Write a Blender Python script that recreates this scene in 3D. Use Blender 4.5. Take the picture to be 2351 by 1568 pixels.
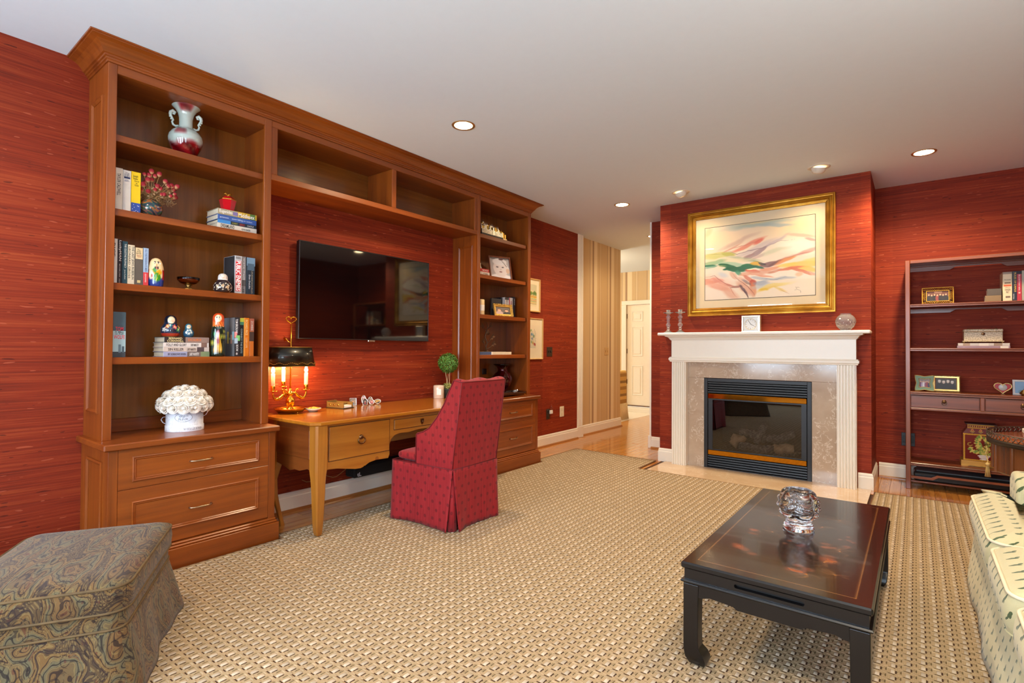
import bpy, bmesh, math, random
import numpy as np
from mathutils import Matrix, Vector

random.seed(7)
rng = np.random.default_rng(7)
PI = math.pi
for o in list(bpy.data.objects):
    bpy.data.objects.remove(o, do_unlink=True)
SC = bpy.context.scene
COL = SC.collection

# ------------------------------------------------------------------ camera
FPX, YAW, PIT, ROL = 1204.59, 0.65578, 0.0147688, 0.00666989
fw = Vector((-math.sin(YAW) * math.cos(PIT), math.cos(YAW) * math.cos(PIT), math.sin(PIT)))
rt = Vector((math.cos(YAW), math.sin(YAW), 0))
up = rt.cross(fw)
rt2 = math.cos(ROL) * rt + math.sin(ROL) * up
up2 = -math.sin(ROL) * rt + math.cos(ROL) * up
cam = bpy.data.cameras.new('camera')
cam.sensor_width = 36.0
cam.lens = FPX / 2351.0 * 36.0
cam.clip_start = 0.05
camo = bpy.data.objects.new('camera', cam)
M4 = Matrix((rt2, up2, -fw)).transposed().to_4x4()
M4.translation = (0, 0, 1.274)
camo.matrix_world = M4
COL.objects.link(camo)
SC.camera = camo

# ------------------------------------------------------------------ world, daylight, exposure
SC.view_settings.view_transform = 'Standard'
SC.view_settings.look = 'None'
SC.view_settings.gamma = 1.0
SC.view_settings.use_curve_mapping = False
SC.view_settings.exposure = 0.56
SC.cycles.max_bounces = 8
SC.cycles.diffuse_bounces = 5
SC.cycles.glossy_bounces = 4
SC.cycles.transmission_bounces = 8
SC.cycles.transparent_max_bounces = 12
SC.cycles.caustics_reflective = False
SC.cycles.caustics_refractive = False
SC.cycles.sample_clamp_indirect = 6.0
SC.cycles.use_denoising = True
W = bpy.data.worlds.new('daylight')
SC.world = W
W.use_nodes = True
W.node_tree.nodes['Background'].inputs[0].default_value = (0.72, 0.86, 1.0, 1)
W.node_tree.nodes['Background'].inputs[1].default_value = 2.2


def lin(c):
    if isinstance(c, str):
        c = [int(c[i:i + 2], 16) / 255 for i in (0, 2, 4)]
    return tuple(x / 12.92 if x <= 0.04045 else ((x + 0.055) / 1.055) ** 2.4 for x in c)


def area_light(name, loc, direction, sx, sy, power, color):
    l = bpy.data.lights.new(name, 'AREA')
    l.shape = 'RECTANGLE'
    l.size, l.size_y = sx, sy
    l.energy, l.color = power, color
    o = bpy.data.objects.new(name, l)
    o.location = loc
    o.rotation_euler = Vector(direction).to_track_quat('-Z', 'Y').to_euler()
    COL.objects.link(o)
    return o


DAY = (0.68, 0.84, 1.0)
# daylight through the three windows of the back wall, the one in the right wall, and the hall's own window
WINS = [(-3.35, -2.25), (-1.85, -0.75), (-0.35, 0.75)]
WZ = (0.75, 2.45)
for a, b in WINS:
    area_light('window_daylight', ((a + b) / 2, -2.16, 1.6), (0, 1, 0.08), 1.05, 1.65, 70, DAY)
area_light('window_daylight', (1.56, -0.55, 1.6), (-1, 0, 0.0), 1.05, 1.65, 36, DAY)
area_light('hall_daylight', (-7.9, 9.3, 1.7), (1, 0, -0.05), 1.4, 1.8, 40, (1.0, 0.95, 0.86))
WARM = (1.0, 0.76, 0.47)

# ------------------------------------------------------------------ mesh helpers
WM = {}
MATS = {}


class MB:
    def __init__(s):
        s.v, s.f, s.sm = [], [], []

    def add(s, vs, fs, smooth=False):
        b = len(s.v)
        s.v.extend(tuple(map(float, v)) for v in vs)
        for f in fs:
            s.f.append(tuple(b + i for i in f))
            s.sm.append(smooth)
        return s

    def box(s, x0, x1, y0, y1, z0, z1, c=0.0):
        X, Y, Z = sorted((x0, x1)), sorted((y0, y1)), sorted((z0, z1))
        if c <= 0:
            vs = [(X[i], Y[j], Z[k]) for i in (0, 1) for j in (0, 1) for k in (0, 1)]
            fs = [(0, 1, 3, 2), (4, 6, 7, 5), (0, 4, 5, 1), (2, 3, 7, 6), (0, 2, 6, 4), (1, 5, 7, 3)]
            return s.add(vs, fs)
        c = min(c, 0.49 * (X[1] - X[0]), 0.49 * (Y[1] - Y[0]), 0.49 * (Z[1] - Z[0]))
        vs = []
        for i in (0, 1):
            for j in (0, 1):
                for k in (0, 1):
                    dx, dy, dz = c * (1 - 2 * i), c * (1 - 2 * j), c * (1 - 2 * k)
                    vs += [(X[i], Y[j] + dy, Z[k] + dz), (X[i] + dx, Y[j], Z[k] + dz), (X[i] + dx, Y[j] + dy, Z[k])]
        I = lambda i, j, k, a: (i * 4 + j * 2 + k) * 3 + a
        fs = []
        for n in (0, 1):
            fs.append((I(n, 0, 0, 0), I(n, 1, 0, 0), I(n, 1, 1, 0), I(n, 0, 1, 0)))
            fs.append((I(0, n, 0, 1), I(1, n, 0, 1), I(1, n, 1, 1), I(0, n, 1, 1)))
            fs.append((I(0, 0, n, 2), I(1, 0, n, 2), I(1, 1, n, 2), I(0, 1, n, 2)))
        for a in (0, 1):
            for b in (0, 1):
                fs.append((I(a, b, 0, 0), I(a, b, 1, 0), I(a, b, 1, 1), I(a, b, 0, 1)))
                fs.append((I(a, 0, b, 0), I(a, 1, b, 0), I(a, 1, b, 2), I(a, 0, b, 2)))
                fs.append((I(0, a, b, 1), I(1, a, b, 1), I(1, a, b, 2), I(0, a, b, 2)))
        for i in (0, 1):
            for j in (0, 1):
                for k in (0, 1):
                    fs.append((I(i, j, k, 0), I(i, j, k, 1), I(i, j, k, 2)))
        return s.add(vs, fs)

    def lathe(s, prof, cx=0, cy=0, cz=0, seg=24, mod=None, smooth=True, axis=None, a0=0.0):
        """prof: list of (r, z); mod(theta, r, z) -> r"""
        vs, fs, rings = [], [], []
        for r, z in prof:
            if r <= 1e-6:
                rings.append([len(vs)])
                vs.append((0, 0, z))
            else:
                ring = []
                for k in range(seg):
                    t = a0 + 2 * PI * k / seg
                    q = mod(t, r, z) if mod else r
                    ring.append(len(vs))
                    vs.append((q * math.cos(t), q * math.sin(t), z))
                rings.append(ring)
        for a, b in zip(rings, rings[1:]):
            if len(a) == 1 and len(b) == 1:
                continue
            for k in range(seg):
                n = (k + 1) % seg
                if len(a) == 1:
                    fs.append((a[0], b[n], b[k]))
                elif len(b) == 1:
                    fs.append((a[k], a[n], b[0]))
                else:
                    fs.append((a[k], a[n], b[n], b[k]))
        if axis is not None:
            q = Vector((0, 0, 1)).rotation_difference(Vector(axis).normalized())
            vs = [q @ Vector(v) for v in vs]
        return s.add([(v[0] + cx, v[1] + cy, v[2] + cz) for v in vs], fs, smooth)

    def tube(s, pts, rad, seg=8, caps=True, smooth=True, closed=False):
        pts = [Vector(p) for p in pts]
        n = len(pts)
        rad = rad if isinstance(rad, (list, tuple)) else [rad] * n
        vs, fs = [], []
        ref = None
        for i, p in enumerate(pts):
            if closed:
                t = pts[(i + 1) % n] - pts[i - 1]
            else:
                t = pts[min(i + 1, n - 1)] - pts[max(i - 1, 0)]
            t.normalize()
            if ref is None:
                ref = Vector((0, 0, 1)) if abs(t.z) < 0.9 else Vector((1, 0, 0))
            u = (ref - t * ref.dot(t)).normalized()
            w = t.cross(u)
            ref = u
            for k in range(seg):
                a = 2 * PI * k / seg
                vs.append(p + (u * math.cos(a) + w * math.sin(a)) * rad[i])
        for i in range(n if closed else n - 1):
            j = (i + 1) % n
            for k in range(seg):
                m = (k + 1) % seg
                fs.append((i * seg + k, i * seg + m, j * seg + m, j * seg + k))
        if caps and not closed:
            fs.append(tuple(range(seg))[::-1])
            fs.append(tuple((n - 1) * seg + k for k in range(seg)))
        return s.add(vs, fs, smooth)

    def prism(s, poly, axis, a, b, smooth=False):
        P = {'x': lambda p, t: (t, p[0], p[1]), 'y': lambda p, t: (p[0], t, p[1]), 'z': lambda p, t: (p[0], p[1], t)}[axis]
        n = len(poly)
        vs = [P(p, a) for p in poly] + [P(p, b) for p in poly]
        fs = [tuple(range(n)), tuple(range(2 * n - 1, n - 1, -1))]
        fs += [(i, (i + 1) % n, n + (i + 1) % n, n + i) for i in range(n)]
        return s.add(vs, fs, smooth)

    def frame(s, O, U, V, N, w, h, prof, smooth=False):
        """moulding round a rectangle: prof = list of (inset, height), closed loop"""
        O, U, V, N = Vector(O), Vector(U).normalized(), Vector(V).normalized(), Vector(N).normalized()
        m = len(prof)
        vs, fs = [], []
        for cu, cv in ((0, 0), (1, 0), (1, 1), (0, 1)):
            for i, d in prof:
                vs.append(O + U * (i if cu == 0 else w - i) + V * (i if cv == 0 else h - i) + N * d)
        for c in range(4):
            e = (c + 1) % 4
            for k in range(m):
                n = (k + 1) % m
                fs.append((c * m + k, e * m + k, e * m + n, c * m + n))
        return s.add(vs, fs, smooth)

    def sweep(s, path, prof, closed=False, out=1):
        """prof (d, z) carried along a horizontal poly-line, mitred; d is to the right of travel * out"""
        n, m = len(path), len(prof)
        path = [Vector((p[0], p[1])) for p in path]
        vs, fs = [], []
        for i, p in enumerate(path):
            def nrm(a, b):
                t = (b - a).normalized()
                return Vector((t.y, -t.x)) * out
            if closed:
                n1, n2 = nrm(path[i - 1], p), nrm(p, path[(i + 1) % n])
            else:
                n1 = nrm(path[i - 1], p) if i else nrm(p, path[1])
                n2 = nrm(p, path[i + 1]) if i < n - 1 else n1
            k = n1 + n2
            k = k / max(1e-6, k.dot(n1))
            for d, z in prof:
                vs.append((p.x + k.x * d, p.y + k.y * d, z))
        for i in range(n if closed else n - 1):
            j = (i + 1) % n
            for k in range(m - 1):
                fs.append((i * m + k, j * m + k, j * m + k + 1, i * m + k + 1))
        if not closed:
            fs.append(tuple(range(m)))
            fs.append(tuple((n - 1) * m + k for k in range(m)))
        return s.add(vs, fs)

    def mesh(s, name, Mi=None, recalc=True):
        me = bpy.data.meshes.new(name)
        vs = s.v if Mi is None else [tuple(Mi @ Vector(v)) for v in s.v]
        me.from_pydata(vs, [], s.f)
        me.polygons.foreach_set('use_smooth', s.sm)
        if recalc:
            bm = bmesh.new()
            bm.from_mesh(me)
            bmesh.ops.recalc_face_normals(bm, faces=bm.faces)
            bm.to_mesh(me)
            bm.free()
        return me

    def build(s, name, mat, parent=None, local=False, recalc=True, **props):
        """vertices are world coordinates unless local (then those of the thing)"""
        Mi = WM[parent.name].inverted() if parent is not None and not local else None
        return link(name, s.mesh(name, Mi, recalc), mat, parent, **props)


def link(name, me, mat, parent=None, **props):
    if mat is not None and not me.materials:
        me.materials.append(mat)
    o = bpy.data.objects.new(name, me)
    COL.objects.link(o)
    if parent is not None:
        o.parent = parent
        WM[o.name] = WM[parent.name]
    else:
        WM[o.name] = Matrix.Identity(4)
    for k, v in props.items():
        o[k] = v
    return o


def thing(name, label, cat, loc=(0, 0, 0), rz=0.0, group=None):
    o = bpy.data.objects.new(name, None)
    o.empty_display_size = 0.05
    COL.objects.link(o)
    o.location = loc
    o.rotation_euler = (0, 0, rz)
    o['label'], o['category'] = label, cat
    if group:
        o['group'] = group
    WM[o.name] = Matrix.Translation(loc) @ Matrix.Rotation(rz, 4, 'Z')
    return o


def tag(o, label, cat, group=None):
    o['label'], o['category'] = label, cat
    if group:
        o['group'] = group
    return o


def struct(o):
    o['kind'] = 'structure'
    return o


def smoothed(o, lv=2):
    m = o.modifiers.new('sub', 'SUBSURF')
    m.levels = m.render_levels = lv
    return o


# ------------------------------------------------------------------ material helpers
class NT:
    def __init__(s, name):
        s.m = bpy.data.materials.new(name)
        s.m.use_nodes = True
        s.t = s.m.node_tree
        s.p = s.t.nodes['Principled BSDF']
        s.out = s.t.nodes['Material Output']

    def n(s, typ, **kw):
        q = s.t.nodes.new(typ)
        for k, v in kw.items():
            if k.startswith('i_'):
                q.inputs[k[2:].replace('_', ' ')].default_value = v
            else:
                setattr(q, k, v)
        return q

    def l(s, a, b):
        s.t.links.new(a, b)

    def math(s, op, a, b=None, c=None, clamp=False):
        q = s.t.nodes.new('ShaderNodeMath')
        q.operation = op
        q.use_clamp = clamp
        for i, x in enumerate((a, b, c)):
            if x is None:
                continue
            if isinstance(x, (int, float)):
                q.inputs[i].default_value = x
            else:
                s.l(x, q.inputs[i])
        return q.outputs[0]

    def mix(s, f, a, b, blend='MIX'):
        q = s.t.nodes.new('ShaderNodeMix')
        q.data_type = 'RGBA'
        q.blend_type = blend
        for sock, x in ((q.inputs[0], f), (q.inputs[6], a), (q.inputs[7], b)):
            if isinstance(x, (int, float)):
                sock.default_value = x
            elif isinstance(x, tuple):
                sock.default_value = (*x[:3], 1)
            else:
                s.l(x, sock)
        return q.outputs[2]

    def ramp(s, f, stops, interp='LINEAR'):
        q = s.t.nodes.new('ShaderNodeValToRGB')
        q.color_ramp.interpolation = interp
        e = q.color_ramp.elements
        while len(e) > 1:
            e.remove(e[-1])
        e[0].position, e[0].color = stops[0][0], (*stops[0][1], 1)
        for p, c in stops[1:]:
            k = e.new(p)
            k.color = (*c, 1)
        s.l(f, q.inputs[0])
        return q.outputs[0]

    def obj(s, scale=(1, 1, 1), rot=(0, 0, 0)):
        tc = s.n('ShaderNodeTexCoord')
        mp = s.n('ShaderNodeMapping')
        mp.inputs['Scale'].default_value = scale
        mp.inputs['Rotation'].default_value = rot
        s.l(tc.outputs['Object'], mp.inputs[0])
        return mp.outputs[0]

    def xyz(s):
        tc = s.n('ShaderNodeTexCoord')
        q = s.n('ShaderNodeSeparateXYZ')
        s.l(tc.outputs['Object'], q.inputs[0])
        return q.outputs

    def comb(s, x, y, z=0.0):
        q = s.n('ShaderNodeCombineXYZ')
        for i, v in enumerate((x, y, z)):
            if isinstance(v, (int, float)):
                q.inputs[i].default_value = v
            else:
                s.l(v, q.inputs[i])
        return q.outputs[0]

    def noise(s, vec, scale, detail=3, rough=0.5, dist=0.0):
        q = s.n('ShaderNodeTexNoise')
        q.inputs['Scale'].default_value = scale
        q.inputs['Detail'].default_value = detail
        q.inputs['Roughness'].default_value = rough
        q.inputs['Distortion'].default_value = dist
        s.l(vec, q.inputs['Vector'])
        return q.outputs

    def bump(s, h, strength=0.3, dist=0.002):
        q = s.n('ShaderNodeBump')
        q.inputs['Strength'].default_value = strength
        q.inputs['Distance'].default_value = dist
        s.l(h, q.inputs['Height'])
        s.l(q.outputs[0], s.p.inputs['Normal'])

    def set(s, **kw):
        for k, v in kw.items():
            i = s.p.inputs[k.replace('_', ' ')]
            i.default_value = (*v, 1) if isinstance(v, tuple) else v
        return s

    def base(s, sock):
        s.l(sock, s.p.inputs['Base Color'])
        return s


def plain(name, c, rough=0.5, metal=0.0, coat=0.0, emit=None, es=1.0, spec=0.5, vary=0.04):
    if name in MATS:
        return MATS[name]
    t = NT(name)
    c = lin(c) if isinstance(c, str) else c
    t.set(Roughness=rough, Metallic=metal, Coat_Weight=coat, Specular_IOR_Level=spec)
    if emit is not None:
        t.set(Base_Color=c)
        t.p.inputs['Emission Color'].default_value = (*lin(emit), 1)
        t.p.inputs['Emission Strength'].default_value = es
    else:
        nz = t.noise(t.obj(), 18, 4)
        t.base(t.ramp(nz[0], [(0.25, tuple(x * (1 - vary * 2) for x in c)), (0.75, tuple(min(1, x * (1 + vary * 2)) for x in c))]))
    MATS[name] = t.m
    return t.m


def wood(name, c1, c2, axis='z', rough=0.32, coat=0.25, sc=14, planks=None, knots=False):
    if name in MATS:
        return MATS[name]
    t = NT(name)
    k = {'x': (0.05, 1, 1), 'y': (1, 0.05, 1), 'z': (1, 1, 0.05)}[axis]
    v = t.obj(tuple(q * sc for q in k))
    n1 = t.noise(v, 1.0, 6, 0.6, 0.6)[0]
    n2 = t.noise(t.obj(tuple(q * sc * 5 for q in k)), 1.0, 3, 0.6)[0]
    n3 = t.noise(t.obj((1.3, 1.3, 1.3)), 1.0, 2)[0]
    f = t.math('ADD', t.math('MULTIPLY', n1, 0.55), t.math('ADD', t.math('MULTIPLY', n2, 0.25), t.math('MULTIPLY', n3, 0.2)))
    col = t.ramp(f, [(0.32, lin(c1)), (0.62, lin(c2))])
    if planks:
        x = t.xyz()
        a = x[{'x': 0, 'y': 1, 'z': 2}[planks[0]]]
        cell = t.math('FLOOR', t.math('DIVIDE', a, planks[1]))
        wn = t.n('ShaderNodeTexWhiteNoise', noise_dimensions='1D')
        t.l(cell, wn.inputs['W'])
        g = t.math('ADD', 0.86, t.math('MULTIPLY', wn.outputs[0], 0.28))
        col = t.mix(1.0, col, t.comb(g, g, g), 'MULTIPLY')
    if knots:
        vo = t.n('ShaderNodeTexVoronoi')
        vo.inputs['Scale'].default_value = 3.2
        t.l(t.obj(), vo.inputs['Vector'])
        kn = t.math('LESS_THAN', vo.outputs['Distance'], 0.055)
        col = t.mix(t.math('MULTIPLY', kn, 0.55), col, lin('5a2c10'))
    t.base(col)
    t.set(Roughness=rough, Coat_Weight=coat, Coat_Roughness=0.15)
    t.bump(n2, 0.08, 0.001)
    MATS[name] = t.m
    return t.m


def vcol(name='printed', rough=0.5, coat=0.0, spec=0.5):
    if name in MATS:
        return MATS[name]
    t = NT(name)
    a = t.n('ShaderNodeAttribute', attribute_name='Col')
    t.base(a.outputs['Color'])
    t.set(Roughness=rough, Coat_Weight=coat, Specular_IOR_Level=spec)
    MATS[name] = t.m
    return t.m


def glass(name, c=(1, 1, 1), ior=1.5, rough=0.0):
    if name in MATS:
        return MATS[name]
    t = NT(name)
    t.set(Base_Color=c, Roughness=rough, IOR=ior, Transmission_Weight=1.0)
    MATS[name] = t.m
    return t.m


def pane(name, tint=(1, 1, 1), f0=0.06, rough=0.0):
    """thin pane: sees through, mirrors a little more at a grazing angle"""
    if name in MATS:
        return MATS[name]
    t = NT(name)
    t.t.nodes.remove(t.p)
    tr = t.n('ShaderNodeBsdfTransparent')
    tr.inputs[0].default_value = (*tint, 1)
    gl = t.n('ShaderNodeBsdfGlossy')
    gl.inputs['Roughness'].default_value = rough
    fr = t.n('ShaderNodeFresnel')
    fr.inputs[0].default_value = 1.45
    geo = t.n('ShaderNodeNewGeometry')
    k = t.math('ADD', fr.outputs[0], f0 - 0.034, clamp=True)
    k = t.math('MULTIPLY', k, t.math('SUBTRACT', 1.0, geo.outputs['Backfacing']))
    mx = t.n('ShaderNodeMixShader')
    t.l(k, mx.inputs[0])
    t.l(tr.outputs[0], mx.inputs[1])
    t.l(gl.outputs[0], mx.inputs[2])
    t.l(mx.outputs[0], t.out.inputs[0])
    MATS[name] = t.m
    return t.m


# ------------------------------------------------------------------ printed pictures: colour painted on a fine grid of vertices
def noise2(h, w, cells, seed=0):
    r = np.random.default_rng(seed)
    out = np.zeros((h, w))
    amp = 1.0
    for _ in range(4):
        g = r.random((cells + 2, cells + 2))
        y = np.linspace(0, cells, h)
        x = np.linspace(0, cells, w)
        yi, xi = np.minimum(y.astype(int), cells - 1), np.minimum(x.astype(int), cells - 1)
        fy, fx = (y - yi)[:, None], (x - xi)[None, :]
        fy, fx = fy * fy * (3 - 2 * fy), fx * fx * (3 - 2 * fx)
        a = g[yi][:, xi] * (1 - fx) + g[yi][:, xi + 1] * fx
        b = g[yi + 1][:, xi] * (1 - fx) + g[yi + 1][:, xi + 1] * fx
        out += amp * (a * (1 - fy) + b * fy - 0.5)
        amp *= 0.5
        cells *= 2
    return out


class Canvas:
    """u runs right 0..1, v runs down 0..1"""

    def __init__(s, w, h, c='ffffff', warp=0.0, seed=1, cells=4):
        s.w, s.h = w, h
        c = [int(c[i:i + 2], 16) / 255 for i in (0, 2, 4)]
        s.a = np.ones((h, w, 3)) * c
        v, u = np.mgrid[0:h, 0:w]
        s.u0, s.v0 = u / (w - 1), v / (h - 1)
        s.asp = h / w
        s.u = s.u0 + warp * noise2(h, w, cells, seed)
        s.v = s.v0 + warp * noise2(h, w, cells, seed + 50)

    def _mix(s, m, c, al):
        c = np.array([int(c[i:i + 2], 16) / 255 for i in (0, 2, 4)])
        m = np.clip(m, 0, 1)[..., None] * al
        s.a = s.a * (1 - m) + c * m
        return s

    def ell(s, cu, cv, ru, rv, c, al=1.0, soft=0.1, ang=0.0, edge=0.0):
        du, dv = s.u - cu, (s.v - cv) * s.asp
        a = math.radians(ang)
        x, y = du * math.cos(a) + dv * math.sin(a), -du * math.sin(a) + dv * math.cos(a)
        d = np.sqrt((x / ru) ** 2 + (y / (rv * s.asp)) ** 2)
        m = np.clip((1 - d) / soft + 0.5, 0, 1)
        if edge:
            s._mix(m, c, al * (1 - edge))
            return s._mix(np.exp(-((d - 0.93) / 0.08) ** 2), c, al * edge)
        return s._mix(m, c, al)

    def rect(s, u0, v0, u1, v1, c, al=1.0):
        m = (s.u >= u0) & (s.u <= u1) & (s.v >= v0) & (s.v <= v1)
        return s._mix(m.astype(float), c, al)

    def line(s, pts, w, c, al=1.0, soft=0.3, taper=False):
        d = np.full(s.u.shape, 9.0)
        n = len(pts)
        for i in range(n - 1):
            (x0, y0), (x1, y1) = pts[i], pts[i + 1]
            y0, y1 = y0 * s.asp, y1 * s.asp
            px, py = s.u - x0, s.v * s.asp - y0
            dx, dy = x1 - x0, y1 - y0
            t = np.clip((px * dx + py * dy) / (dx * dx + dy * dy + 1e-12), 0, 1)
            wd = 1.0
            if taper:
                q = (i + t) / (n - 1)
                wd = np.maximum(0.12, np.sin(np.pi * np.clip(q, 0.02, 0.98)))
            d = np.minimum(d, np.hypot(px - t * dx, py - t * dy) / (w * wd))
        return s._mix(np.clip((1 - d) / soft + 0.5, 0, 1), c, al)

    def mesh(s, name, O, U, V, parent, mat, **props):
        """O top-left corner (world), U full right vector, V full DOWN vector"""
        O, U, V = (np.array(x, float) for x in (O, U, V))
        P = O + s.u0[..., None] * U + s.v0[..., None] * V
        P = P.reshape(-1, 3)
        if parent is not None:
            Mi = np.array(WM[parent.name].inverted())
            P = P @ Mi[:3, :3].T + Mi[:3, 3]
        return gridmesh(name, P, s.a.reshape(-1, 3), s.w, s.h, parent, mat, **props)


def gridmesh(name, P, C, w, h, parent, mat, smooth=False, **props):
    idx = np.arange(w * h).reshape(h, w)
    q = np.stack([idx[1:, :-1], idx[1:, 1:], idx[:-1, 1:], idx[:-1, :-1]], -1).reshape(-1, 4)
    me = bpy.data.meshes.new(name)
    me.vertices.add(len(P))
    me.vertices.foreach_set('co', np.ascontiguousarray(P, dtype=np.float32).ravel())
    me.loops.add(q.size)
    me.loops.foreach_set('vertex_index', q.ravel().astype(np.int32))
    me.polygons.add(len(q))
    me.polygons.foreach_set('loop_start', np.arange(0, q.size, 4, dtype=np.int32))
    me.update(calc_edges=True)
    me.polygons.foreach_set('use_smooth', [smooth] * len(q))
    setcol(me, C)
    me.validate()
    return link(name, me, mat, parent, **props)


def setcol(me, C):
    C = np.clip(np.asarray(C, float), 0, 1)
    L = np.where(C <= 0.04045, C / 12.92, ((C + 0.055) / 1.055) ** 2.4)
    at = me.color_attributes.new('Col', 'FLOAT_COLOR', 'POINT')
    at.data.foreach_set('color', np.concatenate([L, np.ones((len(L), 1))], 1).astype(np.float32).ravel())


def painted_lathe(name, prof, seg, fn, parent, mat, loc, mod=None):
    """lathe whose vertices take colour fn(theta, z) -> sRGB triple (arrays)"""
    prof = [(max(r, 1e-4), z) for r, z in prof]
    h, w = len(prof), seg + 1
    t = np.linspace(0, 2 * np.pi, w)
    T, R = np.meshgrid(t, [p[0] for p in prof])
    _, Z = np.meshgrid(t, [p[1] for p in prof])
    if mod is not None:
        R = mod(T, R, Z)
    P = np.stack([loc[0] + R * np.cos(T), loc[1] + R * np.sin(T), loc[2] + Z], -1).reshape(-1, 3)
    Mi = np.array(WM[parent.name].inverted())
    P = P @ Mi[:3, :3].T + Mi[:3, 3]
    C = fn(T, Z).reshape(-1, 3)
    P, C = P.reshape(h, w, 3)[::-1].reshape(-1, 3), C.reshape(h, w, 3)[::-1].reshape(-1, 3)
    return gridmesh(name, P, C, w, h, parent, mat, smooth=True)


_TXT = {}


def lettering(txt, O, right, upv, width, height, mat, parent, name='lettering', lift=0.0006, bold=0.0, shear=0.0):
    """flat printed words, centred on O, fitted into width x height (height = that of the whole line box)"""
    key = (txt, bold, shear)
    if key not in _TXT:
        cu = bpy.data.curves.new('words', 'FONT')
        cu.body = txt
        cu.resolution_u = 2
        cu.offset = bold
        cu.shear = shear
        cu.space_line = 0.9
        cu.align_x = 'CENTER'
        ob = bpy.data.objects.new('words', cu)
        me = bpy.data.meshes.new_from_object(ob)
        v = np.array([p.co[:] for p in me.vertices])
        f = [tuple(p.vertices) for p in me.polygons]
        bpy.data.objects.remove(ob)
        bpy.data.curves.remove(cu)
        bpy.data.meshes.remove(me)
        _TXT[key] = (v, f)
    v, f = _TXT[key]
    lo, hi = v.min(0), v.max(0)
    R, Up = Vector(right).normalized(), Vector(upv).normalized()
    N = R.cross(Up)
    sx, sy = width / max(1e-6, hi[0] - lo[0]), height / max(1e-6, hi[1] - lo[1])
    c = (lo + hi) / 2
    O = Vector(O) + N * lift
    vs = [O + R * float((p[0] - c[0]) * sx) + Up * float((p[1] - c[1]) * sy) for p in v]
    mb = MB()
    mb.add(vs, f)
    return mb.build(name, mat, parent, recalc=False)


INK = {}


def ink(c):
    return plain('ink_' + c, c, 0.6, vary=0.0)
# ================================================================== materials of the room
XW, XR, YBK, YF, YBR, CE = -3.87, 1.42, -2.1, 6.55, 5.86, 2.95


def grasscloth():
    t = NT('red_grasscloth')
    x = t.xyz()
    u = t.math('ADD', x[0], x[1])
    z = x[2]
    st = t.noise(t.comb(t.math('MULTIPLY', u, 1.6), t.math('MULTIPLY', z, 95)), 1.0, 5, 0.65)[0]
    st2 = t.noise(t.comb(t.math('MULTIPLY', u, 0.7), t.math('MULTIPLY', z, 14)), 1.0, 3, 0.6)[0]
    f = t.math('ADD', t.math('MULTIPLY', st, 0.65), t.math('MULTIPLY', st2, 0.35))
    col = t.ramp(f, [(0.30, lin('551a0a')), (0.5, lin('83290f')), (0.70, lin('9e451f'))])
    cell = t.math('FLOOR', t.math('DIVIDE', u, 0.91))
    wn = t.n('ShaderNodeTexWhiteNoise', noise_dimensions='1D')
    t.l(cell, wn.inputs['W'])
    g = t.math('ADD', 0.90, t.math('MULTIPLY', wn.outputs[0], 0.2))
    col = t.mix(1.0, col, t.comb(g, g, g), 'MULTIPLY')
    sl = t.noise(t.comb(t.math('MULTIPLY', u, 12), t.math('MULTIPLY', z, 62)), 1.0, 1, 0.4)[0]
    hi = t.math('GREATER_THAN', sl, 0.715)
    lo = t.math('LESS_THAN', sl, 0.275)
    col = t.mix(t.math('MULTIPLY', hi, 0.55), col, lin('b45a3c'))
    col = t.mix(t.math('MULTIPLY', lo, 0.6), col, lin('2c0605'))
    t.base(col)
    t.set(Roughness=0.65, Specular_IOR_Level=0.25)
    h = t.math('ADD', st, t.math('MULTIPLY', t.math('SUBTRACT', hi, lo), 0.9))
    t.bump(h, 0.7, 0.004)
    return t.m


def stripes():
    t = NT('striped_wallpaper')
    x = t.xyz()
    u = t.math('ADD', x[0], x[1])
    p = t.math('FRACT', t.math('DIVIDE', t.math('SUBTRACT', u, 2.87), 0.573))
    B, C_, D, L = lin('c9a878'), lin('e3cda4'), lin('8d6b4e'), lin('d8bd90')
    col = t.ramp(p, [(0.0, L), (0.05, B), (0.056, B), (0.06, D), (0.068, B), (0.42, B), (0.425, D), (0.445, L), (0.48, L), (0.565, lin('b08e66')), (0.585, lin('9a7656')), (0.64, B),
                     (0.66, C_), (0.83, C_), (0.835, B), (0.98, B), (0.99, D)], 'CONSTANT')
    n = t.noise(t.obj((60, 60, 4)), 1.0, 3)[0]
    col = t.mix(t.math('MULTIPLY', n, 0.12), col, lin('f0dfc0'))
    t.base(col)
    t.set(Roughness=0.6)
    return t.m


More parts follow.
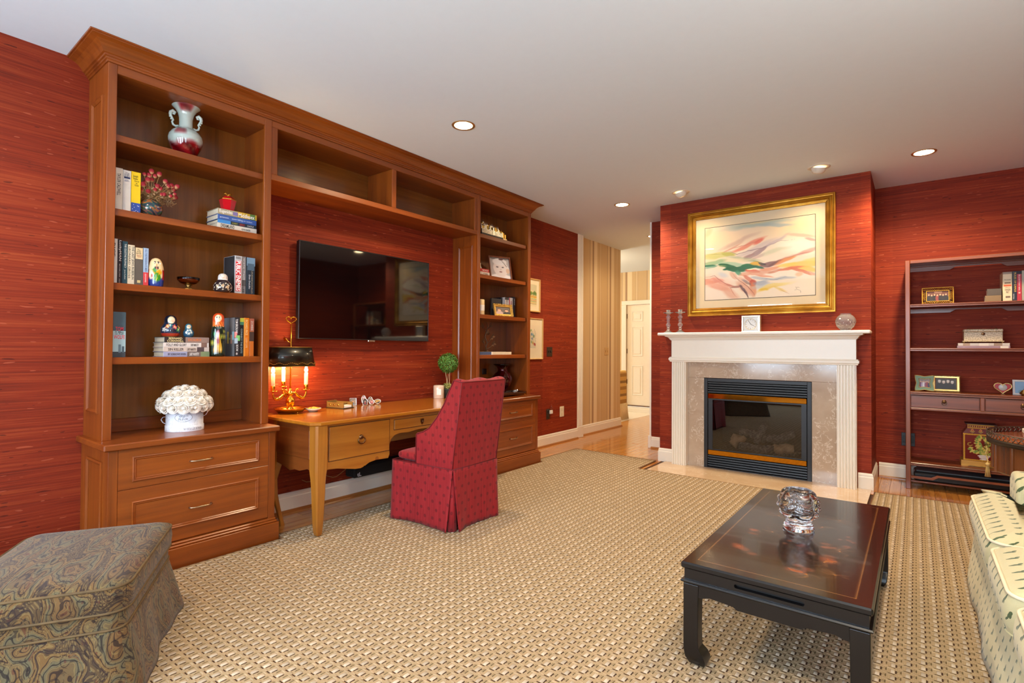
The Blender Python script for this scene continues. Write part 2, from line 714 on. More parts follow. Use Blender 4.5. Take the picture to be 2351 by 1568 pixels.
def carpet_mat(name, loops=False):
    t = NT(name)
    x = t.xyz()
    n1 = t.noise(t.obj((1, 1, 1)), 260, 2)[0]
    n2 = t.noise(t.obj((1, 1, 1)), 9, 2)[0]
    if loops:
        oi = t.n('ShaderNodeAttribute', attribute_name='Col')
        col = t.mix(t.math('MULTIPLY', n1, 0.35), oi.outputs['Color'], lin('8a7250'))
        t.base(col)
    else:
        fu = t.math('FRACT', t.math('DIVIDE', x[0], 0.048))
        fv = t.math('FRACT', t.math('DIVIDE', x[1], 0.050))

        def bx(a, b, c, d):
            m = t.math('MULTIPLY', t.math('GREATER_THAN', fu, a), t.math('LESS_THAN', fu, b))
            return t.math('MULTIPLY', m, t.math('MULTIPLY', t.math('GREATER_THAN', fv, c), t.math('LESS_THAN', fv, d)))
        ribs = t.math('SINE', t.math('MULTIPLY', x[0], 2 * PI / 0.006))
        col = t.mix(t.math('MULTIPLY_ADD', ribs, 0.3, 0.5), lin('927c5c'), lin('ab9574'))
        col = t.mix(t.math('MULTIPLY', n1, 0.4), col, lin('b9a486'))
        dark = t.math('MAXIMUM', bx(0.565, 0.68, 0.34, 0.80), bx(0.06, 0.56, 0.13, 0.23))
        dk2 = t.math('MAXIMUM', bx(0.90, 1.0, 0.50, 0.92), bx(0.68, 0.90, 0.62, 0.70))
        col = t.mix(t.math('MULTIPLY', dark, 0.95), col, lin('35201a'))
        col = t.mix(t.math('MULTIPLY', dk2, 0.8), col, lin('4d4026'))
        t.base(col)
    t.set(Roughness=0.95, Specular_IOR_Level=0.1)
    t.bump(n1, 0.3, 0.002)
    return t.m


def marble(name, c1, c2, vein, rough=0.12, sc=3.0):
    t = NT(name)
    v = t.obj((sc, sc, sc))
    n = t.noise(v, 1.2, 5, 0.6, 0.4)[0]
    col = t.ramp(n, [(0.3, lin(c1)), (0.7, lin(c2))])
    w = t.noise(v, 3.4, 6, 0.62, 1.6)[0]
    ve = t.math('MULTIPLY', t.math('LESS_THAN', t.math('ABSOLUTE', t.math('SUBTRACT', w, 0.5)), 0.011), t.math('GREATER_THAN', t.noise(v, 2.1, 2)[0], 0.5))
    col = t.mix(t.math('MULTIPLY', ve, 0.75), col, lin(vein))
    t.base(col)
    t.set(Roughness=rough)
    return t.m


RED = grasscloth()
STRIPE = stripes()
CEILM = plain('ceiling_paint', 'dde9f0', 0.8, vary=0.004)
TRIM = plain('white_trim_paint', 'ece5d6', 0.3, vary=0.005)
PLANK = []
FLOORM = wood('oak_floor', 'a9682c', 'd3924a', 'y', 0.16, 0.4, 9)
SUBF = plain('floor_joint', '4a2a12', 0.6)
SHOE = wood('oak_shoe', '8e5626', 'b0743a', 'y', 0.35, 0.2, 12)
MAR = marble('taupe_marble', 'a8927c', 'bba791', 'e3d8c8')
HEA = marble('cream_marble', 'c9ab88', 'd6bc9c', 'e4d2b8', 0.1, 2.2)
PCH = lambda ax: wood('cherry_' + ax, '602606', '944a12', ax, 0.34, 0.2, 9)
CHX, CHY, CHZ = PCH('x'), PCH('y'), PCH('z')
CHB = wood('cherry_back', '5c3008', '88501a', 'z', 0.3, 0.25, 9, planks=('y', 0.13))
CHBY = wood('cherry_back_wide', '5c3008', '88501a', 'y', 0.25, 0.3, 9)
GOLD = plain('brass', 'd9a441', 0.22, 1.0, vary=0.05)
BRONZE = plain('dark_bronze', '6e5137', 0.35, 1.0)
SILVER = plain('silver', 'd8d4cc', 0.25, 1.0)
BLACK = plain('black_satin', '17161a', 0.35)
BLACKM = plain('black_metal', '242226', 0.45, 0.4)
PRINT = vcol('printed', 0.45)
PRINTG = vcol('glazed_paint', 0.12, 0.5)
PAPER = plain('page_edges', 'd9ccb4', 0.8)
CRYST = glass('crystal')
CRYST.node_tree.nodes['Principled BSDF'].inputs['Transmission Weight'].default_value = 0.82
PANE = pane('clear_pane')

# ================================================================== the room
rm = MB()
rm.box(-8.4, 1.6, -2.3, 10.8, -0.12, -0.006)
floor = struct(rm.build('floor', SUBF))
ran = random.Random(3)
PM = {}


def plank(L, w=0.082):
    k = (round(L, 2), w)
    if k not in PM:
        b = MB().box(0, w - 0.0014, 0, L - 0.0014, -0.008, 0.0, 0.0012)
        me = b.mesh('plank')
        me.materials.append(PLM)
        PM[k] = me
    return PM[k]


def plank_mat():
    t = NT('oak_plank')
    oi = t.n('ShaderNodeObjectInfo')
    tc = t.n('ShaderNodeTexCoord')
    off = t.math('MULTIPLY', oi.outputs['Random'], 40.0)
    q = t.n('ShaderNodeSeparateXYZ')
    t.l(tc.outputs['Object'], q.inputs[0])
    v = t.comb(t.math('ADD', t.math('MULTIPLY', q.outputs[0], 30), off), t.math('MULTIPLY', q.outputs[1], 1.4), off)
    n = t.noise(v, 1.0, 5, 0.6, 0.5)[0]
    col = t.ramp(n, [(0.3, lin('a8672a')), (0.7, lin('d0914a'))])
    g = t.math('ADD', 0.88, t.math('MULTIPLY', oi.outputs['Random'], 0.24))
    col = t.mix(1.0, col, t.comb(g, g, g), 'MULTIPLY')
    t.base(col)
    t.set(Roughness=0.14, Coat_Weight=0.4, Coat_Roughness=0.08)
    return t.m


PLM = plank_mat()


def lay(x0, x1, y0, y1, lens):
    n = int(round((x1 - x0) / 0.082))
    for i in range(n):
        y = y0
        k = ran.randrange(len(lens))
        first = True
        while y < y1 - 0.02:
            L = lens[k % len(lens)] * (0.6 if first and i % 2 else 1.0)
            L = min(L, y1 - y)
            L = round(L, 2)
            if L < 0.02:
                break
            o = link('plank', plank(L), None, floor)
            o.location = (x0 + i * 0.082, y, 0)
            y += L
            k += 1
            first = False


lay(-3.87, -3.37, 1.80, 4.04, (0.9, 1.2, 0.7))
lay(-3.96, -2.32, 4.86, 6.7, (0.95, 1.25))
lay(-4.14, -2.62, 6.7, 9.9, (1.3, 1.7))
lay(-0.36, 1.42, 5.70, 6.55, (0.85,))
b = MB().box(-8.4, -4.14, 6.7, 10.45, -0.01, 0.002)
struct(b.build('floor_tile', plain('white_floor_tile', 'efe4d2', 0.2, vary=0.01)))

struct(MB().box(-8.4, 1.6, -2.3, 10.8, CE, CE + 0.1).build('ceiling', CEILM))
struct(MB().box(XW - 0.12, XW, YBK - 0.1, 6.58, 0, CE).build('wall_left', RED))
b = MB()
xs = [XW - 0.12] + [q for w in WINS for q in w] + [XR + 0.12]
for i in range(0, len(xs), 2):
    b.box(xs[i], xs[i + 1], YBK - 0.1, YBK, 0, CE)
for a, c in WINS:
    b.box(a, c, YBK - 0.1, YBK, 0, WZ[0])
    b.box(a, c, YBK - 0.1, YBK, WZ[1], CE)
struct(b.build('wall_back', RED))
b = MB()
b.box(XR, XR + 0.12, YBK, -1.1, 0, CE).box(XR, XR + 0.12, 0.0, YF + 0.1, 0, CE)
b.box(XR, XR + 0.12, -1.1, 0, 0, WZ[0]).box(XR, XR + 0.12, -1.1, 0, WZ[1], CE)
struct(b.build('wall_right', RED))
struct(MB().box(-0.325, XR, YF, YF + 0.12, 0, CE).build('wall_front', RED))
struct(MB().box(-2.735, -2.345, YF, YF + 0.12, 0, CE).build('wall_recess', RED))
b = MB()
b.box(-2.345, -1.83, YBR, YF + 0.12, 0, CE).box(-0.81, -0.325, YBR, YF + 0.12, 0, CE)
b.box(-1.83, -0.81, YBR, YF + 0.12, 0.975, CE).box(-1.83, -0.81, YBR + 0.55, YF + 0.12, 0, 0.975)
struct(b.build('wall_chimney', RED))
# hall
struct(MB().box(-4.06, -3.93, 6.74, 8.09, 0, CE).build('wall_hall_left', STRIPE))
struct(MB().box(-8.4, -4.06, 6.6, 6.74, 0, CE).build('wall_foyer_side', STRIPE))
struct(MB().box(-2.60, -2.48, 6.67, 10.45, 0, CE).build('wall_hall_right', STRIPE))
b = MB().box(-8.4, -4.93, 10.45, 10.57, 0, CE).box(-4.03, -2.4, 10.45, 10.57, 0, CE).box(-4.93, -4.03, 10.45, 10.57, 2.24, CE)
struct(b.build('wall_hall_far', STRIPE))
b = MB().box(-8.3, -8.2, 6.74, 8.5, 0, CE).box(-8.3, -8.2, 10.1, 10.45, 0, CE).box(-8.3, -8.2, 8.5, 10.1, 0, 0.8).box(-8.3, -8.2, 8.5, 10.1, 2.5, CE)
struct(b.build('wall_foyer_end', STRIPE))


def window(n, axis, a0, a1, at, depth, z0, z1):
    """frame, sash bars and pane in an opening; axis 'x': the opening runs along x at y = at"""
    def bx(m, p0, p1, q0, q1, r0, r1):
        return m.box(p0, p1, q0, q1, r0, r1) if axis == 'x' else m.box(q0, q1, p0, p1, r0, r1)
    d0, d1 = at - depth / 2, at + depth / 2
    m = MB()
    for p in ((a0, a0 + 0.05), (a1 - 0.05, a1)):
        bx(m, p[0], p[1], d0, d1, z0, z1)
    bx(m, a0, a1, d0, d1, z0, z0 + 0.05)
    bx(m, a0, a1, d0, d1, z1 - 0.05, z1)
    zc = (z0 + z1) / 2
    bx(m, a0 + 0.05, a1 - 0.05, at - 0.02, at + 0.02, zc - 0.025, zc + 0.025)
    w = struct(m.build('window_%d' % n, TRIM))
    m = MB()
    for k in (1, 2):
        p = a0 + (a1 - a0) * k / 3
        bx(m, p - 0.009, p + 0.009, at - 0.012, at + 0.012, z0 + 0.05, zc - 0.025).sm
        bx(m, p - 0.009, p + 0.009, at - 0.012, at + 0.012, zc + 0.025, z1 - 0.05)
    m.build('sash_bars', TRIM, w)
    m = MB()
    bx(m, a0 + 0.05, a1 - 0.05, at - 0.002, at + 0.002, z0 + 0.05, z1 - 0.05)
    m.build('pane', PANE, w)


for i, (a, c) in enumerate(WINS):
    window(i + 1, 'x', a, c, YBK - 0.05, 0.12, *WZ)
window(4, 'y', -1.1, 0.0, XR + 0.06, 0.14, *WZ)
window(5, 'y', 8.5, 10.1, -8.25, 0.12, 0.8, 2.5)

# baseboards: profile (d, z) swept along the wall foot
BB = [(0, 0), (0.016, 0), (0.016, 0.112), (0.012, 0.12), (0.012, 0.135), (0.006, 0.147), (0, 0.15)]
SH = [(0.016, 0), (0.032, 0), (0.030, 0.012), (0.022, 0.02), (0.016, 0.021)]


def baseboard(name, path, shoe=True, out=1):
    o = struct(MB().sweep(path, BB, out=out).build(name, TRIM))
    if shoe:
        MB().sweep(path, SH, out=out).build('shoe_moulding', SHOE, o)
    return o


baseboard('baseboard_left', [(XW, 1.85), (XW, 3.985)])
baseboard('baseboard_left_front', [(XW, -2.0), (XW, 0.87)])
baseboard('baseboard_left_rear', [(XW, 4.93), (XW, 6.575)])
baseboard('baseboard_recess', [(-2.735, YF), (-2.345, YF)])
baseboard('baseboard_chimney_left', [(-2.345, YF - 0.02), (-2.345, YBR), (-2.175, YBR)], shoe=False)
baseboard('baseboard_chimney_right', [(-0.428, YBR), (-0.325, YBR), (-0.325, YF - 0.02)], shoe=False)
baseboard('baseboard_front', [(-0.30, YF), (XR, YF)])
baseboard('baseboard_right', [(XR, 6.5), (XR, -2.0)])
baseboard('baseboard_back', [(XR, YBK), (XW, YBK)])
baseboard('baseboard_hall', [(-3.93, 6.745), (-3.93, 8.09), (-4.06, 8.09)])
struct(MB().sweep([(-5.03, 10.45), (-8.2, 10.45)], BB, out=-1).build('baseboard_hall_far', TRIM))
# white pilaster casings at the opening to the hall
b = MB().box(-3.99, -3.868, 6.575, 6.74, 0.16, CE)
for k in range(3):
    y = 6.605 + k * 0.045
    b.box(-3.868, -3.862, y, y + 0.028, 0.17, CE)
b.box(-3.99, -3.858, 6.57, 6.745, 0, 0.16, 0.004)
struct(b.build('trim_1', TRIM))
b = MB().box(-2.757, -2.735, YF - 0.012, YF + 0.13, 0.16, CE).box(-2.775, -2.73, YF - 0.022, YF + 0.135, 0, 0.16, 0.004)
struct(b.build('trim_2', TRIM))
# far hall door: casing, leaf with six raised panels, hinges, step
b = MB().box(-5.035, -4.93, 10.42, 10.45, 0.08, 2.24, 0.006).box(-4.03, -3.925, 10.42, 10.45, 0.08, 2.24, 0.006).box(-5.035, -3.925, 10.42, 10.45, 2.24, 2.33, 0.008)
struct(b.build('trim_3', TRIM))
struct(MB().box(-5.04, -3.9, 10.06, 10.45, 0, 0.08, 0.004).build('trim_4', TRIM))
door = struct(MB().box(-4.925, -4.035, 10.47, 10.51, 0.10, 2.235).build('door_1', plain('door_paint', 'efe3d0', 0.35, vary=0.01)))
for cx in (-4.69, -4.27):
    for z0, z1 in ((1.88, 2.10), (1.14, 1.77), (0.31, 0.945)):
        m = MB().frame((cx - 0.125, 10.47, z0), (1, 0, 0), (0, 0, 1), (0, -1, 0), 0.25, z1 - z0, [(0, 0.001), (0.012, 0.010), (0.03, -0.004), (0.03, 0.001)])
        m.box(cx - 0.07, cx + 0.07, 10.462, 10.47, z0 + 0.055, z1 - 0.055, 0.006)
        m.build('panel', TRIM, door)
for z in (0.55, 1.2, 1.95):
    MB().box(-4.935, -4.918, 10.455, 10.47, z, z + 0.1).build('hinge', BRONZE, door)
MB().box(-4.925, -4.035, 10.455, 10.47, 0.08, 0.10).build('threshold', BRONZE, door)

# ------------------------------------------------------------------ carpet
RUG = [(-3.335, -1.8), (-3.335, 1.85), (-3.43, 1.85), (-3.43, 3.975), (-3.335, 3.975), (-3.335, 4.915), (-3.44, 4.915), (-3.44, 5.835), (-2.365, 5.785),
       (-2.355, 5.285), (-0.30, 5.215), (-0.295, 5.745), (1.25, 5.79), (1.25, -1.8)]
rug = thing('area_rug', 'large beige and brown woven rug laid over the whole floor around the desk and hearth', 'rug', (0, 0, 0))
CARPB, CARPL = carpet_mat('rug_backing'), carpet_mat('rug_loops', True)
MB().prism(RUG, 'z', 0.0006, 0.012).build('rug_base', CARPB, rug)
BIND = plain('rug_binding', '6b4426', 0.8)
m = MB()
pr_ = [Vector((p[0], p[1])) for p in RUG]
for i in range(len(pr_)):
    a, c = pr_[i], pr_[(i + 1) % len(pr_)]
    m.tube([(a.x, a.y, 0.0075), (c.x, c.y, 0.0075)], 0.0065, 6)
m.build('rug_binding', BIND, rug, kind='stuff')


def inside(px, py):
    r = np.zeros(px.shape, bool)
    n = len(RUG)
    for i in range(n):
        (x0, y0), (x1, y1) = RUG[i], RUG[(i + 1) % n]
        c = ((y0 > py) != (y1 > py)) & (px < (x1 - x0) * (py - y0) / ((y1 - y0) if y1 != y0 else 1e-9) + x0)
        r ^= c
    return r


def loops():
    cu, cv = 0.048, 0.050
    I, J = np.meshgrid(np.arange(-71, 26), np.arange(4, 116))
    I, J = I.ravel(), J.ravel()
    # (u0, u1, v0, v1, height, colour)
    KINDS = [(0.26, 0.56, 0.26, 0.86, 0.0040, (0.75, 0.69, 0.61)), (-0.02, 0.52, -0.10, 0.10, 0.0022, (0.69, 0.61, 0.49)),
             (0.74, 0.88, 0.46, 0.92, 0.0018, (0.64, 0.56, 0.44)), (0.72, 1.14, 0.14, 0.30, 0.0014, (0.67, 0.58, 0.46))]
    allP, allF, allC = [], [], []
    base = 0
    r = np.random.default_rng(5)
    for u0, u1, v0, v1, hh, c in KINDS:
        x0, x1, y0, y1 = (I + u0) * cu, (I + u1) * cu, (J + v0) * cv, (J + v1) * cv
        ok = inside(x0 - 0.006, y0 - 0.006) & inside(x1 + 0.006, y1 + 0.006) & inside(x0 - 0.006, y1 + 0.006) & inside(x1 + 0.006, y0 - 0.006)
        ok &= (y0 > 0.2)
        x0, x1, y0, y1 = x0[ok], x1[ok], y0[ok], y1[ok]
        n = len(x0)
        jit = (r.random((n, 4)) - 0.5) * 0.0022
        x0, x1, y0, y1 = x0 + jit[:, 0], x1 + jit[:, 1], y0 + jit[:, 2], y1 + jit[:, 3]
        h = 0.0118 + hh * (0.85 + 0.3 * r.random(n))
        ix, iy = (x1 - x0) * 0.22, (y1 - y0) * 0.16
        zb = np.full(n, 0.0115)
        P = np.stack([np.stack(q, -1) for q in ((x0, y0, zb), (x1, y0, zb), (x1, y1, zb), (x0, y1, zb),
                                                (x0 + ix, y0 + iy, h), (x1 - ix, y0 + iy, h), (x1 - ix, y1 - iy, h), (x0 + ix, y1 - iy, h))], 1)
        F = np.array([(4, 5, 6, 7), (0, 1, 5, 4), (1, 2, 6, 5), (2, 3, 7, 6), (3, 0, 4, 7)])
        F = (F[None] + (base + np.arange(n) * 8)[:, None, None]).reshape(-1, 4)
        g = (0.90 + 0.16 * r.random(n))[:, None, None]
        C = np.ones((n, 8, 3)) * np.array(c) * g
        allP.append(P.reshape(-1, 3))
        allF.append(F)
        allC.append(C.reshape(-1, 3))
        base += n * 8
    P, F, C = np.concatenate(allP), np.concatenate(allF), np.concatenate(allC)
    me = bpy.data.meshes.new('woven_loops')
    me.vertices.add(len(P))
    me.vertices.foreach_set('co', P.astype(np.float32).ravel())
    me.loops.add(F.size)
    me.loops.foreach_set('vertex_index', F.astype(np.int32).ravel())
    me.polygons.add(len(F))
    me.polygons.foreach_set('loop_start', np.arange(0, F.size, 4, dtype=np.int32))
    me.update(calc_edges=True)
    me.polygons.foreach_set('use_smooth', [True] * len(F))
    setcol(me, C)
    link('woven_loops', me, CARPL, rug, kind='stuff')


loops()
# ================================================================== built-in wall unit
XU, XL = -3.52, -3.385            # faces of the upper shelves and of the drawer bases
SHELF_Z = (1.214, 1.632, 2.048, 2.466)
CTZ = 0.756


def pull(m, x, y, z, w):
    """bow handle on a face at x"""
    pts = [(x, y - w / 2, z), (x + 0.012, y - w / 2, z), (x + 0.024, y - w / 2 + 0.012, z), (x + 0.027, y - w / 4, z), (x + 0.027, y, z),
           (x + 0.027, y + w / 4, z), (x + 0.024, y + w / 2 - 0.012, z), (x + 0.012, y + w / 2, z), (x, y + w / 2, z)]
    return m.tube(pts, [0.006, 0.005, 0.004, 0.004, 0.0062, 0.004, 0.004, 0.005, 0.006], 8)


def tower(y0, y1, ly0, ly1, label):
    t = thing('bookcase', label, 'bookcase', (XW, (y0 + y1) / 2, 0))
    WL = XW + 0.002
    # upper part
    for ya, yb, out in ((y0, y0 + 0.024, y0), (y1 - 0.024, y1, y1)):
        p = MB().box(WL, XU - 0.02, ya, yb, CTZ, 2.846).build('side_panel', CHZ, t)
        s = -1 if out == y0 else 1
        z1 = 2.68 if out == y0 and y0 < 2 else 2.335
        U = (1, 0, 0)
        MB().frame((XW + 0.085, out, 0.90), U, (0, 0, 1), (0, s, 0), 0.20, z1 - 0.90, [(0, 0.0), (0, 0.008), (0.010, 0.012), (0.022, 0.003), (0.022, 0.0)]).build('panel_moulding', CHZ, p)
    MB().box(XU - 0.02, XU, y0, y0 + 0.042, CTZ, 2.846, 0.002).build('stile', CHZ, t)
    MB().box(XU - 0.02, XU, y1 - 0.05, y1, CTZ, 2.846, 0.002).build('stile', CHZ, t)
    MB().box(XU - 0.02, XU - 0.001, y0 + 0.042, y1 - 0.05, 2.796, 2.846, 0.002).build('top_rail', CHY, t)
    MB().box(WL, XU - 0.02, y0 + 0.024, y1 - 0.024, 2.796, 2.816).build('top_panel', CHY, t)
    bp_ = MB().box(WL, WL + 0.012, y0 + 0.024, y1 - 0.024, CTZ, 2.796).build('back_panel', CHB, t)
    MB().box(WL + 0.012, WL + 0.024, y0 + 0.024, y1 - 0.024, CTZ, 0.835, 0.002).build('back_rail', CHY, bp_)
    for z in SHELF_Z:
        MB().box(WL + 0.012, XU - 0.025, y0 + 0.0245, y1 - 0.0245, z - 0.04, z, 0.0025).build('shelf', CHY, t)
    # lower part
    MB().box(WL, -3.355, ly0 - 0.027, ly1 + 0.018, CTZ - 0.036, CTZ, 0.006).build('countertop', CHY, t)
    c = MB().box(WL, XL - 0.012, ly0, ly1, 0.0, CTZ - 0.036)
    c.box(XL - 0.012, XL, ly0, ly0 + 0.043, 0, CTZ - 0.036, 0.001).box(XL - 0.012, XL, ly1 - 0.043, ly1, 0, CTZ - 0.036, 0.001)
    car = c.build('carcass', CHZ, t)
    if y0 < 2:
        MB().frame((XW + 0.13, ly0, 0.17), (1, 0, 0), (0, 0, 1), (0, -1, 0), 0.27, 0.48, [(0, 0), (0, 0.008), (0.01, 0.012), (0.022, 0.003), (0.022, 0)]).build('panel_moulding', CHZ, car)
    b = MB().box(WL, -3.352, ly0 - 0.02, ly1 + 0.016, 0, 0.122, 0.002).box(WL, -3.362, ly0 - 0.012, ly1 + 0.009, 0.122, 0.136, 0.005)
    b.box(WL, -3.370, ly0 - 0.006, ly1 + 0.004, 0.136, 0.15, 0.005)
    b.build('plinth', CHY, t)
    da, db = ly0 + 0.0445, ly1 - 0.0445
    for z0, z1, hz, p0, p1 in ((0.5005, 0.7185, 0.604, 0.536, 0.676), (0.157, 0.4985, 0.331, 0.229, 0.431)):
        d = MB().box(XL - 0.012, XL - 0.001, da, db, z0, z1, 0.0015).build('drawer', CHY, t)
        MB().frame((XL - 0.0012, da + 0.063, p0), (0, 1, 0), (0, 0, 1), (1, 0, 0), db - da - 0.126, p1 - p0,
                   [(0, 0), (0.001, 0.006), (0.007, 0.009), (0.012, 0.004), (0.017, 0.005), (0.022, 0.0)]).build('drawer_moulding', CHY, d)
        pull(MB(), XL - 0.001, (da + db) / 2 - 0.0, hz, 0.118).build('handle', SILVERB, d)
    return t


SILVERB = plain('old_nickel', 'b09a80', 0.3, 1.0)
tower(0.912, 1.84, 0.906, 1.82, 'tall cherry bookcase at left end with vase, dolls and flower box on its shelves')
tower(3.995, 4.92, 3.978, 4.886, 'tall cherry bookcase right of the television, with baby photo and red glass vase')

t = thing('overhead_shelf', 'low open cherry shelf of two empty bays spanning above the television', 'shelf', (XW, 2.917, 2.43))
WL = XW + 0.002
YA, YB_ = 1.8405, 3.9945
MB().box(WL, XU - 0.002, YA, YB_, 2.435, 2.476, 0.002).build('bottom_board', CHY, t)
MB().box(WL, XU - 0.02, YA, YB_, 2.80, 2.82).build('top_board', CHY, t)
MB().box(WL, WL + 0.012, YA, YB_, 2.476, 2.80).build('back_panel', CHBY, t)
MB().box(XU - 0.02, XU - 0.002, YA, YB_, 2.80, 2.846, 0.002).build('top_rail', CHY, t)
for a, c in ((YA, 1.883), (3.948, YB_)):
    MB().box(XU - 0.02, XU - 0.002, a, c, 2.476, 2.80, 0.002).build('stile', CHZ, t)
MB().box(WL + 0.012, XU - 0.002, 2.894, 2.939, 2.476, 2.80, 0.002).build('divider', CHZ, t)
MB().box(WL + 0.012, XU - 0.02, YA, YA + 0.03, 2.476, 2.80).build('end_panel', CHZ, t)
MB().box(WL + 0.012, XU - 0.02, YB_ - 0.03, YB_, 2.476, 2.80).build('end_panel', CHZ, t)

CROWN = [(-0.002, 2.846), (0.006, 2.846), (0.008, 2.856), (0.014, 2.858), (0.015, 2.868), (0.022, 2.870), (0.024, 2.879), (0.032, 2.882), (0.036, 2.890), (0.043, 2.902),
         (0.055, 2.915), (0.071, 2.927), (0.090, 2.934), (0.096, 2.936), (0.097, 2.941), (0.106, 2.942), (0.108, 2.9485), (-0.002, 2.9485)]
t = thing('crown_moulding', 'deep cherry crown moulding running along the top of the whole wall unit', 'moulding', (XU, 2.9, 2.846))
MB().sweep([(XW + 0.002, 0.912), (XU, 0.912), (XU, 4.92), (XW + 0.002, 4.92)], CROWN, out=1).build('moulding_run', CHY, t)

# ================================================================== desk
PINX, PINY, PINZ = (wood('pine_' + a, '844a10', 'b4762a', a, 0.3, 0.3, 7, knots=(a == 'y')) for a in 'xyz')
PINT = wood('pine_top', '7e420e', 'b8741f', 'y', 0.16, 0.5, 6)
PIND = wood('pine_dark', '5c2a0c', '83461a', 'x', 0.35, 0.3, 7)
DZ = 0.785
DR = math.radians(0.8)
desk = thing('writing_desk', 'long antique pine writing desk with cabriole legs under the television', 'desk', (-3.105, 1.93, 0), DR)
DL, DD = 1.965, 0.715            # local: y along the length, x from 0 (front) back to -DD
m = MB()
poly = [(0.0, 0.05), (0.0, DL - 0.05), (-0.03, DL), (-DD, DL), (-DD, 0), (-0.05, 0.0)]
e = 0.008


def shrink(p, q):
    c = Vector((-DD / 2, DL / 2))
    return [((Vector(a) - c).x * (1 - q / (DD / 2)) + c.x, (Vector(a) - c).y * (1 - q / (DL / 2)) + c.y) for a in p]


lo, hi = [(*p, DZ - 0.028) for p in shrink(poly, 0.006)], [(*p, DZ) for p in shrink(poly, 0.006)]
mid1, mid2 = [(*p, DZ - 0.022) for p in poly], [(*p, DZ - 0.006) for p in poly]
n = len(poly)
fs = [tuple(range(n)), tuple(range(3 * n, 4 * n))]
for k in range(3):
    fs += [(k * n + i, k * n + (i + 1) % n, (k + 1) * n + (i + 1) % n, (k + 1) * n + i) for i in range(n)]
m.add(lo + mid1 + mid2 + hi, fs)
m.build('desktop', PINT, desk, local=True)
# front apron: cut to a wavy lower edge, with the knee hole in the middle
fx = -0.035
f_ = lambda y: y
c = DL / 2
half = [(0.10, 0.755), (0.10, 0.45), (0.135, 0.455), (0.20, 0.450), (0.29, 0.432), (0.352, 0.420), (0.395, 0.418), (0.42, 0.424), (0.428, 0.434), (0.432, 0.428), (0.47, 0.446), (0.53, 0.455), (0.60, 0.452),
        (0.645, 0.45), (0.658, 0.48), (0.652, 0.535), (0.668, 0.585), (0.705, 0.615), (0.76, 0.625), (0.84, 0.620), (0.92, 0.628), (c, 0.632)]
poly = half + [(2 * c - y, z) for y, z in half[:-1]][::-1]
MB().prism(poly, 'x', fx - 0.022, fx).build('apron', PINY, desk, local=True)
for s, nm in ((0, 'left'), (1, 'right')):
    y = 0.045 if s == 0 else DL - 0.045
    pl = [(-0.09, 0.755), (-0.09, 0.455), (-0.13, 0.462), (-0.17, 0.450), (-0.22, 0.438), (-0.28, 0.440), (-0.34, 0.425), (-0.40, 0.440), (-0.46, 0.452), (-0.52, 0.46), (-0.52, 0.755)]
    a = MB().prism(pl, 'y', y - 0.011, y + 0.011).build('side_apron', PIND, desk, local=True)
    q = y - 0.013 if s == 0 else y + 0.013
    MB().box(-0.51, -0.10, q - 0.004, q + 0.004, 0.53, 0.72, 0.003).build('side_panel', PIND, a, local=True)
MB().prism([(0.1, 0.755), (0.1, 0.46), (DL - 0.1, 0.46), (DL - 0.1, 0.755)], 'x', -0.55, -0.53).build('back_panel', PINY, desk, local=True)


def cab_leg(x, y, sx, sy, rear=False):
    """square-topped leg: post beside the aprons, then a curve to a slim foot"""
    if rear:
        st = [(0.755, 0.055, 0, 0), (0.47, 0.055, 0, 0), (0.42, 0.056, 0.012, 0.008), (0.33, 0.046, 0.030, 0.02), (0.22, 0.036, 0.022, 0.014), (0.12, 0.029, 0.0, 0.0), (0.04, 0.026, -0.022, -0.012), (0.0, 0.030, -0.030, -0.016)]
    else:
        st = [(0.757, 0.094, 0, 0), (0.52, 0.092, 0, 0), (0.455, 0.090, 0.001, 0.001), (0.43, 0.084, 0.003, 0.003), (0.38, 0.076, 0.005, 0.003), (0.30, 0.070, 0.004, 0.001), (0.20, 0.064, -0.004, -0.004), (0.10, 0.056, -0.012, -0.009), (0.06, 0.050, -0.016, -0.012), (0.03, 0.044, -0.018, -0.014), (0.0178, 0.034, -0.018, -0.014)]
    m = MB()
    vs, fs = [], []
    for z, w, ox, oy in st:
        cxx, cyy = x + sx * ox, y + sy * oy
        h = w / 2
        k = h * 0.72
        vs += [(cxx - h, cyy - k, z), (cxx - k, cyy - h, z), (cxx + k, cyy - h, z), (cxx + h, cyy - k, z), (cxx + h, cyy + k, z), (cxx + k, cyy + h, z), (cxx - k, cyy + h, z), (cxx - h, cyy + k, z)]
    N = len(st)
    for i in range(N - 1):
        for k in range(8):
            fs.append((i * 8 + k, i * 8 + (k + 1) % 8, i * 8 + 8 + (k + 1) % 8, i * 8 + 8 + k))
    fs += [tuple(range(8)), tuple((N - 1) * 8 + k for k in range(8))]
    m.add(vs, fs)
    return m


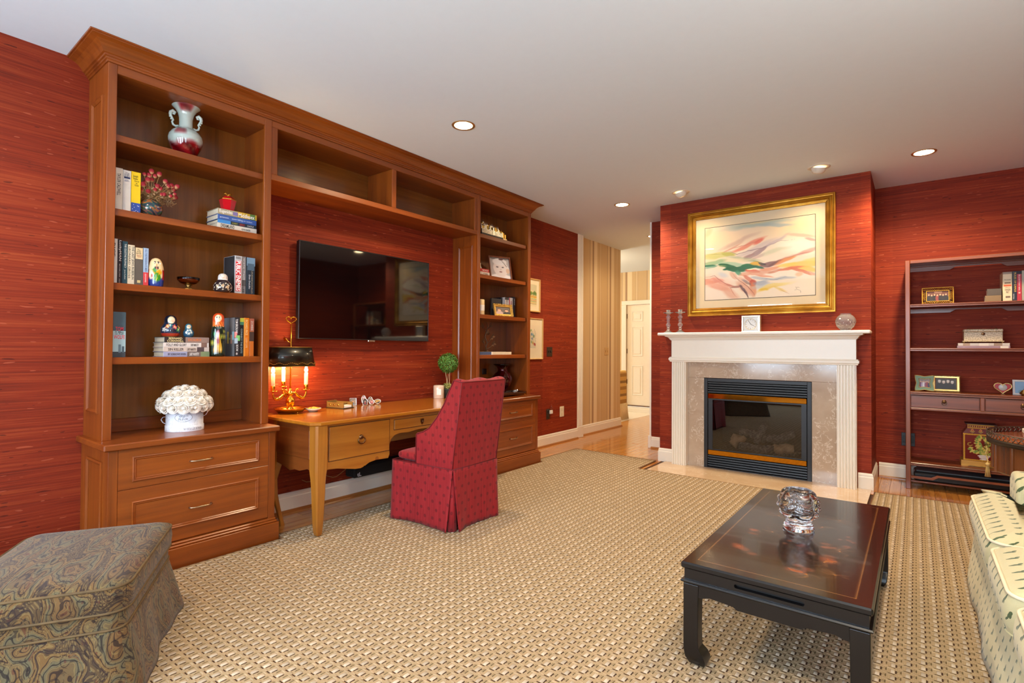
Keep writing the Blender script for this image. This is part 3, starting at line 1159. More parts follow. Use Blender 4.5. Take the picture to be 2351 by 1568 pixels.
for x, y, sx, sy, r in ((-0.058, 0.072, 1, -1, 0), (-0.058, DL - 0.072, 1, 1, 0), (-0.535, 0.06, -1, -1, 1), (-0.535, DL - 0.06, -1, 1, 1)):
    cab_leg(x, y, sx, sy, r).build('leg', PINZ, desk, local=True)
for y0, y1, z0, z1, kind in ((0.135, 0.652, 0.508, 0.738, 'ring'), (0.70, DL - 0.70, 0.655, 0.728, 'shield'), (DL - 0.652, DL - 0.135, 0.508, 0.738, 'ring')):
    d = MB().box(fx - 0.004, fx + 0.006, y0, y1, z0, z1, 0.003).build('drawer', PINY, desk, local=True)
    MB().frame((fx, y0 - 0.004, z0 - 0.004), (0, 1, 0), (0, 0, 1), (1, 0, 0), y1 - y0 + 0.008, z1 - z0 + 0.008, [(0, 0), (0, 0.0015), (0.004, 0.0015), (0.004, 0)]).build('drawer_gap', plain('shadow_gap', '3a1f0c', 0.8), d, local=True)
    yc, zc = (y0 + y1) / 2, (z0 + z1) / 2
    if kind == 'ring':
        m = MB().lathe([(0, 0.012), (0.012, 0.010), (0.016, 0.004), (0.018, 0)], fx + 0.006, yc, zc + 0.018, 12, axis=(1, 0, 0))
        m.tube([(fx + 0.014, yc + 0.029 * math.sin(q), zc - 0.004 + 0.022 * math.cos(q)) for q in np.linspace(0, 2 * PI, 20, endpoint=False)], [0.0032 + 0.0018 * (1 - math.cos(q)) / 2 for q in np.linspace(0, 2 * PI, 20, endpoint=False)], 6, closed=True)
        m.build('ring_pull', BRONZE, d, local=True)
    else:
        sh = [(yc - 0.017, zc + 0.022), (yc - 0.008, zc + 0.017), (yc, zc + 0.024), (yc + 0.008, zc + 0.017), (yc + 0.017, zc + 0.022), (yc + 0.016, zc), (yc + 0.009, zc - 0.016), (yc, zc - 0.026), (yc - 0.009, zc - 0.016), (yc - 0.016, zc)]
        MB().prism(sh, 'x', fx + 0.006, fx + 0.010).lathe([(0.0, 0.016), (0.006, 0.014), (0.006, 0)], fx + 0.008, yc, zc, 8, axis=(1, 0, 0)).build('keyhole_shield', BRONZE, d, local=True)

# ================================================================== television
tv = thing('television', 'large black flat-screen television mounted on the red wall above the desk', 'television', (-3.80, 2.905, 1.73))
TY0, TY1, TZ0, TZ1 = 2.216, 3.59, 1.345, 2.117
MB().box(-3.845, -3.806, TY0 + 0.002, TY1 - 0.002, TZ0 + 0.002, TZ1 - 0.002, 0.004).build('housing', BLACK, tv)
MB().box(XW, -3.845, 2.6, 3.2, 1.55, 1.95).build('wall_mount', BLACKM, tv)
MB().frame((-3.806, TY0, TZ0), (0, 1, 0), (0, 0, 1), (1, 0, 0), TY1 - TY0, TZ1 - TZ0, [(0, -0.012), (0, 0.006), (0.002, 0.0075), (0.007, 0.0075), (0.008, 0.004), (0.008, -0.012)]).build('bezel', plain('gunmetal', '3d3a3c', 0.3, 0.7), tv)
SCR = plain('screen_glass', '060506', 0.04, spec=0.9, vary=0)
MB().box(-3.806, -3.802, TY0 + 0.008, TY1 - 0.008, TZ0 + 0.008, TZ1 - 0.008).build('screen', SCR, tv)
MB().box(-3.803, -3.796, 2.872, 2.945, TZ0 - 0.014, TZ0 + 0.001, 0.002).build('logo_tab', SILVER, tv)
# black sound bar hung on the wall under the desk, its white mark, its cable
sb = thing('sound_bar', 'black bar-shaped speaker with small white letters under the desk', 'speaker', (XW, 3.2, 0.2))
MB().box(XW + 0.001, -3.74, 2.70, 3.62, 0.178, 0.275, 0.012).build('speaker_body', plain('speaker_cloth', '0b0a0b', 0.8), sb)
lettering('tL', (-3.74, 2.752, 0.206), (0, 1, 0), (0, 0, 1), 0.042, 0.034, ink('c9c9cf'), sb, bold=0.02)
pts = [(XW + 0.006, 2.30 + 0.04 * k, 0.225 - 0.02 * math.sin(k * 1.05) - 0.006 * k * (11 - k) / 12) for k in range(12)]
tag(MB().tube(pts, 0.0028, 6).build('speaker_cable', plain('clear_cable', 'a0764a', 0.3)), 'thin speaker cable looping along the wall under the desk', 'cable')
# ================================================================== skirted chair
def red_fabric():
    t = NT('red_chair_cloth')
    x = t.xyz()
    u, v = t.math('ADD', x[0], x[1]), x[2]
    P = 0.072
    row = t.math('DIVIDE', v, P * 0.8)
    sh = t.math('MULTIPLY', t.math('MODULO', t.math('FLOOR', row), 2.0), 0.5)
    a = t.math('SUBTRACT', t.math('FRACT', t.math('ADD', t.math('DIVIDE', u, P), sh)), 0.5)
    b = t.math('SUBTRACT', t.math('FRACT', row), 0.5)
    d = t.math('SQRT', t.math('ADD', t.math('POWER', a, 2.0), t.math('POWER', t.math('MULTIPLY', b, 0.8), 2.0)))
    ang = t.math('ARCTAN2', b, a)
    pet = t.math('MULTIPLY_ADD', t.math('COSINE', t.math('MULTIPLY', ang, 8.0)), 0.035, 0.155)
    mot = t.math('LESS_THAN', d, pet)
    mot = t.math('MULTIPLY', mot, t.math('GREATER_THAN', d, 0.03))
    st = t.noise(t.comb(t.math('MULTIPLY', u, 150), t.math('MULTIPLY', v, 3)), 1.0, 3, 0.6)[0]
    fine = t.noise(t.obj(), 320, 2)[0]
    col = t.ramp(st, [(0.3, lin('7c1016')), (0.7, lin('a02026'))])
    col = t.mix(t.math('MULTIPLY', mot, 0.6), col, lin('480810'))
    t.base(col)
    t.set(Roughness=0.7, Sheen_Weight=0.08, Specular_IOR_Level=0.3)
    t.bump(t.math('ADD', st, t.math('MULTIPLY', fine, 0.5)), 0.25, 0.002)
    return t.m


RCL = red_fabric()
WELT = plain('red_welt', '6e0e16', 0.7)
ch = thing('skirted_chair', 'red upholstered chair with high sloping back and pleated skirt at the desk', 'chair', (-2.83, 2.86, 0), math.radians(2.5))
hw = 0.252
side = [(0.292, 0.44), (0.372, 1.045), (0.300, 1.058), (0.256, 0.979), (0.212, 0.892), (0.147, 0.794), (0.07, 0.709), (0.01, 0.677), (-0.045, 0.662), (-0.057, 0.65), (-0.06, 0.44)]


def bev(o, w=0.012, seg=3, ang=35):
    m = o.modifiers.new('bev', 'BEVEL')
    m.width, m.segments, m.limit_method, m.angle_limit = w, seg, 'ANGLE', math.radians(ang)
    for p in o.data.polygons:
        p.use_smooth = True
    o.modifiers.new('wn', 'WEIGHTED_NORMAL')
    return o


for y0, y1 in ((-hw, -hw + 0.055), (hw - 0.055, hw)):
    w_ = bev(MB().prism(side, 'y', y0, y1).build('side_wing', RCL, ch, local=True), 0.008)
    yo = y0 if y0 < 0 else y1
    MB().tube([(p[0], yo, p[1]) for p in side[1:]], 0.0042, 6).build('welt', WELT, w_, local=True)
    MB().tube([(side[0][0], yo, 0.44), (side[1][0], yo, 1.045)], 0.0035, 6).build('welt', WELT, w_, local=True)
back = [(0.2935, 0.44), (0.3735, 1.047), (0.362, 1.060), (0.312, 1.066), (0.285, 1.04), (0.175, 0.56), (0.17, 0.44)]
m = MB()
ys = np.linspace(-hw + 0.003, hw - 0.003, 15)
vs, fs = [], []
for y in ys:
    k = 1 - (y / hw) ** 2
    for i, (px, pz) in enumerate(back):
        vs.append((px - (0.010 * k if i in (4, 5) else 0) + (0.006 * k if i in (0, 1) else 0), y, pz + (0.008 * math.cos(y * 26) - 0.004 if i in (2, 3) else 0)))
N = len(back)
for j in range(len(ys) - 1):
    for i in range(N):
        fs.append((j * N + i, j * N + (i + 1) % N, (j + 1) * N + (i + 1) % N, (j + 1) * N + i))
fs += [tuple(range(N)), tuple((len(ys) - 1) * N + i for i in range(N))]
m.add(vs, fs)
bk = bev(m.build('backrest', RCL, ch, local=True), 0.008, 2, 40)
MB().tube([(0.3735 + 0.006 * (1 - (y / hw) ** 2), y, 1.047) for y in ys], 0.0042, 6).build('welt', WELT, bk, local=True)
m = MB().box(-0.302, 0.20, -hw + 0.004, hw - 0.004, 0.43, 0.525, 0.035)
s_ = smoothed(m.build('seat', RCL, ch, local=True), 2)
for p in s_.data.polygons:
    p.use_smooth = True
MB().tube([(-0.302, -hw, 0.441), (0.295, -hw, 0.441), (0.295, hw, 0.441), (-0.302, hw, 0.441)], 0.0045, 6, closed=True).build('seat_welt', WELT, ch, local=True)
MB().box(-0.275, 0.272, -hw + 0.022, hw - 0.022, 0.0178, 0.438, 0.03).build('skirt_lining', RCL, ch, local=True)


def skirt_panel(a, b, nrm, seed):
    """a, b: ends of the seam (local xy); the panel flares outward and its ends part from the corners downward"""
    a, b, nrm = Vector(a), Vector(b), Vector(nrm)
    L = (b - a).length
    d = (b - a) / L
    nu, nv = 22, 14
    r = random.Random(seed)
    ph = r.random() * 6
    m = MB()
    vs, fs = [], []
    for lay_ in (0, 1):
        for j in range(nv):
            q = j / (nv - 1)
            z = 0.438 - 0.430 * q
            for i in range(nu):
                s = i / (nu - 1)
                ends = abs(2 * s - 1) ** 3
                along = (s - 0.5) * (L - 0.050 * q) + L / 2
                off = 0.004 + q * (0.006 + 0.030 * ends) + 0.004 * q * math.sin(s * 9 + ph) + 0.003 * q * math.sin(s * 21 + ph * 2 + q * 3)
                p = a + d * along + nrm * (off - 0.003 * lay_)
                zz = z - 0.006 * q * ends + (0.012 * q * (1 - ends))
                vs.append((p.x, p.y, max(0.0178, zz)))
    for lay_ in (0, 1):
        o = lay_ * nu * nv
        for j in range(nv - 1):
            for i in range(nu - 1):
                fs.append((o + j * nu + i, o + j * nu + i + 1, o + (j + 1) * nu + i + 1, o + (j + 1) * nu + i))
    o = nu * nv
    rim = [i for i in range(nu)] + [j * nu + nu - 1 for j in range(1, nv)] + [(nv - 1) * nu + i for i in range(nu - 2, -1, -1)] + [j * nu for j in range(nv - 2, 0, -1)]
    for k in range(len(rim)):
        p, q = rim[k], rim[(k + 1) % len(rim)]
        fs.append((p, q, q + o, p + o))
    m.add(vs, fs, True)
    return m


X0, X1 = -0.302, 0.297
for k, (a, b, n_) in enumerate((((X0, -hw), (X1, -hw), (0, -1)), ((X1, -hw), (X1, hw), (1, 0)), ((X1, hw), (X0, hw), (0, 1)), ((X0, hw), (X0, -hw), (-1, 0)))):
    o = skirt_panel(a, b, n_, k + 3).build('skirt_panel', RCL, ch, local=True)
for sx in (X0 + 0.026, X1 - 0.026):
    for sy in (-hw + 0.024, hw - 0.024):
        MB().lathe([(0.0, 0.0178), (0.036, 0.0178), (0.030, 0.2), (0.022, 0.40), (0, 0.40)], sx, sy, 0, 14).build('corner_pleat', RCL, ch, local=True)

# ================================================================== candelabra lamp
LX, LY = -3.735, 2.12
lp = thing('candelabra_lamp', 'brass three-candle lamp with black oval shade standing lit on the desk', 'lamp', (LX, LY, DZ))
PG = plain('polished_gold', 'e2a73a', 0.16, 1.0)
m = MB().lathe([(0, 0.012), (0.085, 0.012), (0.092, 0.020), (0.108, 0.036), (0.118, 0.040), (0.118, 0.037), (0.108, 0.026), (0.090, 0.008), (0, 0.008)], LX, LY, DZ, 40)
m.lathe([(0, 0.030), (0.05, 0.024), (0.055, 0.012)], LX, LY, DZ, 24)
m.build('dish_base', PG, lp)
for k in range(3):
    a = k * 2 * PI / 3 + 0.2
    MB().lathe([(0, 0), (0.006, 0.002), (0.007, 0.006), (0.004, 0.011), (0, 0.0115)], LX + 0.08 * math.cos(a), LY + 0.08 * math.sin(a), DZ, 8).build('foot', PG, lp)
MB().lathe([(0.03, 0.028), (0.022, 0.036), (0.015, 0.045), (0.022, 0.052), (0.032, 0.075), (0.034, 0.092), (0.026, 0.11), (0.014, 0.122), (0.012, 0.130), (0.024, 0.137), (0.027, 0.148), (0.018, 0.158), (0.009, 0.164), (0.009, 0.18), (0.0, 0.185)], LX, LY, DZ, 20).build('stem', PG, lp)
MB().tube([(LX, LY, DZ + 0.16), (LX, LY, DZ + 0.665)], 0.0055, 8).build('rod', PG, lp)
hp = []
for q in np.linspace(0, 2 * PI, 30, endpoint=False):
    hp.append((LX, LY + 0.0026 * 16 * math.sin(q) ** 3 * 1.0, DZ + 0.70 + 0.0021 * (13 * math.cos(q) - 5 * math.cos(2 * q) - 2 * math.cos(3 * q) - math.cos(4 * q)) * 0.85))
MB().tube(hp, 0.0045, 8, closed=True).build('heart_handle', PG, lp)
m = MB().tube([(LX, LY, DZ + 0.525), (LX, LY - 0.028, DZ + 0.545), (LX, LY - 0.045, DZ + 0.56)], [0.004, 0.003, 0.003], 6)
for s in (-1, 1):
    m.prism([(LY - 0.030, DZ + 0.548), (LY - 0.052, DZ + 0.552 + 0.016 * s), (LY - 0.062, DZ + 0.574 + 0.008 * s), (LY - 0.046, DZ + 0.562)], 'x', LX - 0.002, LX + 0.002)
m.build('arrow_key', PG, lp)
FL = plain('flame_bulb', 'fff0d0', 0.3, emit='ffd28a', es=60)
WAX = plain('candle_sleeve', 'f3e2bd', 0.5)
for ang, zb in ((-97, 0.0), (90, 0.0), (186, 0.025)):
    a = math.radians(ang)
    rr = 0.128 if ang != 186 else 0.085
    ex, ey = LX + rr * math.cos(a), LY + rr * math.sin(a)
    dx, dy = math.cos(a), math.sin(a)
    zc = DZ + 0.165 + zb
    A = MB()
    pp = []
    for q, (s, h) in enumerate([(0.02, 0.148), (0.04, 0.150), (0.06, 0.128), (0.085, 0.108), (0.108, 0.108), (0.122, 0.122), (0.128, 0.145), (0.128, 0.163)]):
        pp.append((LX + dx * s * rr / 0.128, LY + dy * s * rr / 0.128, DZ + h + zb * s / 0.128))
    A.tube(pp, [0.006, 0.008, 0.011, 0.014, 0.012, 0.008, 0.007, 0.006], 10)
    A.tube([(LX + dx * 0.03, LY + dy * 0.03, DZ + 0.15), (LX + dx * 0.05, LY + dy * 0.05, DZ + 0.172), (LX + dx * 0.062, LY + dy * 0.062, DZ + 0.18), (LX + dx * 0.068, LY + dy * 0.068, DZ + 0.172), (LX + dx * 0.06, LY + dy * 0.06, DZ + 0.167)], [0.004, 0.005, 0.005, 0.004, 0.003], 8)
    arm = A.build('arm', PG, lp)
    MB().lathe([(0, 0), (0.012, 0.0), (0.034, 0.004), (0.035, 0.007), (0.015, 0.006), (0.013, 0.012), (0.017, 0.018), (0.0155, 0.028), (0.018, 0.042), (0.0165, 0.044), (0, 0.044)], ex, ey, zc - 0.002, 20).build('candle_cup', PG, arm)
    c_ = MB().lathe([(0.0135, 0.04), (0.0135, 0.128), (0.011, 0.134), (0, 0.135)], ex, ey, zc, 14).build('candle', WAX, lp)
    MB().lathe([(0.0, 0.134), (0.010, 0.142), (0.0125, 0.152), (0.010, 0.168), (0.004, 0.186), (0, 0.194)], ex, ey, zc, 12).build('flame_bulb', FL, c_)
    l = bpy.data.lights.new('candle_light', 'POINT')
    l.energy, l.color, l.shadow_soft_size = 9.0, (1.0, 0.62, 0.26), 0.02
    lo_ = bpy.data.objects.new('candle_light', l)
    lo_.location = (ex + 0.002, ey, zc + 0.166)
    COL.objects.link(lo_)
OVS = lambda rx, ry: (lambda th, r, z: r * rx * ry / math.hypot(rx * math.sin(th), ry * math.cos(th)))
sh_ = MB()
vs, fs = [], []
SEG = 40
for rx, ry, z in ((0.122, 0.192, 1.133), (0.102, 0.163, 1.279), (0.100, 0.161, 1.279), (0.120, 0.190, 1.133)):
    vs += [(LX + rx * math.cos(2 * PI * k / SEG), LY + ry * math.sin(2 * PI * k / SEG), z) for k in range(SEG)]
for j in range(4):
    for k in range(SEG):
        fs.append((j * SEG + k, j * SEG + (k + 1) % SEG, ((j + 1) % 4) * SEG + (k + 1) % SEG, ((j + 1) % 4) * SEG + k))
sh_.add(vs, fs, True)
shade = sh_.build('lamp_shade', plain('black_tole', '14140f', 0.32, 0.3, 0.4), lp)
GL_ = plain('gilt_line', 'c9a050', 0.35, 0.8)
for rx, ry, z, nm in ((0.1025, 0.1635, 1.279, 'gilt_rim'), (0.1222, 0.1922, 1.135, 'gilt_rim')):
    MB().tube([(LX + rx * math.cos(2 * PI * k / SEG), LY + ry * math.sin(2 * PI * k / SEG), z) for k in range(SEG)], 0.0022, 6, closed=True).build(nm, GL_, shade)
m = MB()
for k in range(90):
    th = 2 * PI * k / 90
    z = 1.157 + 0.006 * math.sin(k * 0.9)
    q = (1.279 - z) / 0.146
    rx, ry = 0.102 + 0.020 * q + 0.0012, 0.163 + 0.029 * q + 0.0012
    m.box(LX + rx * math.cos(th) - 0.002, LX + rx * math.cos(th) + 0.002, LY + ry * math.sin(th) - 0.004, LY + ry * math.sin(th) + 0.004, z - 0.002, z + 0.002)
m.build('gilt_garland', GL_, shade, kind='stuff')
MB().tube([(LX - 0.1, LY, 1.272), (LX + 0.1, LY, 1.272)], 0.002, 6).tube([(LX, LY - 0.16, 1.272), (LX, LY + 0.16, 1.272)], 0.002, 6).build('shade_spider', PG, shade)

# ================================================================== small things on the desk
d = thing('nut_dish', 'small white saucer of golden nuts beside the candelabra base', 'dish', (-3.675, 2.275, DZ))
MB().lathe([(0, 0.004), (0.028, 0.004), (0.05, 0.02), (0.059, 0.028), (0.057, 0.029), (0.045, 0.02), (0.025, 0.009), (0, 0.009)], -3.675, 2.275, DZ - 0.0035, 28).build('saucer', plain('white_china', 'e9e0cf', 0.2), d)
r = random.Random(2)
m = MB()
for k in range(60):
    a, q = r.random() * 6.28, 0.046 * math.sqrt(r.random())
    m.lathe([(0, -0.006), (0.005, -0.003), (0.006, 0.001), (0.003, 0.005), (0, 0.006)], -3.675 + q * math.cos(a), 2.275 + q * math.sin(a), DZ + 0.022 + 0.010 * (1 - q / 0.046) + 0.002 * r.random(), 6)
m.build('nuts', plain('golden_nuts', 'd79a35', 0.5), d, kind='stuff')

d = thing('note_box', 'patterned brown note box holding white paper slips on the desk', 'box', (-3.73, 2.55, DZ), math.radians(12))
PB = plain('leather_print', '7a5a26', 0.5)
MB().box(-0.10, 0.09, -0.058, 0.062, 0, 0.008, 0.002).build('tray', plain('dark_leather', '3a2a1a', 0.4), d, local=True)
b_ = MB().box(-0.095, 0.085, -0.052, -0.046, 0.008, 0.05).box(-0.095, -0.089, -0.052, 0.056, 0.008, 0.058).box(-0.095, 0.085, 0.05, 0.056, 0.008, 0.05).box(0.02, 0.026, -0.05, 0.054, 0.008, 0.04)
b_.build('box_walls', PB, d, local=True)
for q in range(3):
    MB().lathe([(0, 0.001), (0.009, 0.001), (0.009, 0)], -0.06 + 0.045 * q, -0.0525, 0.03, 4, axis=(0, -1, 0)).build('gold_motif', GOLD, d, local=True)
MB().box(-0.05, 0.08, -0.04, 0.045, 0.0085, 0.026).build('paper_slips', plain('white_paper', 'eeeae2', 0.7), d, local=True)


def easel_frame(name, label, loc, rz, w, h, canvas, mat, border, style='rect', tilt=12, group=None, thick=0.008, strut=True, cat='photo frame'):
    """standing frame; local: faces +x, y across, leaning back"""
    t = thing(name, label, cat, loc, rz, group)
    ti = math.radians(tilt)
    Rm = Matrix.Rotation(-ti, 4, 'Y')
    hub = WM[t.name]
    F = lambda x, y, z: (Rm @ Vector((x, y, z)))
    m = MB()
    if style == 'rect':
        m.frame((0, -w / 2, 0), (0, 1, 0), (0, 0, 1), (1, 0, 0), w, h, [(0, -thick), (0, 0.001), (border * 0.2, 0.004), (border * 0.8, 0.003), (border, 0.0), (border, -thick)])
    elif style == 'oval':
        n = 28
        for r0, pr2 in ((1, None),):
            pts = [(0.0, math.sin(q) * (w / 2 - border / 2), h / 2 + math.cos(q) * (h / 2 - border / 2)) for q in np.linspace(0, 2 * PI, n, endpoint=False)]
            m.tube(pts, border / 2, 8, closed=True)
    elif style == 'arch':
        n = 12
        pts = [(0, -w / 2 + border / 2, border / 2)] + [(0, -math.cos(q) * (w / 2 - border / 2), h - w / 2 + math.sin(q) * (w / 2 - border / 2)) for q in np.linspace(0, PI, n)] + [(0, w / 2 - border / 2, border / 2)]
        m.tube(pts, border / 2, 8, closed=True)
    m.v = [tuple(F(*p)) for p in m.v]
    m.build('frame', mat, t, local=True)
    m = MB()
    if style == 'rect':
        m.box(-thick, -thick + 0.002, -w / 2 + border * 0.5, w / 2 - border * 0.5, border * 0.5, h - border * 0.5)
    else:
        m.lathe([(0, 0.001), (0.5, 0.001), (0.5, -0.002), (0, -0.002)], 0, 0, 0, 24, axis=(1, 0, 0))
        m.v = [(p[0], p[1] * (w - border), h / 2 + p[2] * (h - border)) for p in m.v]
    m.v = [tuple(F(*p)) for p in m.v]
    m.build('backing', plain('frame_backing', '2c2019', 0.7), t, local=True)
    if canvas is not None:
        b2 = border * (0.95 if style == 'rect' else 1.35)
        O, U, V = F(0.0022 - (thick if style == 'rect' else 0), -w / 2 + b2, h - b2), F(0, w - 2 * b2, 0), F(0, 0, -(h - 2 * b2))
        wo = [hub @ O, hub.to_3x3() @ U, hub.to_3x3() @ V]
        canvas.mesh('photo', *wo, t, PRINT)
    if strut:
        m = MB().tube([tuple(F(-thick, 0, h * 0.6)), (-h * 0.34, 0, 0.002)], 0.003, 6)
        m.build('easel_strut', BRONZE, t, local=True)
    return t


def portrait(seed, bg='8f8578', skin='d9a98a', hair='4a3426', cloth='6a7a92', w=36, h=44, n=1):
    c = Canvas(w, h, bg)
    r = random.Random(seed)
    for k in range(n):
        u = (k + 0.5) / n if n > 1 else 0.5
        s = 1 / max(1.4, n * 0.8)
        v = 0.42 + 0.06 * (k % 2)
        c.ell(u, v + 0.62, 0.42 * s * 1.1, 0.5, cloth if k % 2 == 0 else '2b2a33', 1, 0.15)
        c.ell(u, v - 0.03, 0.25 * s, 0.27 * s * 0.9, hair, 1, 0.2)
        c.ell(u, v + 0.03, 0.20 * s, 0.24 * s * 0.9, skin, 1, 0.2)
    return c


easel_frame('photo_frame', 'small square silver photo frame leaning on the desk beside the note box', (-3.782, 2.712, DZ), math.radians(-28), 0.06, 0.068, portrait(1), SILVER, 0.009, strut=True)
easel_frame('photo_frame', 'tiny arched silver frame with standing figure, in the frame cluster on desk', (-3.735, 2.80, DZ), math.radians(-28), 0.046, 0.062, portrait(2, '3a3436', cloth='8a3a3a'), SILVER, 0.008, 'arch')
easel_frame('photo_frame', 'tiny pointed tall silver frame, tallest of the frame cluster on the desk', (-3.80, 2.835, DZ), math.radians(-28), 0.045, 0.083, portrait(3, 'b9a8b8', cloth='705070'), SILVER, 0.009, 'oval')
easel_frame('photo_frame', 'tiny round silver frame in front of the frame cluster on the desk', (-3.725, 2.862, DZ), math.radians(-28), 0.05, 0.05, portrait(4, 'c98a86', cloth='a04a4a'), SILVER, 0.009, 'oval')
easel_frame('photo_frame', 'tiny oval silver frame at the back of the frame cluster on the desk', (-3.80, 2.905, DZ), math.radians(-28), 0.045, 0.066, portrait(5, 'a59a90'), SILVER, 0.009, 'oval')
easel_frame('photo_frame', 'tiny double oval silver frame at the right of the frame cluster on desk', (-3.755, 2.948, DZ), math.radians(-28), 0.062, 0.046, portrait(6, 'd0b060', cloth='b08a40', n=2), SILVER, 0.009, 'oval')

cd = thing('candle_jar', 'ribbed cut-glass candle jar with white square label on the desk', 'candle', (-3.735, 3.675, DZ))
JG = plain('ribbed_glass', 'd8c2ad', 0.12, spec=0.8)
MB().lathe([(0, 0), (0.050, 0), (0.052, 0.004), (0.052, 0.122), (0.049, 0.128), (0.046, 0.124), (0.046, 0.085), (0, 0.085)], -3.735, 3.675, DZ, 36, mod=lambda th, r, z: r * (1 + 0.03 * math.cos(18 * th) * (r > 0.05))).build('jar', JG, cd)
la = Vector((0.55, -0.835, 0)).normalized()
ri = Vector((0.835, 0.55, 0))
O = Vector((-3.735, 3.675, DZ + 0.066)) + la * 0.0505 + ri * 0.012
m = MB()
m.add([O + ri * a + Vector((0, 0, b)) + la * k for k in (0, 0.003) for a, b in ((-0.022, -0.028), (0.022, -0.028), (0.022, 0.028), (-0.022, 0.028))], [(0, 1, 2, 3), (4, 5, 6, 7), (0, 1, 5, 4), (1, 2, 6, 5), (2, 3, 7, 6), (3, 0, 4, 7)])
lb = m.build('label', plain('label_white', 'f1ede6', 0.6), cd)

tp = thing('topiary', 'round green topiary ball on thin stems in a dark pot behind the candle jar', 'plant', (-3.69, 3.755, DZ))
TX, TY = -3.69, 3.755
MB().lathe([(0, 0), (0.034, 0), (0.044, 0.085), (0.047, 0.09), (0.043, 0.092), (0.04, 0.08), (0, 0.08)], TX, TY, DZ, 20).build('pot', plain('dark_pot', '2a3028', 0.5), tp)
for k in range(3):
    a = k * 2.1
    MB().tube([(TX + 0.012 * math.cos(a), TY + 0.012 * math.sin(a), DZ + 0.08), (TX + 0.016 * math.cos(a + 0.5), TY + 0.016 * math.sin(a + 0.5), DZ + 0.17), (TX + 0.025 * math.cos(a), TY + 0.028 * math.sin(a), DZ + 0.27)], 0.0032, 6).build('stem', plain('topiary_stem', 'c2a47a', 0.7), tp)


def leaf_cloud(name, c, rad, n, size, mat, parent, seed, shell=0.75, squash=1.0):
    r = np.random.default_rng(seed)
    d_ = r.normal(size=(n, 3))
    d_ /= np.linalg.norm(d_, axis=1)[:, None]
    p = d_ * (rad * (shell + (1 - shell) * r.random((n, 1))))
    p[:, 2] *= squash
    m = MB()
    for q, dd in zip(p, d_):
        t1 = np.cross(dd, r.normal(size=3))
        t1 /= np.linalg.norm(t1)
        t2 = np.cross(dd, t1) + dd * r.uniform(-0.8, 0.8)
        o = np.array(c) + q
        s = size * r.uniform(0.7, 1.3)
        t1 = t1 * s + dd * s * r.uniform(-0.2, 0.9)
        m.add([o - t2 * s * 0.35, o + t1 * 0.5 - t2 * 0, o + t2 * s * 0.35 + t1 * 0.3, o - t1 * 0.5], [(0, 1, 2, 3)])
    return m.build(name, mat, parent, recalc=False, kind='stuff')


leaf_cloud('foliage', (TX, TY, 1.132), 0.102, 2600, 0.013, plain('topiary_green', '4d7a28', 0.6, vary=0.2), tp, 4, 0.82)
leaf_cloud('moss', (TX, TY, DZ + 0.115), 0.055, 420, 0.016, plain('moss_green', '8a8a45', 0.7, vary=0.2), tp, 5, 0.4, 0.7)
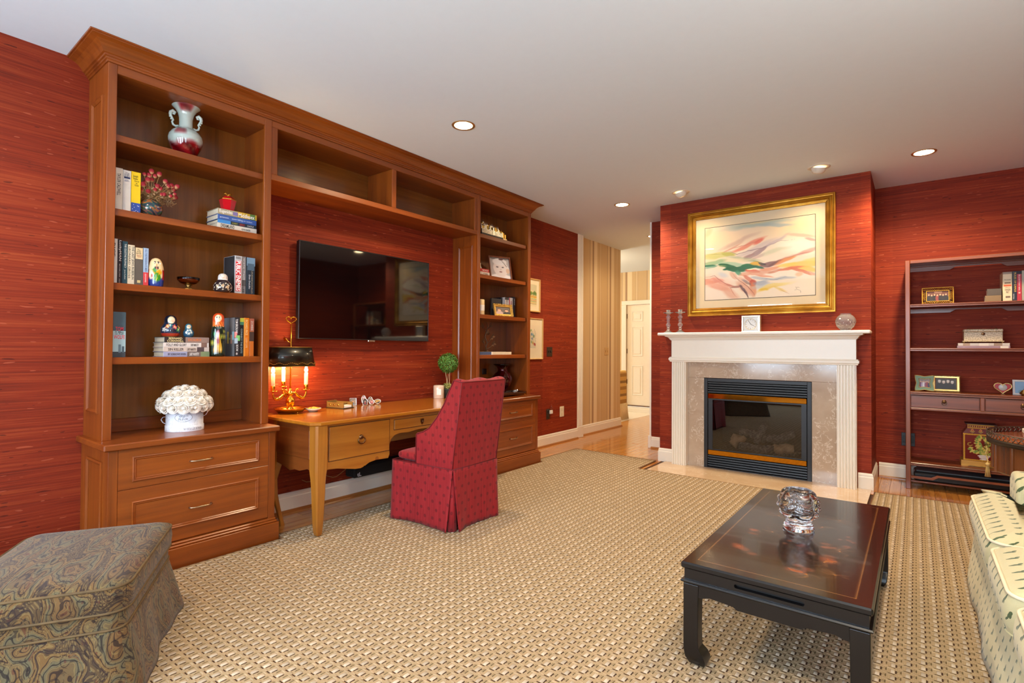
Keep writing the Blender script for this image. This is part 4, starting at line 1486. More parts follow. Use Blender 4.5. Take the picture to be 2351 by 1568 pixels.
# ================================================================== books
def book(label, x, y0, y1, z0, z1, color, depth=0.17, lying=False, words=(), bands=(), group='books on the cherry shelves', rz=0.0, face='+x', pages=PAPER, rough=0.35):
    """hard-cover book; its spine looks +x (or -y when face is '-y'). words: (text, along0, along1, across0, across1, colour, bold); bands: (along0, along1, colour)
    along runs down a standing spine (left to right on a lying one), across from left to right (bottom to top), all 0..1 of the spine"""
    cx, cy = (x, (y0 + y1) / 2) if face == '+x' else ((x[0] + x[1]) / 2, y0)
    t = thing('book', label, 'book', (cx, cy, z0), rz, group)
    H, Wd = z1 - z0, (y1 - y0) if face == '+x' else (x[1] - x[0])
    b = 0.0028
    m = MB()
    # local frame: spine at s = 0 looking +s, across c in -Wd/2..Wd/2, up z in 0..H
    def B(s0, s1, c0, c1, a0, a1, ch=0.0):
        return m.box(s0, s1, c0, c1, a0, a1, ch) if face == '+x' else m.box(c0, c1, -s1, -s0, a0, a1, ch)
    if lying:
        B(-depth, -0.001, -Wd / 2, Wd / 2, 0, b).sm
        B(-depth, -0.001, -Wd / 2, Wd / 2, H - b, H)
        B(-0.004, 0, -Wd / 2, Wd / 2, 0, H, 0.0018)
    else:
        B(-depth, -0.001, -Wd / 2, -Wd / 2 + b, 0, H)
        B(-depth, -0.001, Wd / 2 - b, Wd / 2, 0, H)
        B(-0.004, 0, -Wd / 2, Wd / 2, 0, H, 0.0018)
    m.build('cover', plain('cover_' + color, color, rough), t, local=True)
    m = MB()
    if lying:
        B(-depth + 0.004, -0.004, -Wd / 2 + 0.004, Wd / 2 - 0.004, b, H - b)
    else:
        B(-depth + 0.004, -0.004, -Wd / 2 + b, Wd / 2 - b, 0.003, H - 0.004)
    m.build('pages', pages, t, local=True)
    M3 = WM[t.name]

    def P(s, c, z):
        v = Vector((s, c, z)) if face == '+x' else Vector((c, -s, z))
        return M3 @ v
    N = M3.to_3x3() @ (Vector((1, 0, 0)) if face == '+x' else Vector((0, -1, 0)))
    C = M3.to_3x3() @ (Vector((0, 1, 0)) if face == '+x' else Vector((1, 0, 0)))
    Z = Vector((0, 0, 1))
    for i, bd in enumerate(bands):
        a0, a1, col = bd[:3]
        c0, c1 = (bd[3], bd[4]) if len(bd) > 3 else (0.0, 1.0)
        m = MB()
        if lying:
            q = [(-Wd / 2 + Wd * a0, H * c0), (-Wd / 2 + Wd * a1, H * c0), (-Wd / 2 + Wd * a1, H * c1), (-Wd / 2 + Wd * a0, H * c1)]
        else:
            q = [(-Wd / 2 + Wd * c0, H * (1 - a1)), (-Wd / 2 + Wd * c1, H * (1 - a1)), (-Wd / 2 + Wd * c1, H * (1 - a0)), (-Wd / 2 + Wd * c0, H * (1 - a0))]
        k = 0.0005 + 0.0002 * i
        m.add([P(k, c_, z_) for c_, z_ in q] + [P(-0.0003, c_, z_) for c_, z_ in q], [(0, 1, 2, 3), (0, 1, 5, 4), (1, 2, 6, 5), (2, 3, 7, 6), (3, 0, 4, 7)])
        m.build('spine_panel', ink(col), t)
    lift = 0.0007 + 0.0002 * len(bands)
    for wd in words:
        txt, a0, a1, c0, c1, col = wd[:6]
        mode = wd[6] if len(wd) > 6 else 0.012
        if lying or (isinstance(mode, str) and mode == 'h'):
            if lying:
                O = P(0, Wd * ((a0 + a1) / 2 - 0.5), H * (c0 + c1) / 2)
                lettering(txt, O, C, Z, Wd * (a1 - a0), H * (c1 - c0), ink(col), t, lift=lift, bold=0.012)
            else:
                O = P(0, Wd * ((c0 + c1) / 2 - 0.5), H * (1 - (a0 + a1) / 2))
                lettering(txt, O, C, Z, Wd * (c1 - c0), H * (a1 - a0), ink(col), t, lift=lift, bold=0.012)
        else:
            O = P(0, Wd * ((c0 + c1) / 2 - 0.5), H * (1 - (a0 + a1) / 2))
            lettering(txt, O, -Z, C, H * (a1 - a0), Wd * (c1 - c0), ink(col), t, lift=lift, bold=mode if not isinstance(mode, str) else 0.012)
    return t


BX = -3.60
S1, S2, S3, S4 = SHELF_Z
g = 'books on the second shelf from the top'
book('cream book at the left end of the second shelf, black title running down', BX, 0.9395, 1.009, S3, 2.295, 'e6dcc8', words=(('TAYLOR CALDWELL', 0.13, 0.64, 0.62, 0.86, '2a2626'), ('BRIGHT FLOWS THE RIVER', 0.10, 0.88, 0.24, 0.44, '2a2626')), group=g)
book('white book with dark blue block title between cream and yellow books', BX, 1.010, 1.049, S3, 2.291, 'dcd8d0', words=(('The\nHigh\nEagle', 0.05, 0.15, 0.2, 0.85, '22305a', 'h'), ('DAVID\nBENEDICT', 0.22, 0.27, 0.2, 0.8, '5a6288', 'h')), bands=((0.155, 0.20, '22305a', 0.14, 0.88),), group=g)
t = book('bright yellow book with blue starred foot beside the dried roses', BX, 1.051, 1.097, S3, 2.293, 'f0cc14', words=(('Joseph\nHeller', 0.08, 0.19, 0.15, 0.7, '4a4010', 'h'), ('Good\nas\nGold', 0.20, 0.34, 0.3, 0.8, '4a4010', 'h')), bands=((0.74, 1.0, '2c4a9a'),), group=g)
r = random.Random(4)
m = MB()
for k in range(13):
    yy, zz, s = 1.055 + 0.037 * r.random(), S3 + 0.006 + 0.05 * r.random(), 0.0027
    m.add([(BX + 0.0012, yy + s * (1 if q % 2 == 0 else 0.45) * math.sin(q * PI / 5), zz + s * (1 if q % 2 == 0 else 0.45) * math.cos(q * PI / 5)) for q in range(10)], [tuple(range(9, -1, -1))])
m.build('star_print', ink('f4f2ec'), t, recalc=False, kind='stuff')
g = 'books in the flat pile under the red perfume bottle'
yb0, yb1 = 1.527, 1.781
zz = [S3, 2.066, 2.090, 2.114, 2.148, 2.184]
book('cream book at the bottom of the pile under the red bottle', BX + 0.004, yb0 - 0.003, yb1, S3, 2.088, 'd8d0c0', lying=True, words=(('DREAMLAND', 0.08, 0.42, 0.35, 0.9, '1c1a1a'), ('KEVIN BAKER', 0.6, 0.83, 0.4, 0.7, '3a3634')), group=g)
book('thin book with blue and dark spine second from the bottom of the pile', BX, yb0, yb1, 2.0885, 2.111, '23303a', lying=True, words=(('LEWIS', 0.55, 0.68, 0.2, 0.8, 'b0302a'), ('ROBERT', 0.36, 0.5, 0.25, 0.75, '9a9a4a'), ('CASTLE', 0.75, 0.92, 0.25, 0.75, 'd0d0d0')), bands=((0.0, 0.32, '3a86c8'),), group=g)
book('blue book lying second from the top of the pile under red bottle', BX, yb0, yb1, 2.1115, 2.146, '3a5a9c', lying=True, words=(('guterson', 0.05, 0.27, 0.3, 0.6, 'c6d2e8'), ('snow falling on cedars', 0.35, 0.88, 0.3, 0.65, 'c6d2e8')), group=g)
book('yellow and grey book on top of the pile, carrying the red bottle', BX, yb0, yb1, 2.1465, 2.184, 'a89a7a', lying=True, words=(('Eugenides', 0.04, 0.36, 0.12, 0.88, 'f6f2e8'), ('Middlesex', 0.52, 0.94, 0.12, 0.8, 'f6f2e8')), bands=((0.38, 0.5, '7a6aa0', 0.2, 0.8), (0.5, 1.0, 'c8a028'), (0.82, 0.96, '5a7a3a')), group=g)
d = thing('perfume_bottle', 'red faceted bottle with gold bow stopper on the pile of books', 'bottle', (-3.655, 1.612, 2.184), math.radians(20))
RG = plain('red_glass_facets', 'c0121c', 0.08, 0, 0.6)
MB().lathe([(0, 0), (0.036, 0), (0.052, 0.076), (0.046, 0.084), (0.030, 0.098), (0.012, 0.102), (0, 0.102)], -3.655, 1.612, 2.184, 6, smooth=False).build('bottle_body', RG, d)
MB().lathe([(0.0525, 0.074), (0.0535, 0.077), (0.0525, 0.080)], -3.655, 1.612, 2.184, 6, smooth=False).build('gold_band', GOLD, d)
m = MB().lathe([(0, 0.10), (0.008, 0.10), (0.006, 0.108), (0, 0.11)], -3.655, 1.612, 2.184, 10)
for s in (-1, 1):
    m.tube([(-3.655, 1.612, 2.292), (-3.655, 1.612 + s * 0.014, 2.297), (-3.655, 1.612 + s * 0.026, 2.311), (-3.655, 1.612 + s * 0.012, 2.303), (-3.655, 1.612, 2.294)], 0.0028, 6)
    m.tube([(-3.655, 1.612, 2.292), (-3.655, 1.612 + s * 0.010, 2.303), (-3.655, 1.612 + s * 0.022, 2.299)], 0.0025, 6)
m.build('bow_stopper', GOLD, d)

g = 'books at the left of the third shelf'
z = 1.888
book('white book at the left end of the third shelf, mostly behind the stile', BX, 0.938, 0.990, S2, 1.888, 'd9d6cf', words=(('RICE', 0.1, 0.4, 0.5, 0.8, '222222'),), group=g)
book('black book with white title beside the white book on the third shelf', BX, 0.991, 1.0115, S2, 1.886, '1c1a22', words=(('LuckyMAN', 0.02, 0.48, 0.2, 0.85, 'e6e2dc'), ('MICHAEL J FOX', 0.55, 0.85, 0.3, 0.65, 'b8b4ae'), ('HYPERION', 0.88, 0.98, 0.35, 0.6, 'b8b4ae')), group=g)
book('dark teal book between the black and cream books on the third shelf', BX, 1.0125, 1.0385, S2, 1.880, '1d4a58', words=(('THE CELESTINE PROPHECY', 0.06, 0.62, 0.4, 0.78, 'd6e0dc'), ('James Redfield', 0.66, 0.88, 0.35, 0.7, 'b8c8c8')), group=g)
book('cream book with tall black lettering in two lines on the third shelf', BX, 1.0395, 1.073, S2, 1.864, 'e0d6bc', words=(('THE LAST JEWS IN BERLIN', 0.03, 0.86, 0.5, 0.92, '1c1814'), ('LEONARD GROSS', 0.05, 0.84, 0.1, 0.38, '3a342c')), group=g)
book('grey brown book with a cream title label on the third shelf', BX, 1.075, 1.1155, S2, 1.853, '5e5850', words=(('The\nGold\nBandit', 0.04, 0.17, 0.15, 0.75, '5a4a2a', 'h'), ('Elizabeth\nCapote', 0.19, 0.26, 0.2, 0.8, '9a3a2a', 'h')), bands=((0.0, 0.30, 'e0c89a', 0.06, 0.94), (0.86, 0.93, 'c8b27a', 0.3, 0.7)), group=g)
book('pale blue and red book beside the moustached doll on the third shelf', BX, 1.117, 1.143, S2, 1.857, '9fb8d4', words=(('ALL THE PRESIDENTS MEN', 0.03, 0.62, 0.3, 0.7, '6a7aa0'), ('BOB WOODWARD', 0.68, 0.9, 0.3, 0.6, 'f0d0d0')), bands=((0.64, 1.0, 'd23a3c'),), group=g)
g = 'books at the right of the third shelf'
c1 = book('black and grey book with red spine panel beside the white ornate doll', -3.585, 1.633, 1.679, S2, 1.886, 'b9b9bc', words=(('PUBLIC ENEMIES', 0.14, 0.92, 0.18, 0.82, 'ffffff', 0.02), ('BRYAN BURROUGH', 0.02, 0.09, 0.15, 0.85, '55555a', 'h')), bands=((0.13, 0.93, 'c4202c', 0.12, 0.88),), depth=0.16, group=g)
book('mottled grey book between the red-panelled book and the tower-picture book', BX, 1.680, 1.713, S2, 1.889, '8d8a88', words=(('MORTAL STAKES', 0.05, 0.62, 0.3, 0.75, 'd8d4d0'), ('LEE', 0.8, 0.95, 0.3, 0.7, '3a3a3a')), bands=((0.62, 0.78, '5a5654'),), group=g)
book('dark blue grey book with misty tower spine at the right end of third shelf', BX, 1.718, 1.7745, S2, 1.887, '2c3a44', words=(('UNDERWORLD', 0.34, 0.96, 0.58, 0.72, 'b8a888'), ('Don DeLillo', 0.46, 0.84, 0.26, 0.44, 'e0e0e0')), bands=((0.0, 0.22, '7a98ac'), (0.16, 0.34, '506878', 0.1, 0.9)), group=g)
# the dark front board of the book at the left of that row
MB().box(-3.74, -3.59, 1.6322, 1.633, S2 + 0.002, 1.884).build('front_board', ink('26262a'), c1)

g = 'books on the fourth shelf'
t = book('grey blue book with pink lettering alone at the left of the fourth shelf', BX, 0.974, 1.036, S1, 1.472, '47606e', words=(('TOM', 0.33, 0.42, 0.2, 0.8, 'e23a50', 'h'), ('A Man\nin Full', 0.43, 0.50, 0.15, 0.85, '22262c', 'h'), ('WOLFE', 0.51, 0.60, 0.08, 0.92, 'e23a50', 'h')), bands=((0.42, 1.0, 'a8ccd8'), (0.88, 1.0, '3a4650'), (0.72, 0.9, '6a8698', 0.45, 0.65), (0.76, 0.9, '4c6474', 0.72, 0.9)), group=g)
g = 'books in the flat pile under the two small dolls'
ya, yb = 1.229, 1.487
book('pale blue book at the bottom of the pile under two nesting dolls', BX, ya, yb + 0.002, S1, 1.2455, '9a9cb8', lying=True, words=(('BY SORROWS RIVER', 0.09, 0.47, 0.3, 0.7, '2c2830'), ('LARRY McMURTRY', 0.55, 0.76, 0.2, 0.8, 'e6e2dc')), bands=((0.5, 0.8, '6a5a54'), (0.8, 1.0, '7a8a62')), group=g)
book('tan and white book second from the bottom of the pile under nesting dolls', BX, ya - 0.002, yb + 0.001, 1.246, 1.273, 'c9b9ae', lying=True, words=(('SIN KILLER', 0.10, 0.43, 0.22, 0.8, '2a2424'), ('LARRY McMURTRY', 0.5, 0.7, 0.2, 0.8, '4a3a34')), bands=((0.72, 0.88, '4a3a3c'),), group=g)
book('white and brown book third from the bottom of the pile under nesting dolls', BX, ya - 0.001, yb - 0.001, 1.2735, 1.301, 'd6ccc6', lying=True, words=(('FOLLY AND GLORY', 0.06, 0.49, 0.22, 0.8, '2a2626'), ('LARRY McMURTRY', 0.58, 0.76, 0.2, 0.8, '4a3a34')), bands=((0.82, 0.95, '7a5c50'),), group=g)
book('dark book with gold lettering on top of the pile, carrying two nesting dolls', BX, ya + 0.003, yb - 0.002, 1.3015, 1.336, '2a2526', lying=True, words=(('BERNARD\nCORNWELL', 0.06, 0.42, 0.10, 0.92, 'e8d49a'), ('EXCALIBUR', 0.52, 0.82, 0.3, 0.75, 'd8702a')), bands=((0.46, 1.0, '8a7268'),), group=g)
g = 'books at the right of the fourth shelf'
c1 = book('grey and black book with colour swatches right of the tall doll', -3.585, 1.637, 1.672, S1, 1.474, '24242a', words=(('TOM BROKAW', 0.04, 0.40, 0.15, 0.6, 'e6e6e6'), ('BOOM', 0.70, 0.86, 0.3, 0.7, 'd8d8d8'), ('8', 0.9, 0.96, 0.3, 0.6, 'd8d8d8', 'h')), bands=((0.37, 0.52, 'e08a8a', 0.0, 0.5), (0.46, 0.6, '7ac070', 0.3, 1.0), (0.53, 0.67, 'a8bcd0', 0, 0.6)), depth=0.16, group=g)
bd = MB().box(-3.743, -3.588, 1.6362, 1.637, S1 + 0.002, 1.472)
bd.build('front_board', ink('7e8084'), c1)
m = MB()
for k, cc in enumerate(('d87a9a', '8aa8c8', 'e8c860', 'b0d0a0', 'e0a890', '9ac8d8')):
    MB().box(-3.735 + 0.024 * k, -3.713 + 0.024 * k, 1.6352, 1.6362, S1 + 0.085 + 0.025 * (k % 2), S1 + 0.125 + 0.02 * (k % 3)).build('swatch', ink(cc), c1)
book('black and lime book between swatch book and orange book on the fourth shelf', BX, 1.673, 1.704, S1, 1.472, '1e2a2e', words=(('CONNECT THE DOTS', 0.28, 0.92, 0.35, 0.7, 'a8c0c8'),), bands=((0.0, 0.10, 'b8c040'), (0.10, 0.18, '4a8a6a')), group=g)
book('bright orange book with pale lettering near the right end of the fourth shelf', BX, 1.705, 1.741, S1, 1.475, 'e07a1e', words=(('RICHARD PRICE', 0.05, 0.45, 0.3, 0.7, 'f6d890'), ('LUSH LIFE', 0.52, 0.78, 0.35, 0.65, 'f0c890')), bands=((0.0, 1.0, 'f0a040', 0.0, 0.25),), group=g)
book('orange book with dark middle band at the right end of the fourth shelf', BX, 1.744, 1.7735, S1, 1.472, 'd0702a', words=(('ZOMBIE', 0.06, 0.32, 0.3, 0.75, 'd8c8b8'),), bands=((0.0, 0.34, 'a85a40'), (0.35, 0.6, '4a3428')), group=g)

# ================================================================== vases, dolls, flowers in the left bookcase
d = thing('handled_vase', 'pale celadon vase with red flambe glaze and scroll handles on top shelf', 'vase', (-3.67, 1.357, S4))


def flambe(T, Z):
    n = np.sin(T * 3 + Z * 25) * 0.3 + np.sin(T * 7 + 1 + Z * 60) * 0.15 + 0.4 * np.sin(T - 0.9)
    m = np.clip((0.115 - Z + 0.035 * n) / 0.03, 0, 1)[..., None]
    m2 = (np.clip((0.03 - np.abs(Z - 0.315)) / 0.02, 0, 1) * np.clip((np.cos(T - 5.9) - 0.72) / 0.2, 0, 1))[..., None]
    m3 = (np.clip((0.03 - np.abs(Z - 0.155)) / 0.02, 0, 1) * np.clip((np.cos(T - 5.6) - 0.9) / 0.06, 0, 1))[..., None]
    base = np.array([0.74, 0.79, 0.75])
    red = np.array([0.46, 0.03, 0.06]) + 0.12 * np.sin(T * 5 + Z * 80)[..., None] * np.array([1, 0.2, 0.2])
    m = np.maximum(m, np.maximum(m2 * 0.85, m3 * 0.6))
    return base * (1 - m) + red * m


pf = [(0.0, 0.004), (0.047, 0.0), (0.050, 0.006), (0.052, 0.012), (0.066, 0.035), (0.083, 0.07), (0.094, 0.105), (0.0955, 0.125), (0.092, 0.145), (0.078, 0.167), (0.058, 0.183), (0.041, 0.192), (0.038, 0.2), (0.037, 0.225), (0.038, 0.255), (0.044, 0.285), (0.058, 0.31), (0.075, 0.328), (0.086, 0.337), (0.088, 0.341), (0.084, 0.341), (0.066, 0.326), (0.048, 0.305), (0.036, 0.28), (0.032, 0.25), (0.0, 0.22)]
pfd = []
for a, c in zip(pf, pf[1:]):
    for q in (0, 0.33, 0.66):
        pfd.append((a[0] + (c[0] - a[0]) * q, a[1] + (c[1] - a[1]) * q))
pfd.append(pf[-1])
painted_lathe('vase_body', pfd, 56, flambe, d, PRINTG, (-3.67, 1.357, S4))
CEL = plain('celadon', 'bcc9bf', 0.15, 0, 0.5)
va = math.radians(62)
for s in (-1, 1):
    dx, dy = 0.25 * s, 0.968 * s
    m = MB()
    hp = [(0.040, 0.205), (0.055, 0.198), (0.068, 0.204), (0.074, 0.22), (0.068, 0.233), (0.076, 0.248), (0.084, 0.262), (0.082, 0.28), (0.070, 0.29), (0.060, 0.283), (0.064, 0.272), (0.072, 0.272)]
    m.tube([(-3.67 + dx * q, 1.357 + dy * q, S4 + z) for q, z in hp], [0.006, 0.007, 0.007, 0.006, 0.006, 0.007, 0.009, 0.011, 0.011, 0.009, 0.007, 0.005], 8)
    for q, z in ((0.088, 0.27), (0.086, 0.252), (0.079, 0.238), (0.078, 0.288)):
        m.lathe([(0, -0.007), (0.006, -0.002), (0.005, 0.004), (0, 0.008)], -3.67 + dx * q, 1.357 + dy * q, S4 + z, 8)
    m.build('scroll_handle', CEL, d)

# dried roses in a round marbled vase
RVX, RVY = -3.655, 1.165
d = thing('rose_vase', 'round marbled pottery vase of dried red rosebuds beside yellow book', 'vase', (RVX, RVY, S3))


def marbled(T, Z):
    w = np.sin(T * 4 + 14 * np.sin(Z * 40 + T) * 0.25 + Z * 60) + 0.6 * np.sin(Z * 190 + T * 3 + np.sin(T * 5) * 2)
    pal = np.array([[0.16, 0.20, 0.26], [0.15, 0.33, 0.30], [0.62, 0.38, 0.22], [0.30, 0.26, 0.36], [0.20, 0.36, 0.26]])
    k = np.clip(((w + 1.6) / 3.2 * 5), 0, 4.999).astype(int)
    return pal[k]


pf = [(0.0001, 0), (0.034, 0)] + [(0.063 * math.sin(q), 0.058 - 0.058 * math.cos(q)) for q in np.linspace(0.6, 2.72, 40)] + [(0.024, 0.113), (0.02, 0.112), (0.0001, 0.09)]
painted_lathe('vase_body', pf, 72, marbled, d, PRINTG, (RVX, RVY, S3))
bud = MB()
bud.lathe([(0, -0.012), (0.005, -0.011), (0.010, -0.003), (0.0115, 0.004), (0.009, 0.011), (0.0045, 0.014), (0, 0.012)], 0, 0, 0, 10, mod=lambda th, r, z: r * (1 + 0.12 * math.sin(3 * th + z * 200)))
budm = bud.mesh('rosebud')
BUD = NT('dried_rose')
q = BUD.xyz()
BUD.base(BUD.ramp(BUD.math('MULTIPLY_ADD', q[2], 36.0, 0.5), [(0.2, lin('d8a878')), (0.5, lin('b02a34')), (0.8, lin('8a1020'))]))
BUD.set(Roughness=0.8)
budm.materials.append(BUD.m)
stm = MB()
r = random.Random(9)
for k in range(46):
    a = r.random() * 2 * PI
    e = r.uniform(-0.15, 1.0)
    R = r.uniform(0.085, 0.125)
    px = RVX + 0.55 * R * math.cos(a) * math.cos(e * 1.2) + 0.01
    py = RVY + R * math.sin(a) * math.cos(e * 1.1) + 0.03
    pz = S3 + 0.155 + 0.9 * R * max(0, math.sin(e * 1.35)) + r.uniform(-0.015, 0.02)
    pz = min(pz, S4 - 0.085)
    px = max(-3.83, px)
    py = max(1.113, py)
    o = link('rosebud', budm, None, d)
    dirv = Vector((px - RVX, py - RVY, pz - S3 - 0.08)).normalized()
    o.location = (px - RVX, py - RVY, pz - S3)
    o.rotation_euler = Vector((0, 0, 1)).rotation_difference(dirv).to_euler()
    sc = r.uniform(0.85, 1.25)
    o.scale = (sc, sc, sc)
    stm.tube([(RVX + r.uniform(-0.012, 0.012), RVY + r.uniform(-0.012, 0.012), S3 + 0.09), ((RVX + px) / 2, (RVY + py) / 2, S3 + 0.11 + (pz - S3 - 0.09) * 0.4), (px, py, pz - 0.008)], 0.0014, 5)
for k in range(220):
    a, R = r.random() * 2 * PI, r.uniform(0.02, 0.105)
    x, y, z = RVX + R * 0.6 * math.cos(a), RVY + 0.02 + R * math.sin(a), S3 + 0.105 + r.uniform(0, 0.085)
    y = max(1.106, y)
    stm.tube([(x, y, z), (x + r.uniform(-0.02, 0.02), y + r.uniform(0, 0.03), z + r.uniform(-0.025, 0.02)), (x + r.uniform(-0.02, 0.02), y + r.uniform(0, 0.04), z + r.uniform(-0.03, 0.02))], 0.0009, 4)
stm.build('dried_stems', plain('straw', 'b08a58', 0.8, vary=0.15), d, kind='stuff')
lf = MB()
for k in range(90):
    a, e, R = r.random() * 6.28, r.random(), r.uniform(0.05, 0.105)
    x, y, z = RVX + 0.6 * R * math.cos(a), max(1.106, RVY + 0.025 + R * math.sin(a)), S3 + 0.12 + R * e
    s = r.uniform(0.008, 0.016)
    v = [Vector((r.uniform(-1, 1), r.uniform(-1, 1), r.uniform(-1, 1))).normalized() * s for _ in range(3)]
    lf.add([Vector((x, y, z)) + v[0], Vector((x, y, z)) + v[1], Vector((x, y, z)) + v[2]], [(0, 1, 2)])
lf.build('dried_leaves', plain('dried_leaf', 'b99a76', 0.8, vary=0.15), d, recalc=False, kind='stuff')


def doll(name, label, loc, prof, fn, yaw=0.0, seg=72, sub=3):
    t = thing(name, label, 'doll', loc)
    pf = []
    for a, c in zip(prof, prof[1:]):
        for q in range(sub):
            pf.append((a[0] + (c[0] - a[0]) * q / sub, a[1] + (c[1] - a[1]) * q / sub))
    pf.append(prof[-1])
    # smooth the outline
    R = np.array([p[0] for p in pf])
    for _ in range(2):
        R[1:-1] = (R[:-2] + 2 * R[1:-1] + R[2:]) / 4
    pf = list(zip(R, [p[1] for p in pf]))
    painted_lathe('doll_body', pf, seg, lambda T, Z: fn(((T - yaw + np.pi) % (2 * np.pi)) - np.pi, Z), t, PRINTG, loc)
    return t


class DP:
    """paint on a lathe: t angle from the front (radians, + = viewer's right), z height"""
    def __init__(s, T, Z, c):
        s.T, s.Z = T, Z
        s.c = np.ones(T.shape + (3,)) * np.array(lin0(c))

    def m(s, mask, c, al=1.0):
        k = np.clip(mask, 0, 1)[..., None] * al
        s.c = s.c * (1 - k) + np.array(lin0(c)) * k
        return s

    def e(s, t, z, rt_, rz, c, soft=0.15, al=1.0):
        d = np.sqrt(((s.T - t) / rt_) ** 2 + ((s.Z - z) / rz) ** 2)
        return s.m((1 - d) / soft + 0.5, c, al)

    def flower(s, t, z, rad, c, c2, R=0.05):
        a = np.arctan2((s.Z - z), (s.T - t) * R)
        d = np.hypot((s.T - t) * R, s.Z - z) / (rad * (0.75 + 0.25 * np.cos(5 * a)))
        s.m((1 - d) / 0.2 + 0.5, c)
        return s.e(t, z, rad * 0.35 / R, rad * 0.35, c2)


def lin0(c):
    return [int(c[i:i + 2], 16) / 255 for i in (0, 2, 4)]


def face(p, z, rt_, rz, skin='f0c9a4', brow='3a2a20', cheeks=True):
    p.e(0, z, rt_, rz, skin, 0.08)
    for s in (-1, 1):
        if cheeks:
            p.e(s * rt_ * 0.5, z - rz * 0.25, rt_ * 0.26, rz * 0.22, 'e08a7a', 0.8, 0.6)
        p.e(s * rt_ * 0.38, z + rz * 0.14, rt_ * 0.17, rz * 0.10, 'ffffff')
        p.e(s * rt_ * 0.38, z + rz * 0.14, rt_ * 0.09, rz * 0.10, '2a3a4a')
        p.e(s * rt_ * 0.38, z + rz * 0.36, rt_ * 0.22, rz * 0.05, brow)
    p.e(0, z - rz * 0.1, rt_ * 0.07, rz * 0.12, 'd09a78')
    p.e(0, z - rz * 0.42, rt_ * 0.18, rz * 0.07, 'c0302a')
    return p


def fat_man(T, Z):
    p = DP(T, Z, 'efcf9e')
    p.m((0.053 - Z) / 0.004, '203a8a')
    p.m(((np.abs(T) > 0.9) & (Z > 0.045) & (Z < 0.105)).astype(float), 'b01c24')
    p.m(((np.abs(T) > 1.25) & (Z > 0.128)).astype(float), '3a2412')
    p.e(0.1, 0.088, 0.75, 0.018, 'e8a820')
    p.e(0.15, 0.056, 0.52, 0.026, '3a8a2a')
    for a, b in ((0.0, 0.065), (0.2, 0.052), (0.35, 0.066), (-0.15, 0.05), (0.1, 0.04)):
        p.e(a, b, 0.06, 0.004, 'd8d040')
    p.e(-0.55, 0.068, 0.3, 0.026, 'f0e2c8')
    p.e(-0.45, 0.062, 0.14, 0.012, 'c02a2a')
    p.e(-0.1, 0.1, 0.3, 0.012, '4a9a4a')
    p.m((Z > 0.142) * np.clip((np.abs(T) - 0.6) * 3, 0, 1) * 0.0, '3a2412')
    for s in (-1, 1):
        p.e(0.12 + s * 0.26, 0.140, 0.12, 0.006, 'ffffff')
        p.e(0.12 + s * 0.26, 0.140, 0.06, 0.005, '22201e')
        p.e(0.12 + s * 0.28, 0.149, 0.17, 0.003, '2a1a10')
        p.e(0.12 + s * 0.16, 0.116 - 0.003, 0.16, 0.006, '2a1a10')
    p.e(0.12, 0.128, 0.11, 0.008, 'd8935f')
    p.e(0.12, 0.109, 0.1, 0.003, 'b83a2a')
    return p.c


DX = -3.60
doll('nesting_doll', 'large egg-shaped doll painted as a moustached man beside the pale blue book', (DX - 0.015, 1.187, S2),
     [(0, 0), (0.034, 0), (0.037, 0.01), (0.041, 0.04), (0.042, 0.07), (0.041, 0.1), (0.038, 0.125), (0.032, 0.15), (0.022, 0.167), (0.01, 0.174), (0, 0.175)], fat_man, -0.35)


def lace(T, Z):
    p = DP(T, Z, '2a2022')
    for k in range(9):
        for j in range(4):
            p.e(-2.8 + k * 0.7 + 0.35 * (j % 2), 0.014 + j * 0.014, 0.10, 0.0035, 'd8c8b0')
    for a in (-0.5, 0.0, 0.5):
        p.flower(a, 0.03 + 0.008 * (a == 0), 0.013, 'e8d0a8', 'a86a3a', 0.055)
    p.m((Z > 0.078).astype(float), 'dcd4ce')
    for k in range(20):
        p.e(-3 + k * 0.31, 0.105, 0.05, 0.022, '8a8480', 0.4)
    face(p, 0.096, 0.5, 0.015, 'f0d0b4')
    return p.c


doll('nesting_doll', 'small squat black and white patterned doll in front of the red-panelled book', (-3.572, 1.552, S2),
     [(0, 0), (0.044, 0), (0.053, 0.014), (0.056, 0.034), (0.050, 0.055), (0.036, 0.072), (0.028, 0.08), (0.029, 0.094), (0.027, 0.108), (0.017, 0.119), (0, 0.123)], lace, -0.4)


def matron(T, Z):
    p = DP(T, Z, '1c2a44')
    p.m((0.022 - Z) / 0.003, 'a8321e')
    p.m(((Z < 0.004)).astype(float), 'd8a040')
    for a, b, c, c2 in ((-0.8, 0.045, 'd8d4cc', 'a8a49c'), (0.35, 0.062, 'd85a5a', 'f0d080'), (0.75, 0.045, '3a8a4a', 'e0e0a0'), (-0.2, 0.072, '3a9aa0', 'f0f0e0'), (-0.5, 0.066, 'e07a4a', 'f8e0a0'), (1.1, 0.06, 'e0a030', 'f8f0d0'), (0.1, 0.04, '1a1a22', '3a3a4a')):
        p.flower(a, b, 0.015, c, c2, 0.05)
    p.m((Z > 0.088).astype(float) * (np.abs(T) > 0.62), '141a2c')
    p.e(0.0, 0.105, 0.72, 0.026, '141a2c')
    p.e(0.0, 0.104, 0.62, 0.022, 'd8c49a')
    face(p, 0.101, 0.5, 0.019, 'f2d2b2')
    return p.c


doll('nesting_doll', 'dark blue doll with flowered shawl, the larger of two on the pile of books', (-3.645, 1.28, 1.336),
     [(0, 0), (0.040, 0), (0.044, 0.006), (0.052, 0.025), (0.053, 0.045), (0.048, 0.062), (0.036, 0.078), (0.032, 0.086), (0.034, 0.1), (0.031, 0.118), (0.021, 0.13), (0, 0.135)], matron, -0.2)


